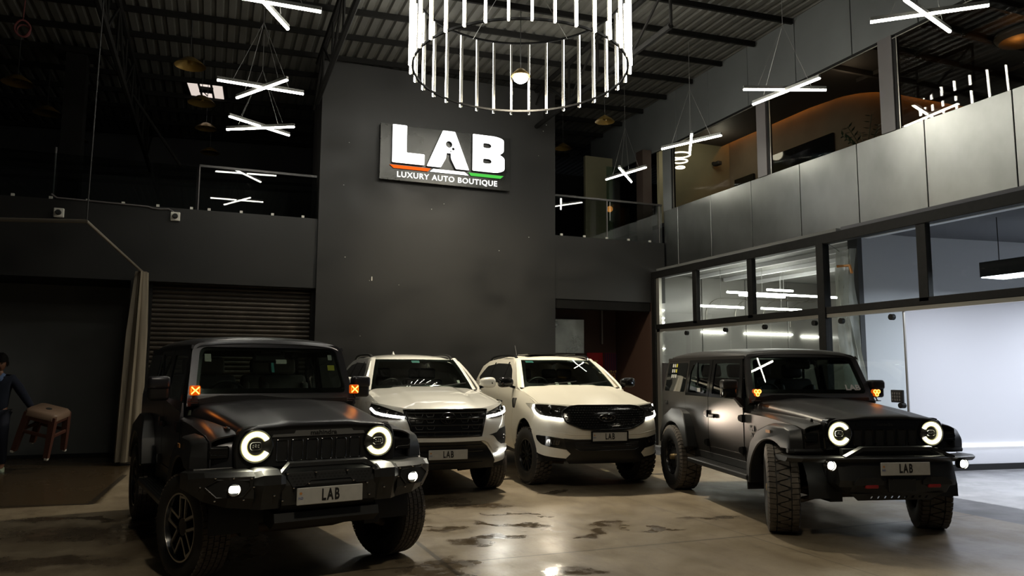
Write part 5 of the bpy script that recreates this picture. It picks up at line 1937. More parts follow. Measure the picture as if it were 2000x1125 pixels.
    fr = rounded([(-0.775, 1.26), (-0.700, 1.82), (0.700, 1.82), (0.775, 1.26)], [0, .09, .09, 0], 6)
    hole = rounded([(-0.700, 1.365), (-0.640, 1.785), (0.640, 1.785), (0.700, 1.365)], .07, 6)
    ws = sheet('windscreen_frame', fr, Wf, paint, root, [hole], 0.15, None, 0.07, (1, 0, 0.3))
    hole2 = rounded([(-0.665, 1.41), (-0.61, 1.755), (0.61, 1.755), (0.665, 1.41)], .05, 6)
    sheet('lower_band', [(-0.735, 1.262), (-0.712, 1.352), (0.712, 1.352), (0.735, 1.262)], lambda a, b: (Wf(a, b)[0] + 0.003, a, b + L), M['cladding_plastic'], ws, (), 0.2, None, 0.003, (1, 0, 0.3))
    sheet('screen_border', rounded([(-0.705, 1.36), (-0.645, 1.79), (0.645, 1.79), (0.705, 1.36)], .07, 6), lambda a, b: (Wf(a, b)[0] - 0.018, a, b + L), M['gloss_black'], ws, [hole2], 0.2, None, 0.003, (1, 0, 0.3))
    sheet('windscreen', [(-0.70, 1.365), (-0.64, 1.785), (0.64, 1.785), (0.70, 1.365)], lambda a, b: (Wf(a, b)[0] - 0.012, a, b + L), M['screen_glass'], root, (), 0.15, None, 0, (1, 0, 0.3))
    bm = bmesh.new()
    bm_box(bm, (wx(1.70) - 0.10, 0, 1.70 + L), (0.06, 0.30, 0.11), 0.02)
    bm_box(bm, (wx(1.76) - 0.05, 0, 1.76 + L), (0.10, 0.20, 0.06), 0.01)
    build('rear_view_mirror', bm, M['interior'], root)

    # roof
    rs = []
    halfr = [(0.0, 0.0), (0.35, -0.004), (0.60, -0.016), (0.80, -0.034), (0.92, -0.060), (0.98, -0.095), (1.0, -0.13)]
    for x, z, w in ((-0.985, 1.825, 0.700), (-1.03, 1.865, 0.708), (-1.10, 1.886, 0.712), (-1.4, 1.905, 0.714), (-2.2, 1.922, 0.714), (-3.0, 1.915, 0.71), (-3.40, 1.895, 0.706), (-3.50, 1.870, 0.70), (-3.54, 1.80, 0.69)):
        dzs = 1.0 if -3.45 < x < -1.05 else 0.7
        rs.append([(x, -fy * w, z + L + dz * dzs) for fy, dz in reversed(halfr)] + [(x, fy * w, z + L + dz * dzs) for fy, dz in halfr[1:]])
    bm = bmesh.new()
    bm_loft(bm, rs, False)
    bmesh.ops.recalc_face_normals(bm, faces=bm.faces[:])
    if sum(f.normal.z for f in bm.faces) < 0:
        bmesh.ops.reverse_faces(bm, faces=bm.faces[:])
    rf = build('roof', bm, paint, root, 60)
    sd = rf.modifiers.new('sub', 'SUBSURF')
    sd.levels = sd.render_levels = 2
    # tailgate with rear window
    sheet('tailgate', [(-0.74, 0.60), (-0.74, 1.29), (-0.66, 1.82), (0.66, 1.82), (0.74, 1.29), (0.74, 0.60)], lambda a, b: (-3.56 + 0.12 * max(0, b - 1.3), a, b + L), paint, root,
          [rounded([(-0.62, 1.33), (-0.56, 1.74), (0.56, 1.74), (0.62, 1.33)], .04)], 0.3, None, 0.03, (-1, 0, 0))
    sheet('rear_window', [(-0.62, 1.33), (-0.56, 1.74), (0.56, 1.74), (0.62, 1.33)], lambda a, b: (-3.545 + 0.12 * max(0, b - 1.3), a, b + L), M['side_glass'], root, (), 0.6, None, 0, (-1, 0, 0))
    bm = bmesh.new()
    span(bm, (-3.50, -0.72, 0.56 + L), (-0.60, 0.72, 0.62 + L))
    span(bm, (-0.74, -0.72, 0.60 + L), (-0.70, 0.72, 1.24 + L))
    build('cabin_floor', bm, M['interior'], root)
    cabin(root, -1.75, 0.92 + L, M['seat_beige'] if steel == 'facet' else M['seat_dark'], -0.36, 2, -0.95, 1.30 + L)

    # grille panel, slots, headlamps
    gx = 0.535
    go = rounded([(-0.63, 0.855), (-0.645, 1.02), (-0.60, 1.165), (0.60, 1.165), (0.645, 1.02), (0.63, 0.855)], [.02, .10, .14, .14, .10, .02], 6)
    gp = prism('grille_panel', go, lambda a, b: (gx, a, b + L), lambda a, b: (gx - 0.10, a, b + L), M['gloss_black'] if steel == 'tube' else M['cladding_plastic'], root, 0.010)
    bm = bmesh.new()
    bk = bmesh.new()
    for i_ in range(6):
        yc = -0.29 + i_ * 0.116
        loop = rounded([(yc - 0.042, 0.90), (yc - 0.042, 1.055), (yc + 0.042, 1.055), (yc + 0.042, 0.90)], .012, 3)
        bm_tube(bm, [(gx + 0.004, a, b + L) for a, b in loop], 0.005, 6, True)
        bm_prism(bk, loop, lambda a, b: (gx + 0.002, a, b + L), lambda a, b: (gx - 0.004, a, b + L))
    fix_normals(bm)
    fix_normals(bk)
    build('grille_slot_frame', bm, M['chrome_dark'] if steel == 'facet' else M['gloss_black'], gp, 40)
    build('grille_slot', bk, M['joint'], gp, 0)
    if steel == 'facet':
        st_ = prism('name_strip', [(-0.37, 1.078), (-0.36, 1.096), (-0.20, 1.100), (-0.19, 1.122), (0.26, 1.124), (0.275, 1.106), (0.36, 1.104), (0.37, 1.082)], lambda a, b: (gx + 0.010, a, b + L), lambda a, b: (gx - 0.005, a, b + L), mat('grey_name_strip', (0.16, 0.16, 0.155), 0.4, metal=0.3), gp)
        text('name_lettering', 'mahindra', M['plate_text'], st_, (gx + 0.0115, 0.03, 1.102 + L), (0, 1, 0), (0, 0, 1), 0.048, 0.001, 0.0012, 1.18)
    else:
        st_ = prism('name_strip', [(-0.30, 1.082), (-0.30, 1.122), (0.30, 1.122), (0.30, 1.082)], lambda a, b: (gx + 0.006, a, b + L), lambda a, b: (gx - 0.005, a, b + L), M['gloss_black'], gp)
        text('name_lettering', 'mahindra', M['cladding_plastic'], st_, (gx + 0.0075, 0.0, 1.102 + L), (0, 1, 0), (0, 0, 1), 0.04, 0.001, 0.001, 1.15)
    for sy in (-1, 1):
        hc = (gx, sy * 0.487, 1.018)
        bm = bmesh.new()
        bm_lathe(bm, [(0.128, gx - 0.01), (0.128, gx + 0.022), (0.120, gx + 0.026), (0.114, gx + 0.012), (0.114, gx - 0.01)], 'x', 40, (0, hc[1], hc[2] + L))
        fix_normals(bm)
        hl = build('headlamp', bm, M['gloss_black'], root, 40)
        lathe('lamp_bowl', [(0.0, gx + 0.004), (0.070, gx + 0.006), (0.114, gx + 0.010)], M['lens_dark'], hl, 'x', 32, None, (0, hc[1], hc[2] + L))
        # C-shaped glowing ring, open towards the grille
        bm = bmesh.new()
        g0 = PI if sy > 0 else 0.0           # gap direction in (y, z)
        n_ = 40
        secs = []
        for i_ in range(n_ + 1):
            a = g0 + R(30) + (2 * PI - R(60)) * i_ / n_
            secs.append([(gx + dx_, hc[1] + r_ * math.cos(a), hc[2] + L + r_ * math.sin(a)) for r_, dx_ in ((0.070, 0.012), (0.106, 0.014), (0.104, 0.026), (0.075, 0.026))])
        bm_loft(bm, secs)
        fix_normals(bm)
        halo = build('halo_ring', bm, M['halo_on'], hl, 40)
        bm = bmesh.new()
        for r_ in (0.069, 0.1075):
            bm_tube(bm, [(gx + 0.020, hc[1] + r_ * math.cos(g0 + R(30) + R(300) * q / 40), hc[2] + L + r_ * math.sin(g0 + R(30) + R(300) * q / 40)) for q in range(41)], 0.0042, 6)
        build('halo_edge_glow', bm, M['halo_edge_glow'], halo, 40)  # thin emissive rims imitating the yellow glow round the lit ring
        bm = bmesh.new()
        loop = rounded([(-0.040, -0.026), (0.040, -0.026), (0.040, 0.026), (-0.040, 0.026)], 0.022, 4)
        bm_tube(bm, [(gx + 0.014, hc[1] + a, hc[2] + L + b) for a, b in loop], 0.0035, 6, True)
        for q in range(3):
            bm_box(bm, (gx + 0.013, hc[1] + (q - 1) * 0.02, hc[2] + L + 0.004 * (q % 2)), (0.006, 0.010, 0.022), 0.002)
        build('projector', bm, M['chrome'], hl, 40)
        headlight_spot(root, gx + 0.05, hc[1], hc[2] + L, 16, (1, 0.95, 0.72), (1, sy * 0.1, -0.20), 120)
    # chassis under the body
    bm = bmesh.new()
    span(bm, (-3.4, -0.55, 0.36 + L), (0.45, -0.42, 0.52 + L))
    span(bm, (-3.4, 0.42, 0.36 + L), (0.45, 0.55, 0.52 + L))
    span(bm, (-3.3, -0.45, 0.46 + L), (0.40, 0.45, 0.60 + L))
    span(bm, (0.36, -0.60, 0.45 + L), (0.46, 0.60, 0.86 + L))
    build('chassis', bm, M['interior'], root)
    bm = bmesh.new()
    bm_tube(bm, [(0, -0.72, Ro), (0.02, -0.3, Ro - 0.06), (0.02, 0.3, Ro - 0.06), (0, 0.72, Ro)], 0.045, 10)
    bm_tube(bm, [(0.12, -0.66, Ro + 0.02), (0.12, 0.66, Ro - 0.02)], 0.018, 8)
    b2 = bmesh.new()
    bm_tube(b2, [(-2.85, -0.72, Ro), (-2.85, 0.72, Ro)], 0.05, 10)
    bmesh.ops.create_uvsphere(b2, u_segments=14, v_segments=10, radius=0.13, matrix=Matrix.Translation((-2.85, 0, Ro)))
    build('rear_axle', b2, M['arm_rust'], root, 50)
    for sy in (-1, 1):
        bm_tube(bm, [(0.16, sy * 0.70, Ro - 0.10), (0.30, sy * 0.52, Ro - 0.02), (0.05, sy * 0.45, Ro + 0.05)], 0.028, 8)
        pts = [(0.02 + 0.06 * math.cos(t * 0.9), sy * 0.52 + 0.06 * math.sin(t * 0.9), Ro + 0.02 + t * 0.009) for t in range(36)]
        bm_tube(bm, pts, 0.009, 6)
    fix_normals(bm)
    build('front_axle', bm, M['arm_rust'], root, 50)


def facet_bumper(root, L):
    """folded steel bumper with towers, winged ends, mesh panel and low hoop"""
    bm = bmesh.new()
    ctr = []
    for y, x0 in ((-0.36, 0.80), (0.36, 0.80)):
        ctr.append([(x0, y, 0.845 + L), (x0 + 0.03, y, 0.76 + L), (x0 + 0.015, y, 0.62 + L), (x0 - 0.06, y, 0.56 + L), (0.48, y, 0.58 + L), (0.48, y, 0.845 + L)])
    bm_loft(bm, ctr)
    fix_normals(bm)
    b = build('front_bumper', bm, M['bumper_steel'], root, 20)
    for sy in (-1, 1):
        bm = bmesh.new()
        tw = []
        for y, xt, zt in ((0.34, 0.84, 0.855), (0.38, 0.865, 0.872), (0.50, 0.86, 0.872), (0.56, 0.80, 0.85)):
            tw.append([(0.55, sy * y, zt + L), (xt - 0.08, sy * y, zt + L), (xt, sy * y, zt - 0.03 + L), (xt + 0.008, sy * y, 0.775 + L), (xt - 0.035, sy * y, 0.71 + L), (xt - 0.07, sy * y, 0.60 + L), (0.55, sy * y, 0.60 + L)])
        bm_loft(bm, tw)
        fix_normals(bm)
        build('bumper_tower', bm, M['bumper_steel'], b, 20)
        bm = bmesh.new()
        wg = []
        for y, xt, zt, xm, zm, xb, zb in ((0.55, 0.755, 0.865, 0.80, 0.835, 0.73, 0.60), (0.72, 0.72, 0.865, 0.77, 0.835, 0.70, 0.62), (0.86, 0.62, 0.86, 0.67, 0.83, 0.62, 0.66), (0.95, 0.50, 0.85, 0.54, 0.81, 0.52, 0.72), (0.975, 0.36, 0.84, 0.37, 0.80, 0.36, 0.73)):
            wg.append([(0.42 if y < 0.9 else 0.34, sy * y * (0.99 if y > .9 else 1), zt + L), (xt, sy * y, zt + L), (xm, sy * y, zm + L), (xm - 0.005, sy * y, (zm * 0.35 + zb * 0.65) + L), (xb, sy * y, zb + L), (0.40 if y < 0.9 else 0.33, sy * y * (0.97 if y > .9 else 1), zb + 0.03 + L)])
        bm_loft(bm, wg)
        fix_normals(bm)
        w = build('bumper_wing', bm, M['bumper_steel'], b, 20)
        # fog lamp in a dark six-sided pocket
        def wx_(y):
            return interp(y, [(0.55, 0.80), (0.72, 0.77), (0.86, 0.67), (0.95, 0.54)])
        hexo = [(0.86, 0.765), (0.79, 0.815), (0.585, 0.81), (0.575, 0.765), (0.63, 0.70), (0.79, 0.695)]
        sheet('lamp_pocket', [(sy * a, c) for a, c in hexo], lambda a, c: (wx_(abs(a)) + 0.004, a, c + L), M['joint'], w, (), 0.05, None, 0.004, (1, 0, 0))
        bm = bmesh.new()
        bm_tube(bm, [(wx_(a) + 0.008, sy * a, c + L) for a, c in hexo], 0.006, 6, True)
        fix_normals(bm)
        build('pocket_edge', bm, M['bumper_steel'], w, 40)
        bm = bmesh.new()
        for a, c in [(0.885, 0.765), (0.80, 0.83), (0.69, 0.83), (0.57, 0.825), (0.555, 0.765), (0.62, 0.68), (0.80, 0.675)]:
            bm_lathe(bm, [(0, wx_(a) + 0.014), (0.007, wx_(a) + 0.011), (0.008, wx_(a))], 'x', 8, (0, sy * a, c + L))
        fix_normals(bm)
        build('bolt', bm, M['chrome'], w, 40)
        fy = 0.685
        fx = wx_(fy)
        fl = lathe('fog_lamp', [(0.046, fx - 0.01), (0.046, fx + 0.022), (0.040, fx + 0.024), (0.038, fx + 0.012)], M['reflector'], root, 'x', 24, None, (0, sy * fy, 0.752 + L))
        prism('lit_lens', rounded([(-0.036, -0.022), (0.036, -0.022), (0.036, 0.024), (-0.036, 0.024)], 0.018, 4), lambda a, c: (fx + 0.018, sy * fy + a, 0.752 + c + L), lambda a, c: (fx + 0.004, sy * fy + a, 0.752 + c + L), M['fog_on'], fl)
    # hoop, mesh panel, plates and skid
    bm = bmesh.new()
    hp = [(-0.37, 0.845, 0.80), (-0.30, 0.905, 0.76), (0.30, 0.905, 0.76), (0.37, 0.845, 0.80)]
    secs = []
    for y, z, x in hp:
        secs.append([(x - 0.02, y, z + 0.012 + L), (x + 0.03, y, z + 0.004 + L), (x + 0.035, y, z - 0.022 + L), (x - 0.02, y, z - 0.022 + L)])
    bm_loft(bm, secs)
    fix_normals(bm)
    build('hoop', bm, M['bumper_steel'], b, 20)
    mp = prism('mesh_panel', [(-0.34, 0.838), (0.34, 0.838), (0.29, 0.75), (0.20, 0.75), (0.15, 0.785), (-0.15, 0.785), (-0.20, 0.75), (-0.29, 0.75)], lambda a, c: (0.840 - (c - 0.75) * 0.25, a, c + L), lambda a, c: (0.80, a, c + L), M['bumper_steel'], b)
    bm = bmesh.new()
    for r_ in range(4):
        for i_ in range(22):
            y = -0.30 + i_ * 0.0285 + (0.014 if r_ % 2 else 0)
            z = 0.822 - r_ * 0.020
            if abs(y) > 0.31 - (0.83 - z) * 0.5 or (z < 0.795 and abs(y) < 0.19):
                continue
            x = 0.8412 - (z - 0.75) * 0.25
            bm.faces.new([bm.verts.new((x, y + 0.0095 * math.cos(PI / 3 * q), z + L + 0.0075 * math.sin(PI / 3 * q))) for q in range(6)])
    build('mesh_holes', bm, M['joint'], mp, 0)
    bm = bmesh.new()
    for y, z in ((-0.33, 0.845), (-0.12, 0.845), (0.12, 0.845), (0.33, 0.845), (-0.28, 0.742), (0.28, 0.742), (-0.17, 0.768), (0.17, 0.768), (-0.42, 0.70), (0.42, 0.70), (-0.36, 0.66), (0.30, 0.655)):
        bm_lathe(bm, [(0, 0.852), (0.007, 0.849), (0.008, 0.80)], 'x', 8, (0, y, z + L))
    fix_normals(bm)
    build('bolt', bm, M['chrome'], b, 40)
    bm = bmesh.new()
    bm_loft(bm, [[(0.78, y, 0.56 + L), (0.80, y, 0.50 + L), (0.70, y, 0.44 + L), (0.5, y, 0.46 + L), (0.5, y, 0.56 + L)] for y in (-0.40, 0.40)])
    fix_normals(bm)
    build('skid_plate', bm, M['bumper_steel'], b, 20)
    plate(root, 0.868, -0.015, 0.680 + L)


def bar_bumper(root, L):
    """flat bar bumper with hoop, winch cover, red hooks and slotted skid"""
    bm = bmesh.new()
    secs = []
    for y, xf, zt in ((-0.99, 0.46, 0.80), (-0.90, 0.60, 0.805), (-0.58, 0.76, 0.815), (0.0, 0.80, 0.815), (0.58, 0.76, 0.815), (0.90, 0.60, 0.805), (0.99, 0.46, 0.80)):
        secs.append([(xf - 0.22, y, zt + L), (xf, y, zt + L), (xf + 0.012, y, zt - 0.012 + L), (xf, y, zt - 0.03 + L), (xf - 0.03, y, zt - 0.05 + L), (xf - 0.22, y, zt - 0.05 + L)])
    bm_loft(bm, secs)
    fix_normals(bm)
    b = build('front_bumper', bm, M['bumper_steel'], root, 25)
    bm = bmesh.new()
    secs = []
    for y, xf, zb in ((-0.60, 0.70, 0.56), (-0.50, 0.745, 0.47), (-0.1, 0.765, 0.45), (0.1, 0.765, 0.45), (0.50, 0.745, 0.47), (0.60, 0.70, 0.56)):
        secs.append([(0.5, y, 0.775 + L), (xf - 0.03, y, 0.775 + L), (xf, y, 0.66 + L), (xf + 0.015, y, 0.60 + L), (xf, y, 0.54 + L), (xf - 0.05, y, zb + L), (0.5, y, zb + L)])
    bm_loft(bm, secs)
    fix_normals(bm)
    build('bumper_plate', bm, M['bumper_steel'], b, 22)
    bm = bmesh.new()
    hp = [(-0.56, 0.815, 0.74), (-0.36, 0.895, 0.70), (0.36, 0.895, 0.70), (0.56, 0.815, 0.74)]
    bm_loft(bm, [[(x - 0.03, y, z + 0.014 + L), (x + 0.025, y, z + 0.008 + L), (x + 0.03, y, z - 0.022 + L), (x - 0.03, y, z - 0.022 + L)] for y, z, x in hp])
    fix_normals(bm)
    build('hoop', bm, M['bumper_steel'], b, 20)
    bm = bmesh.new()
    span(bm, (0.56, -0.50, 0.815 + L), (0.62, 0.50, 0.88 + L))
    build('hoop_panel', bm, M['joint'], b)
    for sy in (-1, 1):
        yy = -0.70 if sy < 0 else 0.66
        fx = 0.735
        fl = lathe('fog_lamp', [(0.050, fx - 0.04), (0.050, fx + 0.02), (0.043, fx + 0.022), (0.040, fx)], M['reflector'], root, 'x', 24, None, (0, yy, 0.742 + L))
        lathe('lit_lens', [(0, fx + 0.016), (0.030, fx + 0.012), (0.036, fx + 0.004)], M['fog_on'], fl, 'x', 24, None, (0, yy, 0.742 + L))
        bm = bmesh.new()
        bm_box(bm, (0.775, sy * 0.32, 0.548 + L), (0.03, 0.13, 0.035), 0.01, None, 2)
        build('recovery_hook', bm, M['red_hook'], root, 40)
        bm = bmesh.new()
        bm_prism(bm, [(sy * 0.20, 0.60), (sy * 0.24, 0.63), (sy * 0.44, 0.63), (sy * 0.50, 0.58), (sy * 0.50, 0.56), (sy * 0.20, 0.56)], lambda a, c: (0.785, a, c + L), lambda a, c: (0.74, a, c + L))
        fix_normals(bm)
        build('hook_bracket', bm, M['bumper_steel'], b, 20)
    bm = bmesh.new()
    bm_box(bm, (0.785, -0.02, 0.56 + L), (0.03, 0.28, 0.13), 0.006)
    wc = build('winch_cover', bm, M['cladding_plastic'], b)
    bm = bmesh.new()
    for y in (-0.12, 0.08):
        for z in (0.51, 0.61):
            bm_lathe(bm, [(0, 0.806), (0.006, 0.804), (0.007, 0.79)], 'x', 8, (0, y, z + L))
    build('bolt', bm, M['chrome_dark'], wc, 40)
    hs = [[(y - 0.018, 0.425), (y + 0.006, 0.425), (y + 0.018, 0.45), (y - 0.006, 0.45)] for y in [-0.28 + 0.07 * i for i in range(9)]]
    sheet('skid_plate', [(-0.42, 0.41), (-0.50, 0.475), (0.46, 0.475), (0.32, 0.41)], lambda a, c: (0.70 + (c - 0.41) * 0.3, a, c + L), M['bumper_steel'], b, hs, 9, None, 0.01, (1, 0, 0))
    plate(root, 0.835, -0.01, 0.715 + L)


def pods(root, L, kind):
    """small amber auxiliary lamps at the foot of the windscreen pillars"""
    for sy in (-1, 1):
        c = Vector((-0.665, sy * 0.725, 1.40 + L))
        bm = bmesh.new()
        if kind == 'cross':
            bm_box(bm, tuple(c), (0.05, 0.088, 0.084), 0.012, None, 2)
        else:
            for a in (90 + 60, 90 - 60, -90):
                bm_lathe(bm, [(0, c.x - 0.02), (0.026, c.x - 0.02), (0.026, c.x + 0.02), (0, c.x + 0.02)], 'x', 14, (0, c.y + 0.024 * math.cos(R(a)), c.z + 0.022 * math.sin(R(a))))
        p = build('auxiliary_lamp', bm, M['amber_lens'], root, 40)
        bm = bmesh.new()
        bm_tube(bm, [(c.x - 0.02, c.y, c.z - 0.03), (c.x - 0.01, c.y + sy * 0.02, c.z - 0.09)], 0.008, 6)
        bm_box(bm, (c.x - 0.01, c.y, c.z - 0.095), (0.06, 0.10, 0.008))
        build('bracket', bm, M['cladding_plastic'], p)
        bm = bmesh.new()
        x = c.x + 0.028
        if kind == 'cross':
            for s in (-1, 1):
                bm_tube(bm, [(x, c.y - 0.032, c.z + s * 0.030), (x, c.y - 0.012, c.z + s * 0.010), (x, c.y + 0.012, c.z - s * 0.010), (x, c.y + 0.032, c.z - s * 0.030)], 0.0055, 6)
        else:
            for a in (150, 30, -90):
                cy_, cz_ = c.y + 0.024 * math.cos(R(a)), c.z + 0.022 * math.sin(R(a))
                bm_tube(bm, [(x - 0.004, cy_ + 0.019 * math.cos(2 * PI * q / 14), cz_ + 0.019 * math.sin(2 * PI * q / 14)) for q in range(14)], 0.0045, 6, True)
        fix_normals(bm)
        build('lit_pattern', bm, M['amber_core'], p, 40)
        if kind == 'cross':
            for s in (-1, 1):
                box('lit_bar', (x - 0.003, c.y + s * 0.034, c.z), (0.004, 0.008, 0.036), M['amber_on'], p, 0.002)
        else:
            for a in (150, 30, -90):
                lathe('lit_disc', [(0, c.x + 0.024), (0.014, c.x + 0.0215)], M['amber_on'], p, 'x', 12, None, (0, c.y + 0.024 * math.cos(R(a)), c.z + 0.022 * math.sin(R(a))))
        lamp('amber_glow', 'POINT', (c.x + 0.09, c.y, c.z), 0.10, (1.0, 0.20, 0.02), 0.03, root)


tl = empty('off_road_vehicle', (0.7067, 6.6872, 0.0), -1.38088)
tag(tl, 'dark satin off-road vehicle with silver-faced wheels and square amber lamps, before the shutter', 'car', 'black off-road vehicles')
boxy(tl, M['paint_satin'], 0.0, R(16), 0.395, 0.255, 0.252, 'split', 'road', 'facet')
facet_bumper(tl, 0.0)
tl.scale = (1, 1, 1.018)
pods(tl, 0.0, 'cross')
wz = lambda z: -0.76 - (z - 1.30) * 0.50
for (y, z, w, h, m, nm) in ((-0.575, 1.685, 0.055, 0.07, 'sticker_white', 'white_sticker'), (0.085, 1.655, 0.10, 0.04, 'sticker_white', 'white_pass'), (0.575, 1.60, 0.07, 0.05, 'sticker_yellow', 'yellow_sticker'), (0.575, 1.70, 0.04, 0.05, 'sticker_white', 'small_sticker'), (0.0, 1.60, 0.025, 0.09, 'sticker_teal', 'teal_tag')):
    s = sheet(nm, [(y - w / 2, z - h / 2), (y + w / 2, z - h / 2), (y + w / 2, z + h / 2), (y - w / 2, z + h / 2)], lambda a, b: (wz(b) + 0.03 * (1 - (a / 0.75) ** 2) - 0.02, a, b), M[m], tl, (), 0.5, None, 0.001, (1, 0, 0.3))

tr_ = empty('off_road_vehicle', (6.2603, 6.1678, 0.0), -1.80252)
tag(tr_, 'matte black off-road vehicle with chunky zigzag tyres and red recovery hooks, beside the glass front', 'car', 'black off-road vehicles')
boxy(tr_, M['paint_matte'], 0.0, R(-24), 0.435, 0.31, 0.235, 'holes', 'zigzag', 'tube')
bar_bumper(tr_, 0.0)
pods(tr_, -0.02, 'trefoil')
text('windscreen_lettering', 'LAB', M['sticker_white'], tr_, (wz(1.43) + 0.014, 0.535, 1.43), (0, 1, 0), (-0.45, 0, 0.9), 0.095, 0.001, 0.003, 1.15)
text('door_lettering', '4x4', M['plate_text'], tr_, (-0.66, -0.805, 0.98), (1, 0, 0), (0, 0, 1), 0.085, 0.002, 0.004, 1.1)
bm = bmesh.new()
bm_prism(bm, [(-0.70, 0.89), (-0.67, 0.935), (-0.65, 0.935), (-0.62, 0.89), (-0.64, 0.89), (-0.66, 0.91), (-0.68, 0.89)], lambda a, b: (a, -0.803, b), lambda a, b: (a, -0.808, b))
fix_normals(bm)
build('door_emblem', bm, M['plate_text'], tr_, 0)
text('quarter_lettering', '4x4', M['plate_text'], tr_, (-3.42, -0.805, 1.16), (1, 0, 0), (0, 0, 1), 0.075, 0.002, 0.003, 1.1)
rnd = random.Random(5)
for i in range(9):
    a0, b0 = -3.30 + (i % 3) * 0.075, 1.72 - (i // 3) * 0.075
    m = M[('sticker_white', 'sticker_white', 'sticker_yellow')[i % 3]] if i < 6 else M['sticker_white']
    sheet('window_sticker', rounded([(a0, b0), (a0 + 0.05, b0), (a0 + 0.05, b0 - 0.05), (a0, b0 - 0.05)], 0.015, 3), lambda a, b: (a, -(0.80 - max(0, b - 1.28) * 0.175 + 0.0062), b), m, tr_, (), 0.5, None, 0.001, (0, -1, 0))
box('window_decal', (-2.20, -0.79, 1.37), (0.10, 0.004, 0.05), M['sticker_white'], tr_)
# ---------------------------------------------------------------- large white sport-utility cars
class Shell:
    """body surfaces of a modern rounded car: front face, side, hood, greenhouse (front axle at x = 0)"""

    def __init__(self, plan, dxz, ztop, W):
        self.plan = smooth_tab(plan, 8)          # (y, x) from the centre line outwards
        self.s = [0.0]
        for (y0, x0), (y1, x1) in zip(self.plan, self.plan[1:]):
            self.s.append(self.s[-1] + math.hypot(y1 - y0, x1 - x0))
        self.dxz, self.ztop, self.W = dxz, ztop, W

    def s_of_y(self, y):
        a = interp(abs(y), [(p[0], s) for p, s in zip(self.plan, self.s)])
        return math.copysign(a, y)

    def front(self, s, z, off=0.0):
        a = abs(s)
        for i in range(len(self.s) - 1):
            if a <= self.s[i + 1] or i == len(self.s) - 2:
                t = (a - self.s[i]) / (self.s[i + 1] - self.s[i])
                y = self.plan[i][0] + (self.plan[i + 1][0] - self.plan[i][0]) * t
                x = self.plan[i][1] + (self.plan[i + 1][1] - self.plan[i][1]) * t
                dy, dx = self.plan[i + 1][0] - self.plan[i][0], self.plan[i + 1][1] - self.plan[i][1]
                break
        l = math.hypot(dx, dy)
        nx, ny = dy / l, -dx / l
        g = interp(z, self.dxz)
        return (x + g + nx * off, math.copysign(y + ny * off, s), z)

    def F(self, off=0.0):
        return lambda a, b: self.front(a, b, off)

    def ol(self, pts):
        """(y, z) outline with extra points, turned into (s, z)"""
        out = []
        n = len(pts)
        for i in range(n):
            (y0, z0), (y1, z1) = pts[i], pts[(i + 1) % n]
            k = max(1, int(max(abs(y1 - y0), abs(z1 - z0)) / 0.05))
            for j in range(k):
                t = j / k
                out.append((self.s_of_y(y0 + (y1 - y0) * t), z0 + (z1 - z0) * t))
        return out

    def ys(self, x, z):
        zt = interp(x, self.ztop)
        w = interp(x, self.W)
        y = w
        if z < 0.75:
            y -= 0.06 * ((0.75 - z) / 0.35) ** 2
        if z > zt - 0.22:
            r = 0.085 if x > -0.55 else 0.035
            y -= r * ((z - (zt - 0.22)) / 0.22) ** 2
        # soft swelling over the arches
        for cx in (0.0, self.wb):
            d2 = ((x - cx) / 0.62) ** 2 + ((z - 0.62) / 0.50) ** 2
            y += 0.030 * math.exp(-d2 * 1.2)
        return y

    def S(self, sy, off=0.0):
        return lambda a, b: (a, sy * (self.ys(a, b) + off), b)


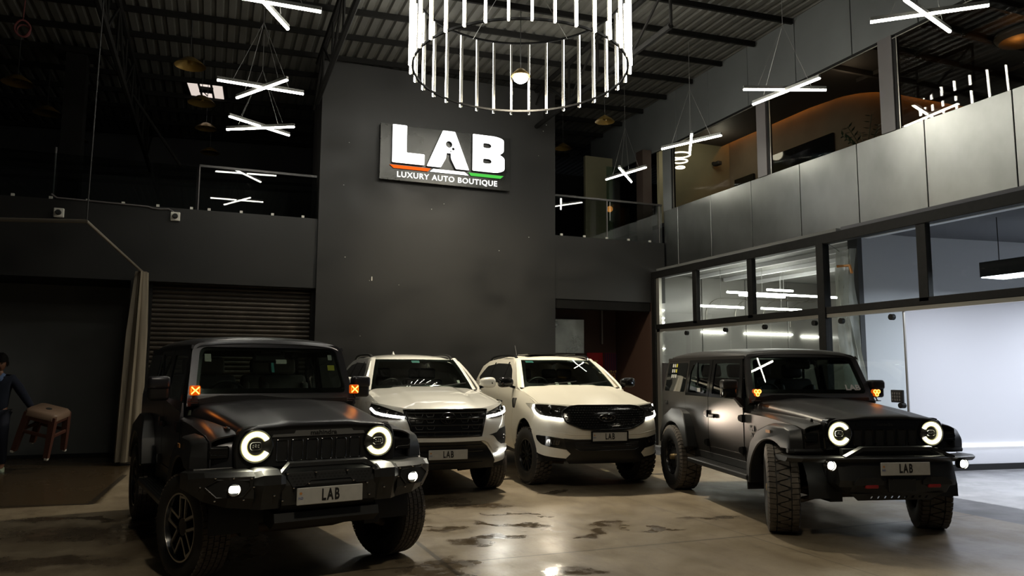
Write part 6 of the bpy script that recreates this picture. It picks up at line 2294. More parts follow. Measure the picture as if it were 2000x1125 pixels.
def modern(root, paint, cfg, steer):
    sh = Shell(cfg['plan'], cfg['dxz'], cfg['ztop'], cfg['W'])
    wb = -cfg['wb']
    sh.wb = wb
    zt = lambda x: interp(x, cfg['ztop'])
    F, S, ol = sh.F, sh.S, sh.ol
    ra, ca = cfg['arch_r'], cfg['arch_z']

    def arcpts(cx, a0, a1, n=16):
        return [(cx + ra * math.cos(R(a0 + (a1 - a0) * i / n)), ca + ra * math.sin(R(a0 + (a1 - a0) * i / n))) for i in range(n + 1)]

    # front face with openings left for grille, lamps and intake
    lip = cfg['lip']
    top = [(y, z) for y, z in lip]
    xa = lambda z: 0.0
    smax = sh.s[-1]
    side_edge = []
    for z in (0.50, 0.55, 0.62, 0.70, 0.78, 0.86):
        # follow the wheel arch edge: find s where x equals the arch
        xt = math.sqrt(max(0.0, ra ** 2 - (z - ca) ** 2)) if abs(z - ca) < ra else 0
        best = min(sh.s, key=lambda q: abs(sh.front(q, z)[0] - max(xt, 0.36)))
        side_edge.append((best, z))
    half = [(sh.s_of_y(y), z) for y, z in cfg['under']] + side_edge + [(min(sh.s, key=lambda q: abs(sh.front(q, 0.95)[0] - 0.36)), 0.95), (min(sh.s, key=lambda q: abs(sh.front(q, 1.05)[0] - 0.36)), 1.05)]
    toph = [(sh.s_of_y(y), z) for y, z in reversed(lip)]
    right = half + toph
    outline = [(-a, b) for a, b in right] + [p for p in reversed(right)]
    # drop the duplicate points on the centre line
    outline = [p for i, p in enumerate(outline) if not (i > 0 and abs(p[0] - outline[i - 1][0]) < 1e-6 and abs(p[1] - outline[i - 1][1]) < 1e-6)]
    if abs(outline[0][0] - outline[-1][0]) < 1e-6 and abs(outline[0][1] - outline[-1][1]) < 1e-6:
        outline.pop()
    sheet('front_face', outline, F(), paint, root, [], 0.05, 0.05, 0.015, (1, 0, 0), 50)

    # hood: from the lip up to the windscreen
    zc = smooth_tab(cfg['hood'], 6)
    base_x = -0.62

    def hood(a, b):
        # a: 0 at the lip .. 1 at the windscreen, b: -1 .. 1 across
        yl = b * cfg['hood_w0']
        s = sh.s_of_y(yl)
        zl = interp(abs(yl), lip)
        p0 = Vector(sh.front(s, zl))
        yr = b * cfg['hood_w1']
        p1 = Vector((base_x - 0.10 * (1 - b * b) * 0 - 0.02, yr, interp(base_x, cfg['hood']) - 0.03 * abs(b) ** 3))
        y = p0.y + (p1.y - p0.y) * a
        x = p0.x + (p1.x - p0.x) * a
        k = interp(x, cfg['hood']) - (interp(p0.x, cfg['hood']) * (1 - a) + interp(p1.x, cfg['hood']) * a)
        z = p0.z + (p1.z - p0.z) * a + k * (1 - 0.25 * b * b) + cfg['crown'] * math.sin(PI * min(1, a * 1.15 if a < 0.87 else 1)) * (1 - b * b) * 0.6
        # power bulge and its creases
        e = abs(b)
        c0 = cfg['crease'] * (1 - 0.18 * (1 - a))
        up = 1 / (1 + math.exp((e - c0) / 0.022))
        z += cfg['bulge'] * up * min(1.0, a * 4) * (1 - 0.35 * a)
        z -= 0.030 * max(0, (e - 0.82) / 0.18) ** 2
        return (x, y, z)
    hd_ = sheet('hood', [(0, -1), (1, -1), (1, 1), (0, 1)], hood, paint, root, (), 0.045, 0.05, 0.015, (0, 0, 1), 60)

    for sy in (-1, 1):
        out = (0, sy, 0)
        # front fender
        ft = [(x, zt(x)) for x in (-0.62, -0.45, -0.25, -0.05, 0.15, 0.30, 0.42)]
        olf = [(-0.70, 0.50), (-0.70, zt(-0.70))] + ft + [(0.42, 0.98)] + arcpts(0.0, 48, 172)
        sheet('fender', olf, S(sy), paint, root, (), 0.06, None, 0.015, out, 60)
        # strip that closes fender to hood
        bm = bmesh.new()
        rows = []
        for i in range(25):
            a = i / 24
            h = Vector(hood(a, sy * 0.985))
            x = min(0.42, h.x)
            f = Vector((x, sy * (sh.ys(x, zt(x)) - 0.004), zt(x) - 0.002))
            rows.append([bm.verts.new(f), bm.verts.new((f + h) / 2 + Vector((0, 0, 0.008))), bm.verts.new(h - Vector((0, 0, 0.006)))])
        for i in range(24):
            for j in range(2):
                bm.faces.new((rows[i][j], rows[i][j + 1], rows[i + 1][j + 1], rows[i + 1][j]))
        bmesh.ops.recalc_face_normals(bm, faces=bm.faces[:])
        build('fender_top', bm, paint, root, 60)
        # doors
        xd = [(-0.715, -1.66), (-1.675, wb + 0.30)]
        d = sheet('door', [(-0.715, 0.42), (-0.715, zt(-0.715)), (-1.2, zt(-1.2)), (-1.66, zt(-1.66)), (-1.66, 0.42)], S(sy, 0.0), paint, root, (), 0.08, None, 0.03, out, 60)
        bm = bmesh.new()
        bm_tube(bm, [(-1.34, sy * (sh.ys(-1.34, 1.12) + 0.002), 1.12), (-1.36, sy * (sh.ys(-1.4, 1.12) + 0.04), 1.13), (-1.54, sy * (sh.ys(-1.5, 1.12) + 0.04), 1.135), (-1.56, sy * (sh.ys(-1.56, 1.12) + 0.002), 1.125)], 0.014, 8)
        build('door_handle', bm, M['chrome_dark'] if cfg['kind'] == 'oval' else M['chrome'], d, 40)
        d = sheet('door', [(-1.675, 0.42), (-1.675, zt(-1.675)), (-2.2, zt(-2.2)), (wb + 0.05, zt(wb + 0.05)), (wb + 0.05, ca + ra + 0.03)] + arcpts(wb, 85, 12, 10) + [(wb + ra - 0.01, 0.42)], S(sy), paint, root, (), 0.08, None, 0.03, out, 60)
        sheet('quarter_panel', [(wb + 0.04, ca + ra + 0.01), (wb + 0.04, zt(wb)), (wb - 0.5, zt(wb - 0.5)), (wb - 0.85, zt(wb - .85) - 0.02), (wb - 0.92, 0.90), (wb - 0.86, 0.5), (wb - ra, 0.5)] + arcpts(wb, 172, 88, 10), S(sy), paint, root, (), 0.08, None, 0.02, out, 60)
        # greenhouse: pillars and roof rail in body colour, dark glass inside
        rz, ry_ = cfg['roof_z'], cfg['roof_y']

        def gy(x, z):
            zb_ = zt(x)
            yb = sh.ys(x, zb_) - 0.005
            t = max(0.0, min(1.0, (z - zb_) / (rz - 0.06 - zb_)))
            return yb + (ry_ - yb) * (t * 0.82 + 0.18 * t * t)
        GH = lambda off: (lambda a, b: (a, sy * (gy(a, b) + off), b))
        rl = cfg['roofline']
        gout = [(-0.52, zt(-0.52) - 0.005)] + [(x, z) for x, z in rl] + [(wb - 0.80, zt(wb - 0.8))]
        base = [(x, zt(x) - 0.005) for x in (wb - 0.4, wb, -2.2, -1.6, -1.0)]
        sheet('cabin_side', gout + base, GH(0.0), paint, root, (), 0.10, 0.06, 0.03, out, 60)
        gl = cfg['dlo']
        g = sheet('side_window', rounded(gl, .05, 4), GH(0.006), M['tint_glass'], root, (), 0.10, 0.08, 0.006, out, 60)
        for xp in (-1.62, wb + 0.28):
            sheet('window_pillar', [(xp - 0.035, zt(xp) + 0.03), (xp - 0.075, rz - 0.12), (xp - 0.01, rz - 0.12), (xp + 0.035, zt(xp) + 0.03)], GH(0.010), M['gloss_black'], g, (), 0.2, 0.08, 0.004, out, 60)
        # roof rail
        bm = bmesh.new()
        pts = [(x, sy * (ry_ - 0.035), z + 0.008) for x, z in cfg['rail']]
        pts[0] = (pts[0][0], pts[0][1], pts[0][2] - 0.03)
        bm_tube(bm, smooth_tab(pts, 5), 0.024, 8)
        build('roof_rail', bm, M['gloss_black'] if cfg['kind'] == 'oval' else M['cladding_plastic'], root, 40)
        # mirror
        mm = cfg['mirror']
        bm = bmesh.new()
        bmesh.ops.create_uvsphere(bm, u_segments=20, v_segments=14, radius=1)
        for v in bm.verts:
            x_, y_, z_ = (math.copysign(abs(q) ** 0.68, q) for q in v.co)
            v.co = Vector((x_ * 0.080 * (1.0 if x_ > 0 else 0.45), y_ * 0.125, z_ * 0.078 * (1 + 0.12 * y_ * sy)))
            v.co += Vector((-0.74, sy * 1.015, 1.435))
        m_ = build('door_mirror', bm, mm, root, 60)
        bm = bmesh.new()
        bm_loft(bm, [[(-0.70, sy * 0.86, 1.33), (-0.82, sy * 0.86, 1.33), (-0.82, sy * 0.86, 1.37), (-0.70, sy * 0.86, 1.37)], [(-0.70, sy * 0.97, 1.37), (-0.78, sy * 0.97, 1.37), (-0.78, sy * 0.97, 1.41), (-0.70, sy * 0.97, 1.41)]])
        fix_normals(bm)
        build('mirror_arm', bm, M['gloss_black'], m_, 40)
        sheet('mirror_lamp', [(1.06, 1.415), (1.13, 1.415), (1.13, 1.44), (1.06, 1.44)], lambda a, b: (-0.74 + 0.087 * math.sqrt(max(0.02, 1 - ((a - 1.015) / 0.127) ** 2)), sy * a, b), M['chrome'], m_, (), 0.02, None, 0.004, (1, 0, 0))
        # step and sill
        span_box('sill', (wb + 0.55, sy * 0.74, 0.36), (-0.52, sy * 0.86, 0.46), M['cladding_plastic'], root, 0.015)
        # wheels and wells
        for cx_, st in ((0, steer), (wb, 0)):
            wheel('wheel', cfg['Ro'], cfg['tw'], cfg['rr'], 'six', cfg['tread'], root, (cx_, sy * (0.925 - cfg['tw'] / 2), cfg['Ro']), st, sy > 0)
            bm = bmesh.new()
            rows = []
            for i_ in range(15):
                a = R(-5 + 190 * i_ / 14)
                rows.append([bm.verts.new((cx_ + (ra - 0.01) * math.cos(a), sy * y_, ca + (ra - 0.01) * math.sin(a))) for y_ in (0.45, 0.86)])
            for i_ in range(14):
                bm.faces.new((rows[i_][0], rows[i_][1], rows[i_ + 1][1], rows[i_ + 1][0]))
            build('wheel_well', bm, M['interior'], root, 60)

    # windscreen
    b0, t0 = cfg['ws_base'], cfg['ws_top']       # (x, z, y) at the base and at the top

    def WS(a, b):
        t = (b - b0[1]) / (t0[1] - b0[1])
        yh = b0[2] + (t0[2] - b0[2]) * t
        u = a / yh
        return (b0[0] + (t0[0] - b0[0]) * t - 0.13 * u * u * (1 - 0.3 * t) + 0.04, a, b + 0.02 * math.sin(PI * t))
    wo = [(-b0[2], b0[1]), (-t0[2], t0[1]), (t0[2], t0[1]), (b0[2], b0[1])]
    sheet('windscreen', wo, WS, M['screen_glass'], root, (), 0.08, 0.06, 0, (1, 0, 0.5), 60)
    inner = [(-b0[2] + 0.065, b0[1] + 0.045), (-t0[2] + 0.055, t0[1] - 0.035), (t0[2] - 0.055, t0[1] - 0.035), (b0[2] - 0.065, b0[1] + 0.045)]
    sheet('screen_border', wo, lambda a, b: (WS(a, b)[0] - 0.006, a, WS(a, b)[2] - 0.006), M['gloss_black'], root, [rounded(inner, .05, 4)], 0.08, 0.06, 0.003, (1, 0, 0.5), 60)
    # pillars beside the windscreen
    for sy in (-1, 1):
        bm = bmesh.new()
        secs = []
        for i in range(9):
            t = -0.04 + 1.10 * i / 8
            z = b0[1] + (t0[1] - b0[1]) * t
            yh = b0[2] + (t0[2] - b0[2]) * t
            p = Vector(WS(sy * yh, z))
            secs.append([p + Vector((0.012, -sy * 0.004, 0.0)), p + Vector((0.006, sy * 0.040, 0.004)), p + Vector((-0.06, sy * 0.075, 0.0)), p + Vector((-0.16, sy * 0.085, -0.01)), p + Vector((-0.14, sy * 0.02, -0.02)), p + Vector((-0.03, -sy * 0.01, -0.02))])
        bm_loft(bm, secs)
        fix_normals(bm)
        build('windscreen_pillar', bm, cfg.get('pillar', paint), root, 60)
    cw = sheet('cowl', [(-0.52, -0.74), (-0.52, 0.74), (-0.72, 0.74), (-0.72, -0.74)], lambda a, b: (a + 0.05 - 0.12 * (b / 0.75) ** 2, b, b0[1] - 0.035 + 0.03 * (-a - 0.52)), M['cladding_plastic'], root, (), 0.2, None, 0.02, (0, 0, 1))
    for y0, y1 in ((-0.45, 0.10), (0.12, 0.66)):
        bm = bmesh.new()
        ps = []
        for t in (0, 0.25, 0.5, 0.75, 1.0):
            y = y0 + (y1 - y0) * t
            z = b0[1] + 0.012 + 0.045 * t
            p = Vector(WS(y, z))
            ps.append(p + Vector((0.016, 0, 0.012)))
        bm_tube(bm, ps, 0.008, 6)
        fix_normals(bm)
        build('wiper', bm, M['cladding_plastic'], root, 40)
    # roof
    half = [(0.0, 0.0), (0.30, -0.004), (0.60, -0.016), (0.80, -0.034), (0.92, -0.056), (1.0, -0.085)]
    rs = []
    for x, z, w in cfg['roof']:
        k = 0.13 if x > t0[0] - 0.05 else 0.0
        rs.append([(x - k * fy * fy, -fy * w, z + dz) for fy, dz in reversed(half)] + [(x - k * fy * fy, fy * w, z + dz) for fy, dz in half[1:]])
    bm = bmesh.new()
    bm_loft(bm, rs, False)
    bmesh.ops.recalc_face_normals(bm, faces=bm.faces[:])
    if sum(f.normal.z for f in bm.faces) < 0:
        bmesh.ops.reverse_faces(bm, faces=bm.faces[:])
    rf = build('roof', bm, paint, root, 60)
    sd = rf.modifiers.new('sub', 'SUBSURF')
    sd.levels = sd.render_levels = 2
    # tail
    sheet('tailgate', [(-0.80, 0.5), (-0.84, 1.1), (-0.78, 1.38), (-0.62, 1.78), (0.62, 1.78), (0.78, 1.38), (0.84, 1.1), (0.80, 0.5)], lambda a, b: (wb - 0.90 + 0.45 * max(0, b - 1.2), a, b), paint, root, (), 0.3, None, 0.02, (-1, 0, 0))
    sheet('rear_window', [(-0.66, 1.42), (-0.55, 1.72), (0.55, 1.72), (0.66, 1.42)], lambda a, b: (wb - 0.912 + 0.45 * max(0, b - 1.2), a, b), M['tint_glass'], root, (), 0.3, None, 0.006, (-1, 0, 0))
    bm = bmesh.new()
    span(bm, (wb - 0.8, -0.62, 0.42), (0.50, 0.62, 0.60))
    span(bm, (-0.62, -0.78, 0.55), (-0.58, 0.78, 1.22))
    span(bm, (0.30, -0.60, 0.50), (0.55, 0.60, 1.00))
    span(bm, (-1.0, -0.10, 0.32), (0.40, 0.10, 0.45))
    build('chassis', bm, M['interior'], root)
    bm = bmesh.new()
    for sy in (-1, 1):
        bm_tube(bm, [(0.0, sy * 0.76, cfg['Ro'] - 0.08), (0.08, sy * 0.35, cfg['Ro'] - 0.10)], 0.03, 8)
    bm_tube(bm, [(0.05, -0.72, cfg['Ro'] - 0.02), (0.05, 0.72, cfg['Ro'] - 0.02)], 0.03, 8)
    build('front_axle', bm, M['arm_rust'], root, 50)
    tube('rear_axle', [(wb, -0.75, cfg['Ro']), (wb, 0.75, cfg['Ro'])], 0.05, M['arm_rust'], root, 8)
    cabin(root, -1.85, 0.86, M['seat_dark'], -0.36, 2, -0.95, b0[1] - 0.04)
    return sh, hood, WS


def front_sheet(sh, name, pts, m, parent, off, thick=0.01, rad=0.0, holes=(), step=0.05, dense=True):
    p = rounded(pts, rad, 4) if rad else pts
    o = sh.ol(p) if dense else [(sh.s_of_y(y), z) for y, z in p]
    return sheet(name, o, sh.F(off), m, parent, [[(sh.s_of_y(y), z) for y, z in h] for h in holes], step, step, thick, (1, 0, 0), 45)


def front_tube(sh, bm, pts, r, off, closed=False, n=6):
    o = []
    k_ = len(pts) if closed else len(pts) - 1
    for i in range(k_):
        (y0, z0), (y1, z1) = pts[i], pts[(i + 1) % len(pts)]
        k = max(1, int(math.hypot(y1 - y0, z1 - z0) / 0.06))
        for j in range(k):
            t = j / k
            o.append(sh.front(sh.s_of_y(y0 + (y1 - y0) * t), z0 + (z1 - z0) * t, off))
    if not closed:
        o.append(sh.front(sh.s_of_y(pts[-1][0]), pts[-1][1], off))
    bm_tube(bm, o, r, n, closed)


def mirrored(pts, sy):
    return [(sy * y, z) for y, z in pts] if sy > 0 else [(-y, z) for y, z in reversed(pts)]


# ---- car with the oval grille (satin white)
EN = dict(kind='oval', wb=2.85, arch_r=0.515, arch_z=0.42, Ro=0.405, tw=0.27, rr=0.235, tread='chunky', crown=0.02, bulge=0.020, crease=0.50,
          plan=[(0.0, 0.915), (0.2, 0.912), (0.4, 0.895), (0.55, 0.865), (0.68, 0.805), (0.78, 0.725), (0.85, 0.62), (0.895, 0.50), (0.925, 0.36), (0.935, 0.25)],
          dxz=[(0.32, -0.10), (0.40, -0.05), (0.52, -0.02), (0.60, -0.01), (0.66, -0.012), (0.74, 0.0), (0.84, -0.005), (0.92, -0.03), (1.0, -0.055), (1.08, -0.085), (1.15, -0.14), (1.20, -0.20)],
          lip=[(0.0, 1.140), (0.3, 1.142), (0.45, 1.146), (0.6, 1.156), (0.75, 1.163), (0.85, 1.165), (0.90, 1.160), (0.935, 1.155)],
          under=[(0.0, 0.43), (0.3, 0.43), (0.55, 0.435), (0.72, 0.45), (0.82, 0.465), (0.87, 0.485)],
          ztop=[(-4.0, 1.45), (-2.85, 1.42), (-1.7, 1.375), (-0.70, 1.34), (-0.52, 1.315), (-0.25, 1.265), (0.15, 1.205), (0.42, 1.165)],
          W=[(-4.0, 0.86), (-3.2, 0.905), (-0.7, 0.912), (0.0, 0.91), (0.3, 0.905), (0.42, 0.90)],
          hood=[(-0.64, 1.395), (-0.40, 1.368), (0.0, 1.315), (0.35, 1.255), (0.6, 1.20), (0.72, 1.168), (0.80, 1.142)], hood_w0=0.86, hood_w1=0.79,
          ws_base=(-0.56, 1.375, 0.745), ws_top=(-1.30, 1.795, 0.605), roof_z=1.88, roof_y=0.66,
          roofline=[(-0.75, 1.47), (-1.02, 1.63), (-1.30, 1.765), (-1.6, 1.81), (-2.6, 1.825), (-3.2, 1.79), (-3.55, 1.70)],
          dlo=[(-0.95, 1.40), (-1.28, 1.63), (-1.55, 1.725), (-2.4, 1.745), (-3.1, 1.70), (-3.42, 1.50), (-3.30, 1.46), (-1.7, 1.415)],
          rail=[(-1.45, 1.79), (-1.62, 1.845), (-2.4, 1.87), (-3.1, 1.845), (-3.3, 1.79)],
          roof=[(-1.27, 1.795, 0.62), (-1.33, 1.822, 0.625), (-1.45, 1.852, 0.64), (-1.8, 1.885, 0.66), (-2.4, 1.895, 0.66), (-3.0, 1.875, 0.655), (-3.5, 1.82, 0.64), (-3.62, 1.76, 0.63)],
          mirror=M['gloss_black'])
en = empty('sport_utility_car', (5.1508, 10.1581, 0.0), -1.68532)
tag(en, 'satin white sport utility car with oval black mesh grille, gloss black mirrors and chunky tyres', 'car', 'white sport utility cars')
sh, hoodf, wsf = modern(en, M['white_satin'], EN, R(8))
# oval grille with mesh and badge
og = [(-0.60, 1.065), (-0.50, 1.125), (-0.38, 1.138), (0.38, 1.138), (0.50, 1.125), (0.60, 1.065), (0.60, 0.985), (0.555, 0.915), (0.36, 0.835), (0.20, 0.822), (-0.20, 0.822), (-0.36, 0.835), (-0.555, 0.915), (-0.60, 0.985)]
gr = front_sheet(sh, 'grille', og, M['gloss_black'], en, 0.012, 0.02, 0.03)
bm = bmesh.new()
front_tube(sh, bm, rounded(og, 0.03, 3), 0.014, 0.014, True, 8)
build('grille_surround', bm, M['gloss_black'], gr, 50)
bm = bmesh.new()
for r_ in range(9):
    z = 0.855 + r_ * 0.032
    for i in range(30):
        y = -0.56 + i * 0.0386 + (0.0193 if r_ % 2 else 0)
        if abs(y) > interp(z, [(0.84, 0.34), (0.93, 0.53), (1.0, 0.57), (1.06, 0.56), (1.11, 0.46)]) or (abs(y) < 0.135 and 0.91 < z < 1.05):
            continue
        p = Vector(sh.front(sh.s_of_y(y), z, 0.018))
        bm_box(bm, tuple(p), (0.008, 0.024, 0.012), 0.002)
build('grille_mesh', bm, M['mesh_dark'], gr, 30)
bx = sh.front(0, 0.978, 0.0)[0]
bm = bmesh.new()
el = [(0.122 * math.cos(2 * PI * q / 32), 0.978 + 0.050 * math.sin(2 * PI * q / 32)) for q in range(32)]
bm_prism(bm, el, lambda a, b: (bx + 0.036, a, b), lambda a, b: (bx, a, b))
fix_normals(bm)
bd_ = build('badge', bm, M['gloss_black'], gr, 30)
bm = bmesh.new()
bm_tube(bm, [(bx + 0.037, a * 0.96, 0.978 + (b - 0.978) * 0.96) for a, b in el], 0.0045, 6, True)
# script-like strokes inside the oval
for st in ([(-0.075, -0.020), (-0.055, 0.022), (-0.02, 0.026), (0.0, 0.018)], [(-0.072, 0.002), (-0.045, 0.004), (-0.03, 0.008)], [(-0.030, -0.008), (-0.018, 0.006), (-0.005, -0.006), (-0.018, -0.016), (-0.030, -0.008)],
           [(0.006, -0.016), (0.014, 0.004), (0.026, 0.008)], [(0.070, 0.022), (0.058, -0.004), (0.045, -0.014), (0.036, -0.002), (0.050, 0.006), (0.060, -0.002), (0.066, -0.016), (0.078, -0.010)]):
    bm_tube(bm, [(bx + 0.038, a, 0.978 + b) for a, b in st], 0.0034, 6)
build('badge_mark', bm, M['chrome'], bd_, 40)
for sy in (-1, 1):
    # headlamp: dark glass with an L-shaped glowing strip
    hp = mirrored([(0.475, 1.125), (0.60, 1.140), (0.76, 1.150), (0.875, 1.150), (0.905, 1.10), (0.895, 1.04), (0.865, 0.985), (0.80, 0.965), (0.58, 0.945), (0.615, 0.99), (0.612, 1.06), (0.56, 1.105)], sy)
    hl = front_sheet(sh, 'headlamp', hp, M['lens_dark'], en, 0.008, 0.012)
    bm = bmesh.new()
    front_tube(sh, bm, [(sy * y, z) for y, z in ((0.885, 1.140), (0.897, 1.09), (0.885, 1.035), (0.855, 0.995), (0.80, 0.980), (0.70, 0.968), (0.595, 0.956))], 0.0165, 0.012, False, 8)
    build('running_lamp', bm, M['drl_on'], hl, 50)
    bm = bmesh.new()
    for y, z, w, h in ((0.83, 1.085, 0.035, 0.07), (0.73, 1.07, 0.075, 0.055), (0.64, 1.085, 0.06, 0.05)):
        p = sh.front(sy * sh.s_of_y(y), z, 0.010)
        bm_box(bm, p, (0.012, w, h), 0.006, Matrix.Rotation(-sy * R(30 if y > .7 else 20), 3, 'Z'))
    build('lamp_reflector', bm, M['reflector'], hl, 30)
    p = sh.front(sy * sh.s_of_y(0.80), 1.02, 0.05)
    # lower corner pocket with fog lamp
    fp = mirrored([(0.60, 0.70), (0.78, 0.728), (0.895, 0.735), (0.885, 0.67), (0.85, 0.615), (0.78, 0.59), (0.56, 0.555), (0.56, 0.70)], sy)
    front_sheet(sh, 'fog_pocket', fp, M['gloss_black'], en, 0.006, 0.012, 0.02)
    fg = front_sheet(sh, 'fog_lamp', mirrored([(0.645, 0.685), (0.79, 0.69), (0.80, 0.63), (0.66, 0.615)], sy), M['reflector'], en, 0.014, 0.012, 0.02)
    bm = bmesh.new()
    for q in range(4):
        p_ = sh.front(sy * sh.s_of_y(0.675 + q * 0.034), 0.652, 0.016)
        bm_box(bm, p_, (0.006, 0.014, 0.045), 0.002)
    build('lamp_facet', bm, M['lens_dark'], fg)
    # fender vent and door step mirror lamp
    vt = sheet('fender_vent', rounded([(-0.50, 1.205), (-0.68, 1.20), (-0.70, 1.16), (-0.66, 1.06), (-0.56, 1.05), (-0.52, 1.10)], 0.02, 3), lambda a, b: (a, sy * (sh.ys(a, b) + 0.008), b), M['gloss_black'], en, (), 0.05, None, 0.01, (0, sy, 0))
# black lower intake and skid
li = [(-0.60, 0.705), (-0.45, 0.69), (0.45, 0.69), (0.60, 0.705), (0.57, 0.56), (0.51, 0.50), (0.57, 0.43), (0.52, 0.365), (-0.52, 0.365), (-0.57, 0.43), (-0.51, 0.50), (-0.57, 0.56)]
lo = front_sheet(sh, 'lower_bumper', li, M['bumper_black'], en, 0.010, 0.03)
front_sheet(sh, 'intake', [(-0.47, 0.66), (0.47, 0.66), (0.43, 0.56), (-0.43, 0.56)], M['joint'], lo, 0.014, 0.004)
bm = bmesh.new()
front_tube(sh, bm, [(-0.46, 0.575), (-0.40, 0.545), (0.40, 0.545), (0.46, 0.575)], 0.006, 0.018)
for z in (0.60, 0.63):
    front_tube(sh, bm, [(-0.44, z), (0.44, z)], 0.005, 0.016)
build('intake_bar', bm, M['chrome_dark'], lo, 40)
bm = bmesh.new()
front_tube(sh, bm, [(-0.88, 0.80), (-0.62, 0.775), (-0.50, 0.755), (0.50, 0.755), (0.62, 0.775), (0.88, 0.80)], 0.010, -0.004)
build('bumper_crease', bm, M['white_satin'], en, 60)
plate(en, sh.front(0, 0.73)[0] + 0.028, 0.02, 0.728, 0, True)
lamp('headlamp_beam', 'SPOT', (0.74, 0.74, 1.0), 110, (1.0, 0.80, 0.62), 0.08, en, (1, 0.022, -0.01), R(23), 1.0)
lamp('headlamp_beam', 'SPOT', (0.74, -0.76, 1.0), 25, (1.0, 0.86, 0.66), 0.06, en, (1, -0.1, -0.2), R(110), 0.9)
for (y, z, w, h, m, nm) in ((-0.48, 1.755, 0.12, 0.035, 'sticker_teal', 'teal_sticker'), (-0.22, 1.41, 0.05, 0.035, 'sticker_white', 'white_card'), (-0.02, 1.41, 0.05, 0.035, 'sticker_white', 'white_card')):
    sheet(nm, [(y - w / 2, z - h / 2), (y + w / 2, z - h / 2), (y + w / 2, z + h / 2), (y - w / 2, z + h / 2)], lambda a, b: (wsf(a, b)[0] - 0.012, a, wsf(a, b)[2]), M[m], en, (), 0.05, None, 0.001, (1, 0, 0.3))
tube('aerial', [(-1.75, -0.56, 1.87), (-1.80, -0.56, 1.95), (-1.86, -0.56, 2.04)], 0.005, M['cladding_plastic'], en, 5)
span_box('sunroof', (-2.2, -0.42, 1.885), (-1.55, 0.42, 1.905), M['gloss_black'], en, 0.008)

# ---- car with the trapezoid grille (gloss white)
FO = dict(kind='wide', wb=2.745, arch_r=0.50, arch_z=0.40, Ro=0.385, tw=0.265, rr=0.235, tread='road', crown=0.02, bulge=0.026, crease=0.56,
          plan=[(0.0, 0.905), (0.2, 0.90), (0.4, 0.88), (0.55, 0.845), (0.68, 0.78), (0.78, 0.70), (0.85, 0.60), (0.89, 0.48), (0.915, 0.36), (0.925, 0.25)],
          dxz=[(0.32, -0.08), (0.40, -0.04), (0.50, -0.01), (0.62, -0.03), (0.68, -0.02), (0.74, 0.005), (0.80, -0.01), (0.88, -0.02), (1.0, -0.05), (1.08, -0.085), (1.15, -0.14), (1.22, -0.22)],
          lip=[(0.0, 1.118), (0.3, 1.122), (0.48, 1.130), (0.6, 1.150), (0.75, 1.178), (0.85, 1.195), (0.90, 1.198), (0.925, 1.195)],
          under=[(0.0, 0.40), (0.3, 0.40), (0.55, 0.42), (0.70, 0.44), (0.82, 0.46), (0.87, 0.49)],
          ztop=[(-4.0, 1.47), (-2.75, 1.41), (-1.7, 1.37), (-0.70, 1.335), (-0.52, 1.31), (-0.25, 1.275), (0.15, 1.235), (0.42, 1.20)],
          W=[(-4.0, 0.86), (-3.2, 0.90), (-0.7, 0.905), (0.0, 0.905), (0.3, 0.90), (0.42, 0.895)],
          hood=[(-0.64, 1.372), (-0.40, 1.352), (0.0, 1.305), (0.35, 1.250), (0.6, 1.195), (0.72, 1.155), (0.80, 1.120)], hood_w0=0.86, hood_w1=0.79,
          ws_base=(-0.56, 1.352, 0.75), ws_top=(-1.17, 1.780, 0.605), roof_z=1.86, roof_y=0.655,
          roofline=[(-0.72, 1.455), (-0.94, 1.62), (-1.17, 1.75), (-1.5, 1.795), (-2.6, 1.81), (-3.2, 1.77), (-3.5, 1.68)],
          dlo=[(-0.90, 1.39), (-1.16, 1.62), (-1.42, 1.715), (-2.4, 1.735), (-3.0, 1.70), (-3.35, 1.58), (-3.10, 1.47), (-1.7, 1.405)],
          rail=[(-1.32, 1.775), (-1.62, 1.83), (-2.4, 1.85), (-3.1, 1.83), (-3.3, 1.77)],
          roof=[(-1.14, 1.78, 0.62), (-1.20, 1.808, 0.625), (-1.35, 1.838, 0.635), (-1.8, 1.868, 0.65), (-2.4, 1.875, 0.65), (-3.0, 1.855, 0.645), (-3.45, 1.80, 0.63), (-3.55, 1.74, 0.62)],
          mirror=M['white_gloss'])
fo = empty('sport_utility_car', (2.8260, 10.1449, 0.0), -1.61455)
tag(fo, 'gloss white sport utility car with barred trapezoid grille and slim lit bumper strips', 'car', 'white sport utility cars')
sh, hoodf, wsf = modern(fo, M['white_gloss'], FO, R(8))
gp_ = [(-0.535, 1.112), (0.535, 1.112), (0.47, 0.93), (0.435, 0.79), (-0.435, 0.79), (-0.47, 0.93)]
gr = front_sheet(sh, 'grille', gp_, M['gloss_black'], fo, 0.012, 0.02, 0.02)
bm = bmesh.new()
front_tube(sh, bm, gp_, 0.016, 0.014, True, 8)
build('grille_surround', bm, M['gloss_black'], gr, 50)
bm = bmesh.new()
for k_, z in enumerate((0.845, 0.925, 1.005, 1.075)):
    w = interp(z, [(0.79, 0.42), (0.93, 0.45), (1.11, 0.50)])
    front_tube(sh, bm, [(-w, z), (w, z)], 0.009, 0.018)
    for y in (-0.36, -0.22, 0.22, 0.36):
        if abs(y) < w - 0.08 and k_ < 4:
            front_tube(sh, bm, [(y - 0.05, z - 0.012), (y - 0.035, z - 0.045), (y + 0.035, z - 0.045), (y + 0.05, z - 0.012)], 0.005, 0.018)
build('grille_bar', bm, M['mesh_dark'], gr, 40)
bx = sh.front(0, 1.01, 0.0)[0]
bm = bmesh.new()
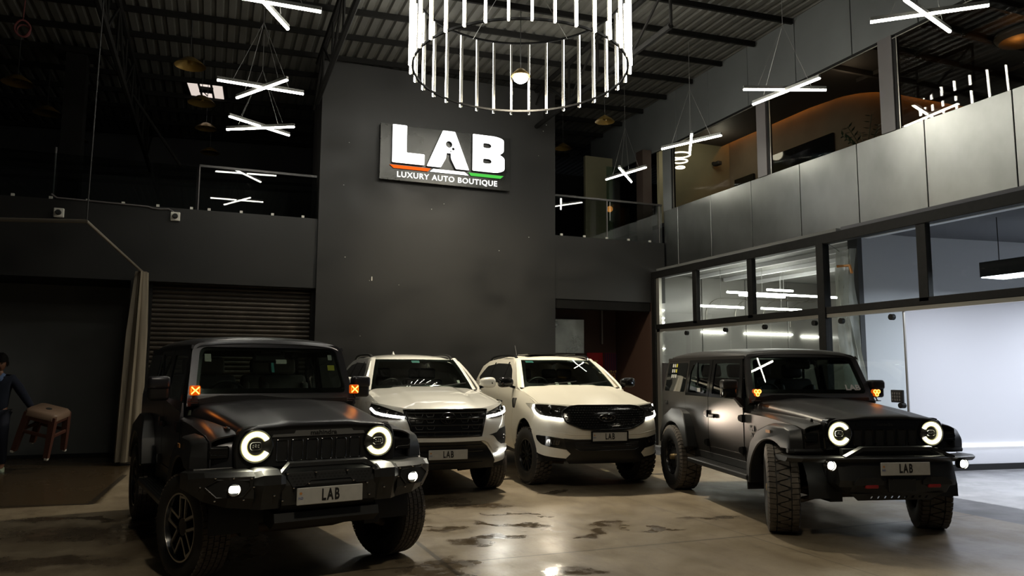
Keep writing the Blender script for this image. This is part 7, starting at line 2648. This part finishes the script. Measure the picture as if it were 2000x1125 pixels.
for rx, rz_, cz_ in ((0.098, 0.068, 1.012), (0.038, 0.066, 1.012), (0.070, 0.026, 1.046)):
    bm_tube(bm, [(bx + 0.040, rx * math.cos(2 * PI * q / 28), cz_ + rz_ * math.sin(2 * PI * q / 28)) for q in range(28)], 0.008, 6, True)
build('badge', bm, M['chrome_dark'], gr, 40)
for sy in (-1, 1):
    hp = mirrored([(0.50, 1.065), (0.66, 1.115), (0.80, 1.165), (0.878, 1.185), (0.895, 1.13), (0.890, 1.04), (0.80, 1.015), (0.62, 1.005), (0.52, 1.010), (0.50, 1.03)], sy)
    hl = front_sheet(sh, 'headlamp', hp, M['lens_dark'], fo, 0.008, 0.012)
    bm = bmesh.new()
    front_tube(sh, bm, [(sy * y, z) for y, z in ((0.535, 1.022), (0.65, 1.035), (0.78, 1.055), (0.85, 1.075), (0.882, 1.12))], 0.017, 0.012, False, 8)
    build('running_lamp', bm, M['drl_cool'], hl, 50)
    bm = bmesh.new()
    for y, z, w, h in ((0.62, 1.065, 0.09, 0.03), (0.72, 1.085, 0.07, 0.04), (0.81, 1.11, 0.05, 0.05)):
        p = sh.front(sy * sh.s_of_y(y), z, 0.008)
        bm_box(bm, p, (0.012, w, h), 0.006, Matrix.Rotation(-sy * R(25), 3, 'Z'))
    build('lamp_reflector', bm, M['reflector'], hl, 30)
    # dark pocket beside the grille and below the lamp
    ap = mirrored([(0.47, 1.112), (0.56, 1.075), (0.50, 1.03), (0.50, 0.99), (0.455, 0.80), (0.43, 0.79)], sy)
    front_sheet(sh, 'grille_wing', ap, M['gloss_black'], fo, 0.009, 0.012)
    fp = mirrored([(0.56, 0.795), (0.68, 0.82), (0.74, 0.865), (0.865, 0.885), (0.875, 0.70), (0.85, 0.665), (0.76, 0.665), (0.70, 0.70), (0.62, 0.785)], sy)
    fk = front_sheet(sh, 'fog_pocket', fp, M['joint'], fo, 0.006, 0.012)
    p = sh.front(sy * sh.s_of_y(0.80), 0.76, 0.006)
    bm = bmesh.new()
    bmesh.ops.create_uvsphere(bm, u_segments=12, v_segments=8, radius=0.024, matrix=Matrix.Translation(p))
    build('fog_lamp', bm, M['chrome_dark'], fk, 50)
    bm = bmesh.new()
    front_tube(sh, bm, [(sy * y, z) for y, z in ((0.645, 0.545), (0.74, 0.562), (0.82, 0.578), (0.885, 0.590))], 0.013, 0.012, False, 8)
    build('lit_strip', bm, M['drl_cool'], fo, 50)
    # raised white bar that bends down at the corner
    bm = bmesh.new()
    pts = [(0.0, 0.745), (0.40, 0.750), (0.47, 0.755), (0.53, 0.72), (0.60, 0.63), (0.64, 0.585), (0.86, 0.625)]
    secs = []
    for y, z in pts:
        s_ = sy * sh.s_of_y(y)
        secs.append([sh.front(s_, z + 0.030, -0.004), sh.front(s_, z + 0.024, 0.026), sh.front(s_, z - 0.024, 0.026), sh.front(s_, z - 0.034, -0.004)])
    bm_loft(bm, secs)
    fix_normals(bm)
    build('bumper_bar', bm, M['white_gloss'], fo, 40)
lo = front_sheet(sh, 'lower_bumper', [(-0.44, 0.715), (0.44, 0.715), (0.52, 0.66), (0.60, 0.55), (0.64, 0.47), (0.62, 0.38), (-0.62, 0.38), (-0.64, 0.47), (-0.60, 0.55), (-0.52, 0.66)], M['bumper_black'], fo, 0.012, 0.03)
bm = bmesh.new()
for z in (0.46, 0.60, 0.67):
    front_tube(sh, bm, [(-0.46, z), (0.46, z)], 0.008, 0.016)
build('intake_bar', bm, M['gloss_black'], lo, 40)
plate(fo, sh.front(0, 0.56)[0] + 0.035, 0.0, 0.566)
lamp('headlamp_beam', 'SPOT', (0.74, 0.74, 1.03), 40, (1.0, 0.95, 0.82), 0.06, fo, (1, 0.3, -0.2), R(110), 0.9)
lamp('headlamp_beam', 'SPOT', (0.74, -0.74, 1.03), 14, (1.0, 0.95, 0.82), 0.06, fo, (1, -0.1, -0.2), R(110), 0.9)
for (y, z, w, h, m, nm) in ((-0.02, 1.735, 0.12, 0.04, 'sticker_teal', 'teal_sticker'), (0.56, 1.43, 0.04, 0.05, 'sticker_white', 'white_card')):
    sheet(nm, [(y - w / 2, z - h / 2), (y + w / 2, z - h / 2), (y + w / 2, z + h / 2), (y - w / 2, z + h / 2)], lambda a, b: (wsf(a, b)[0] - 0.012, a, wsf(a, b)[2]), M[m], fo, (), 0.05, None, 0.001, (1, 0, 0.3))
bm = bmesh.new()
bm_loft(bm, [[(-3.0, -0.02, 1.86), (-3.16, -0.03, 1.86), (-3.16, 0.03, 1.86), (-3.0, 0.02, 1.86)], [(-3.10, -0.006, 1.94), (-3.15, -0.006, 1.94), (-3.15, 0.006, 1.94), (-3.10, 0.006, 1.94)]])
fix_normals(bm)
build('aerial', bm, M['white_gloss'], fo, 40)
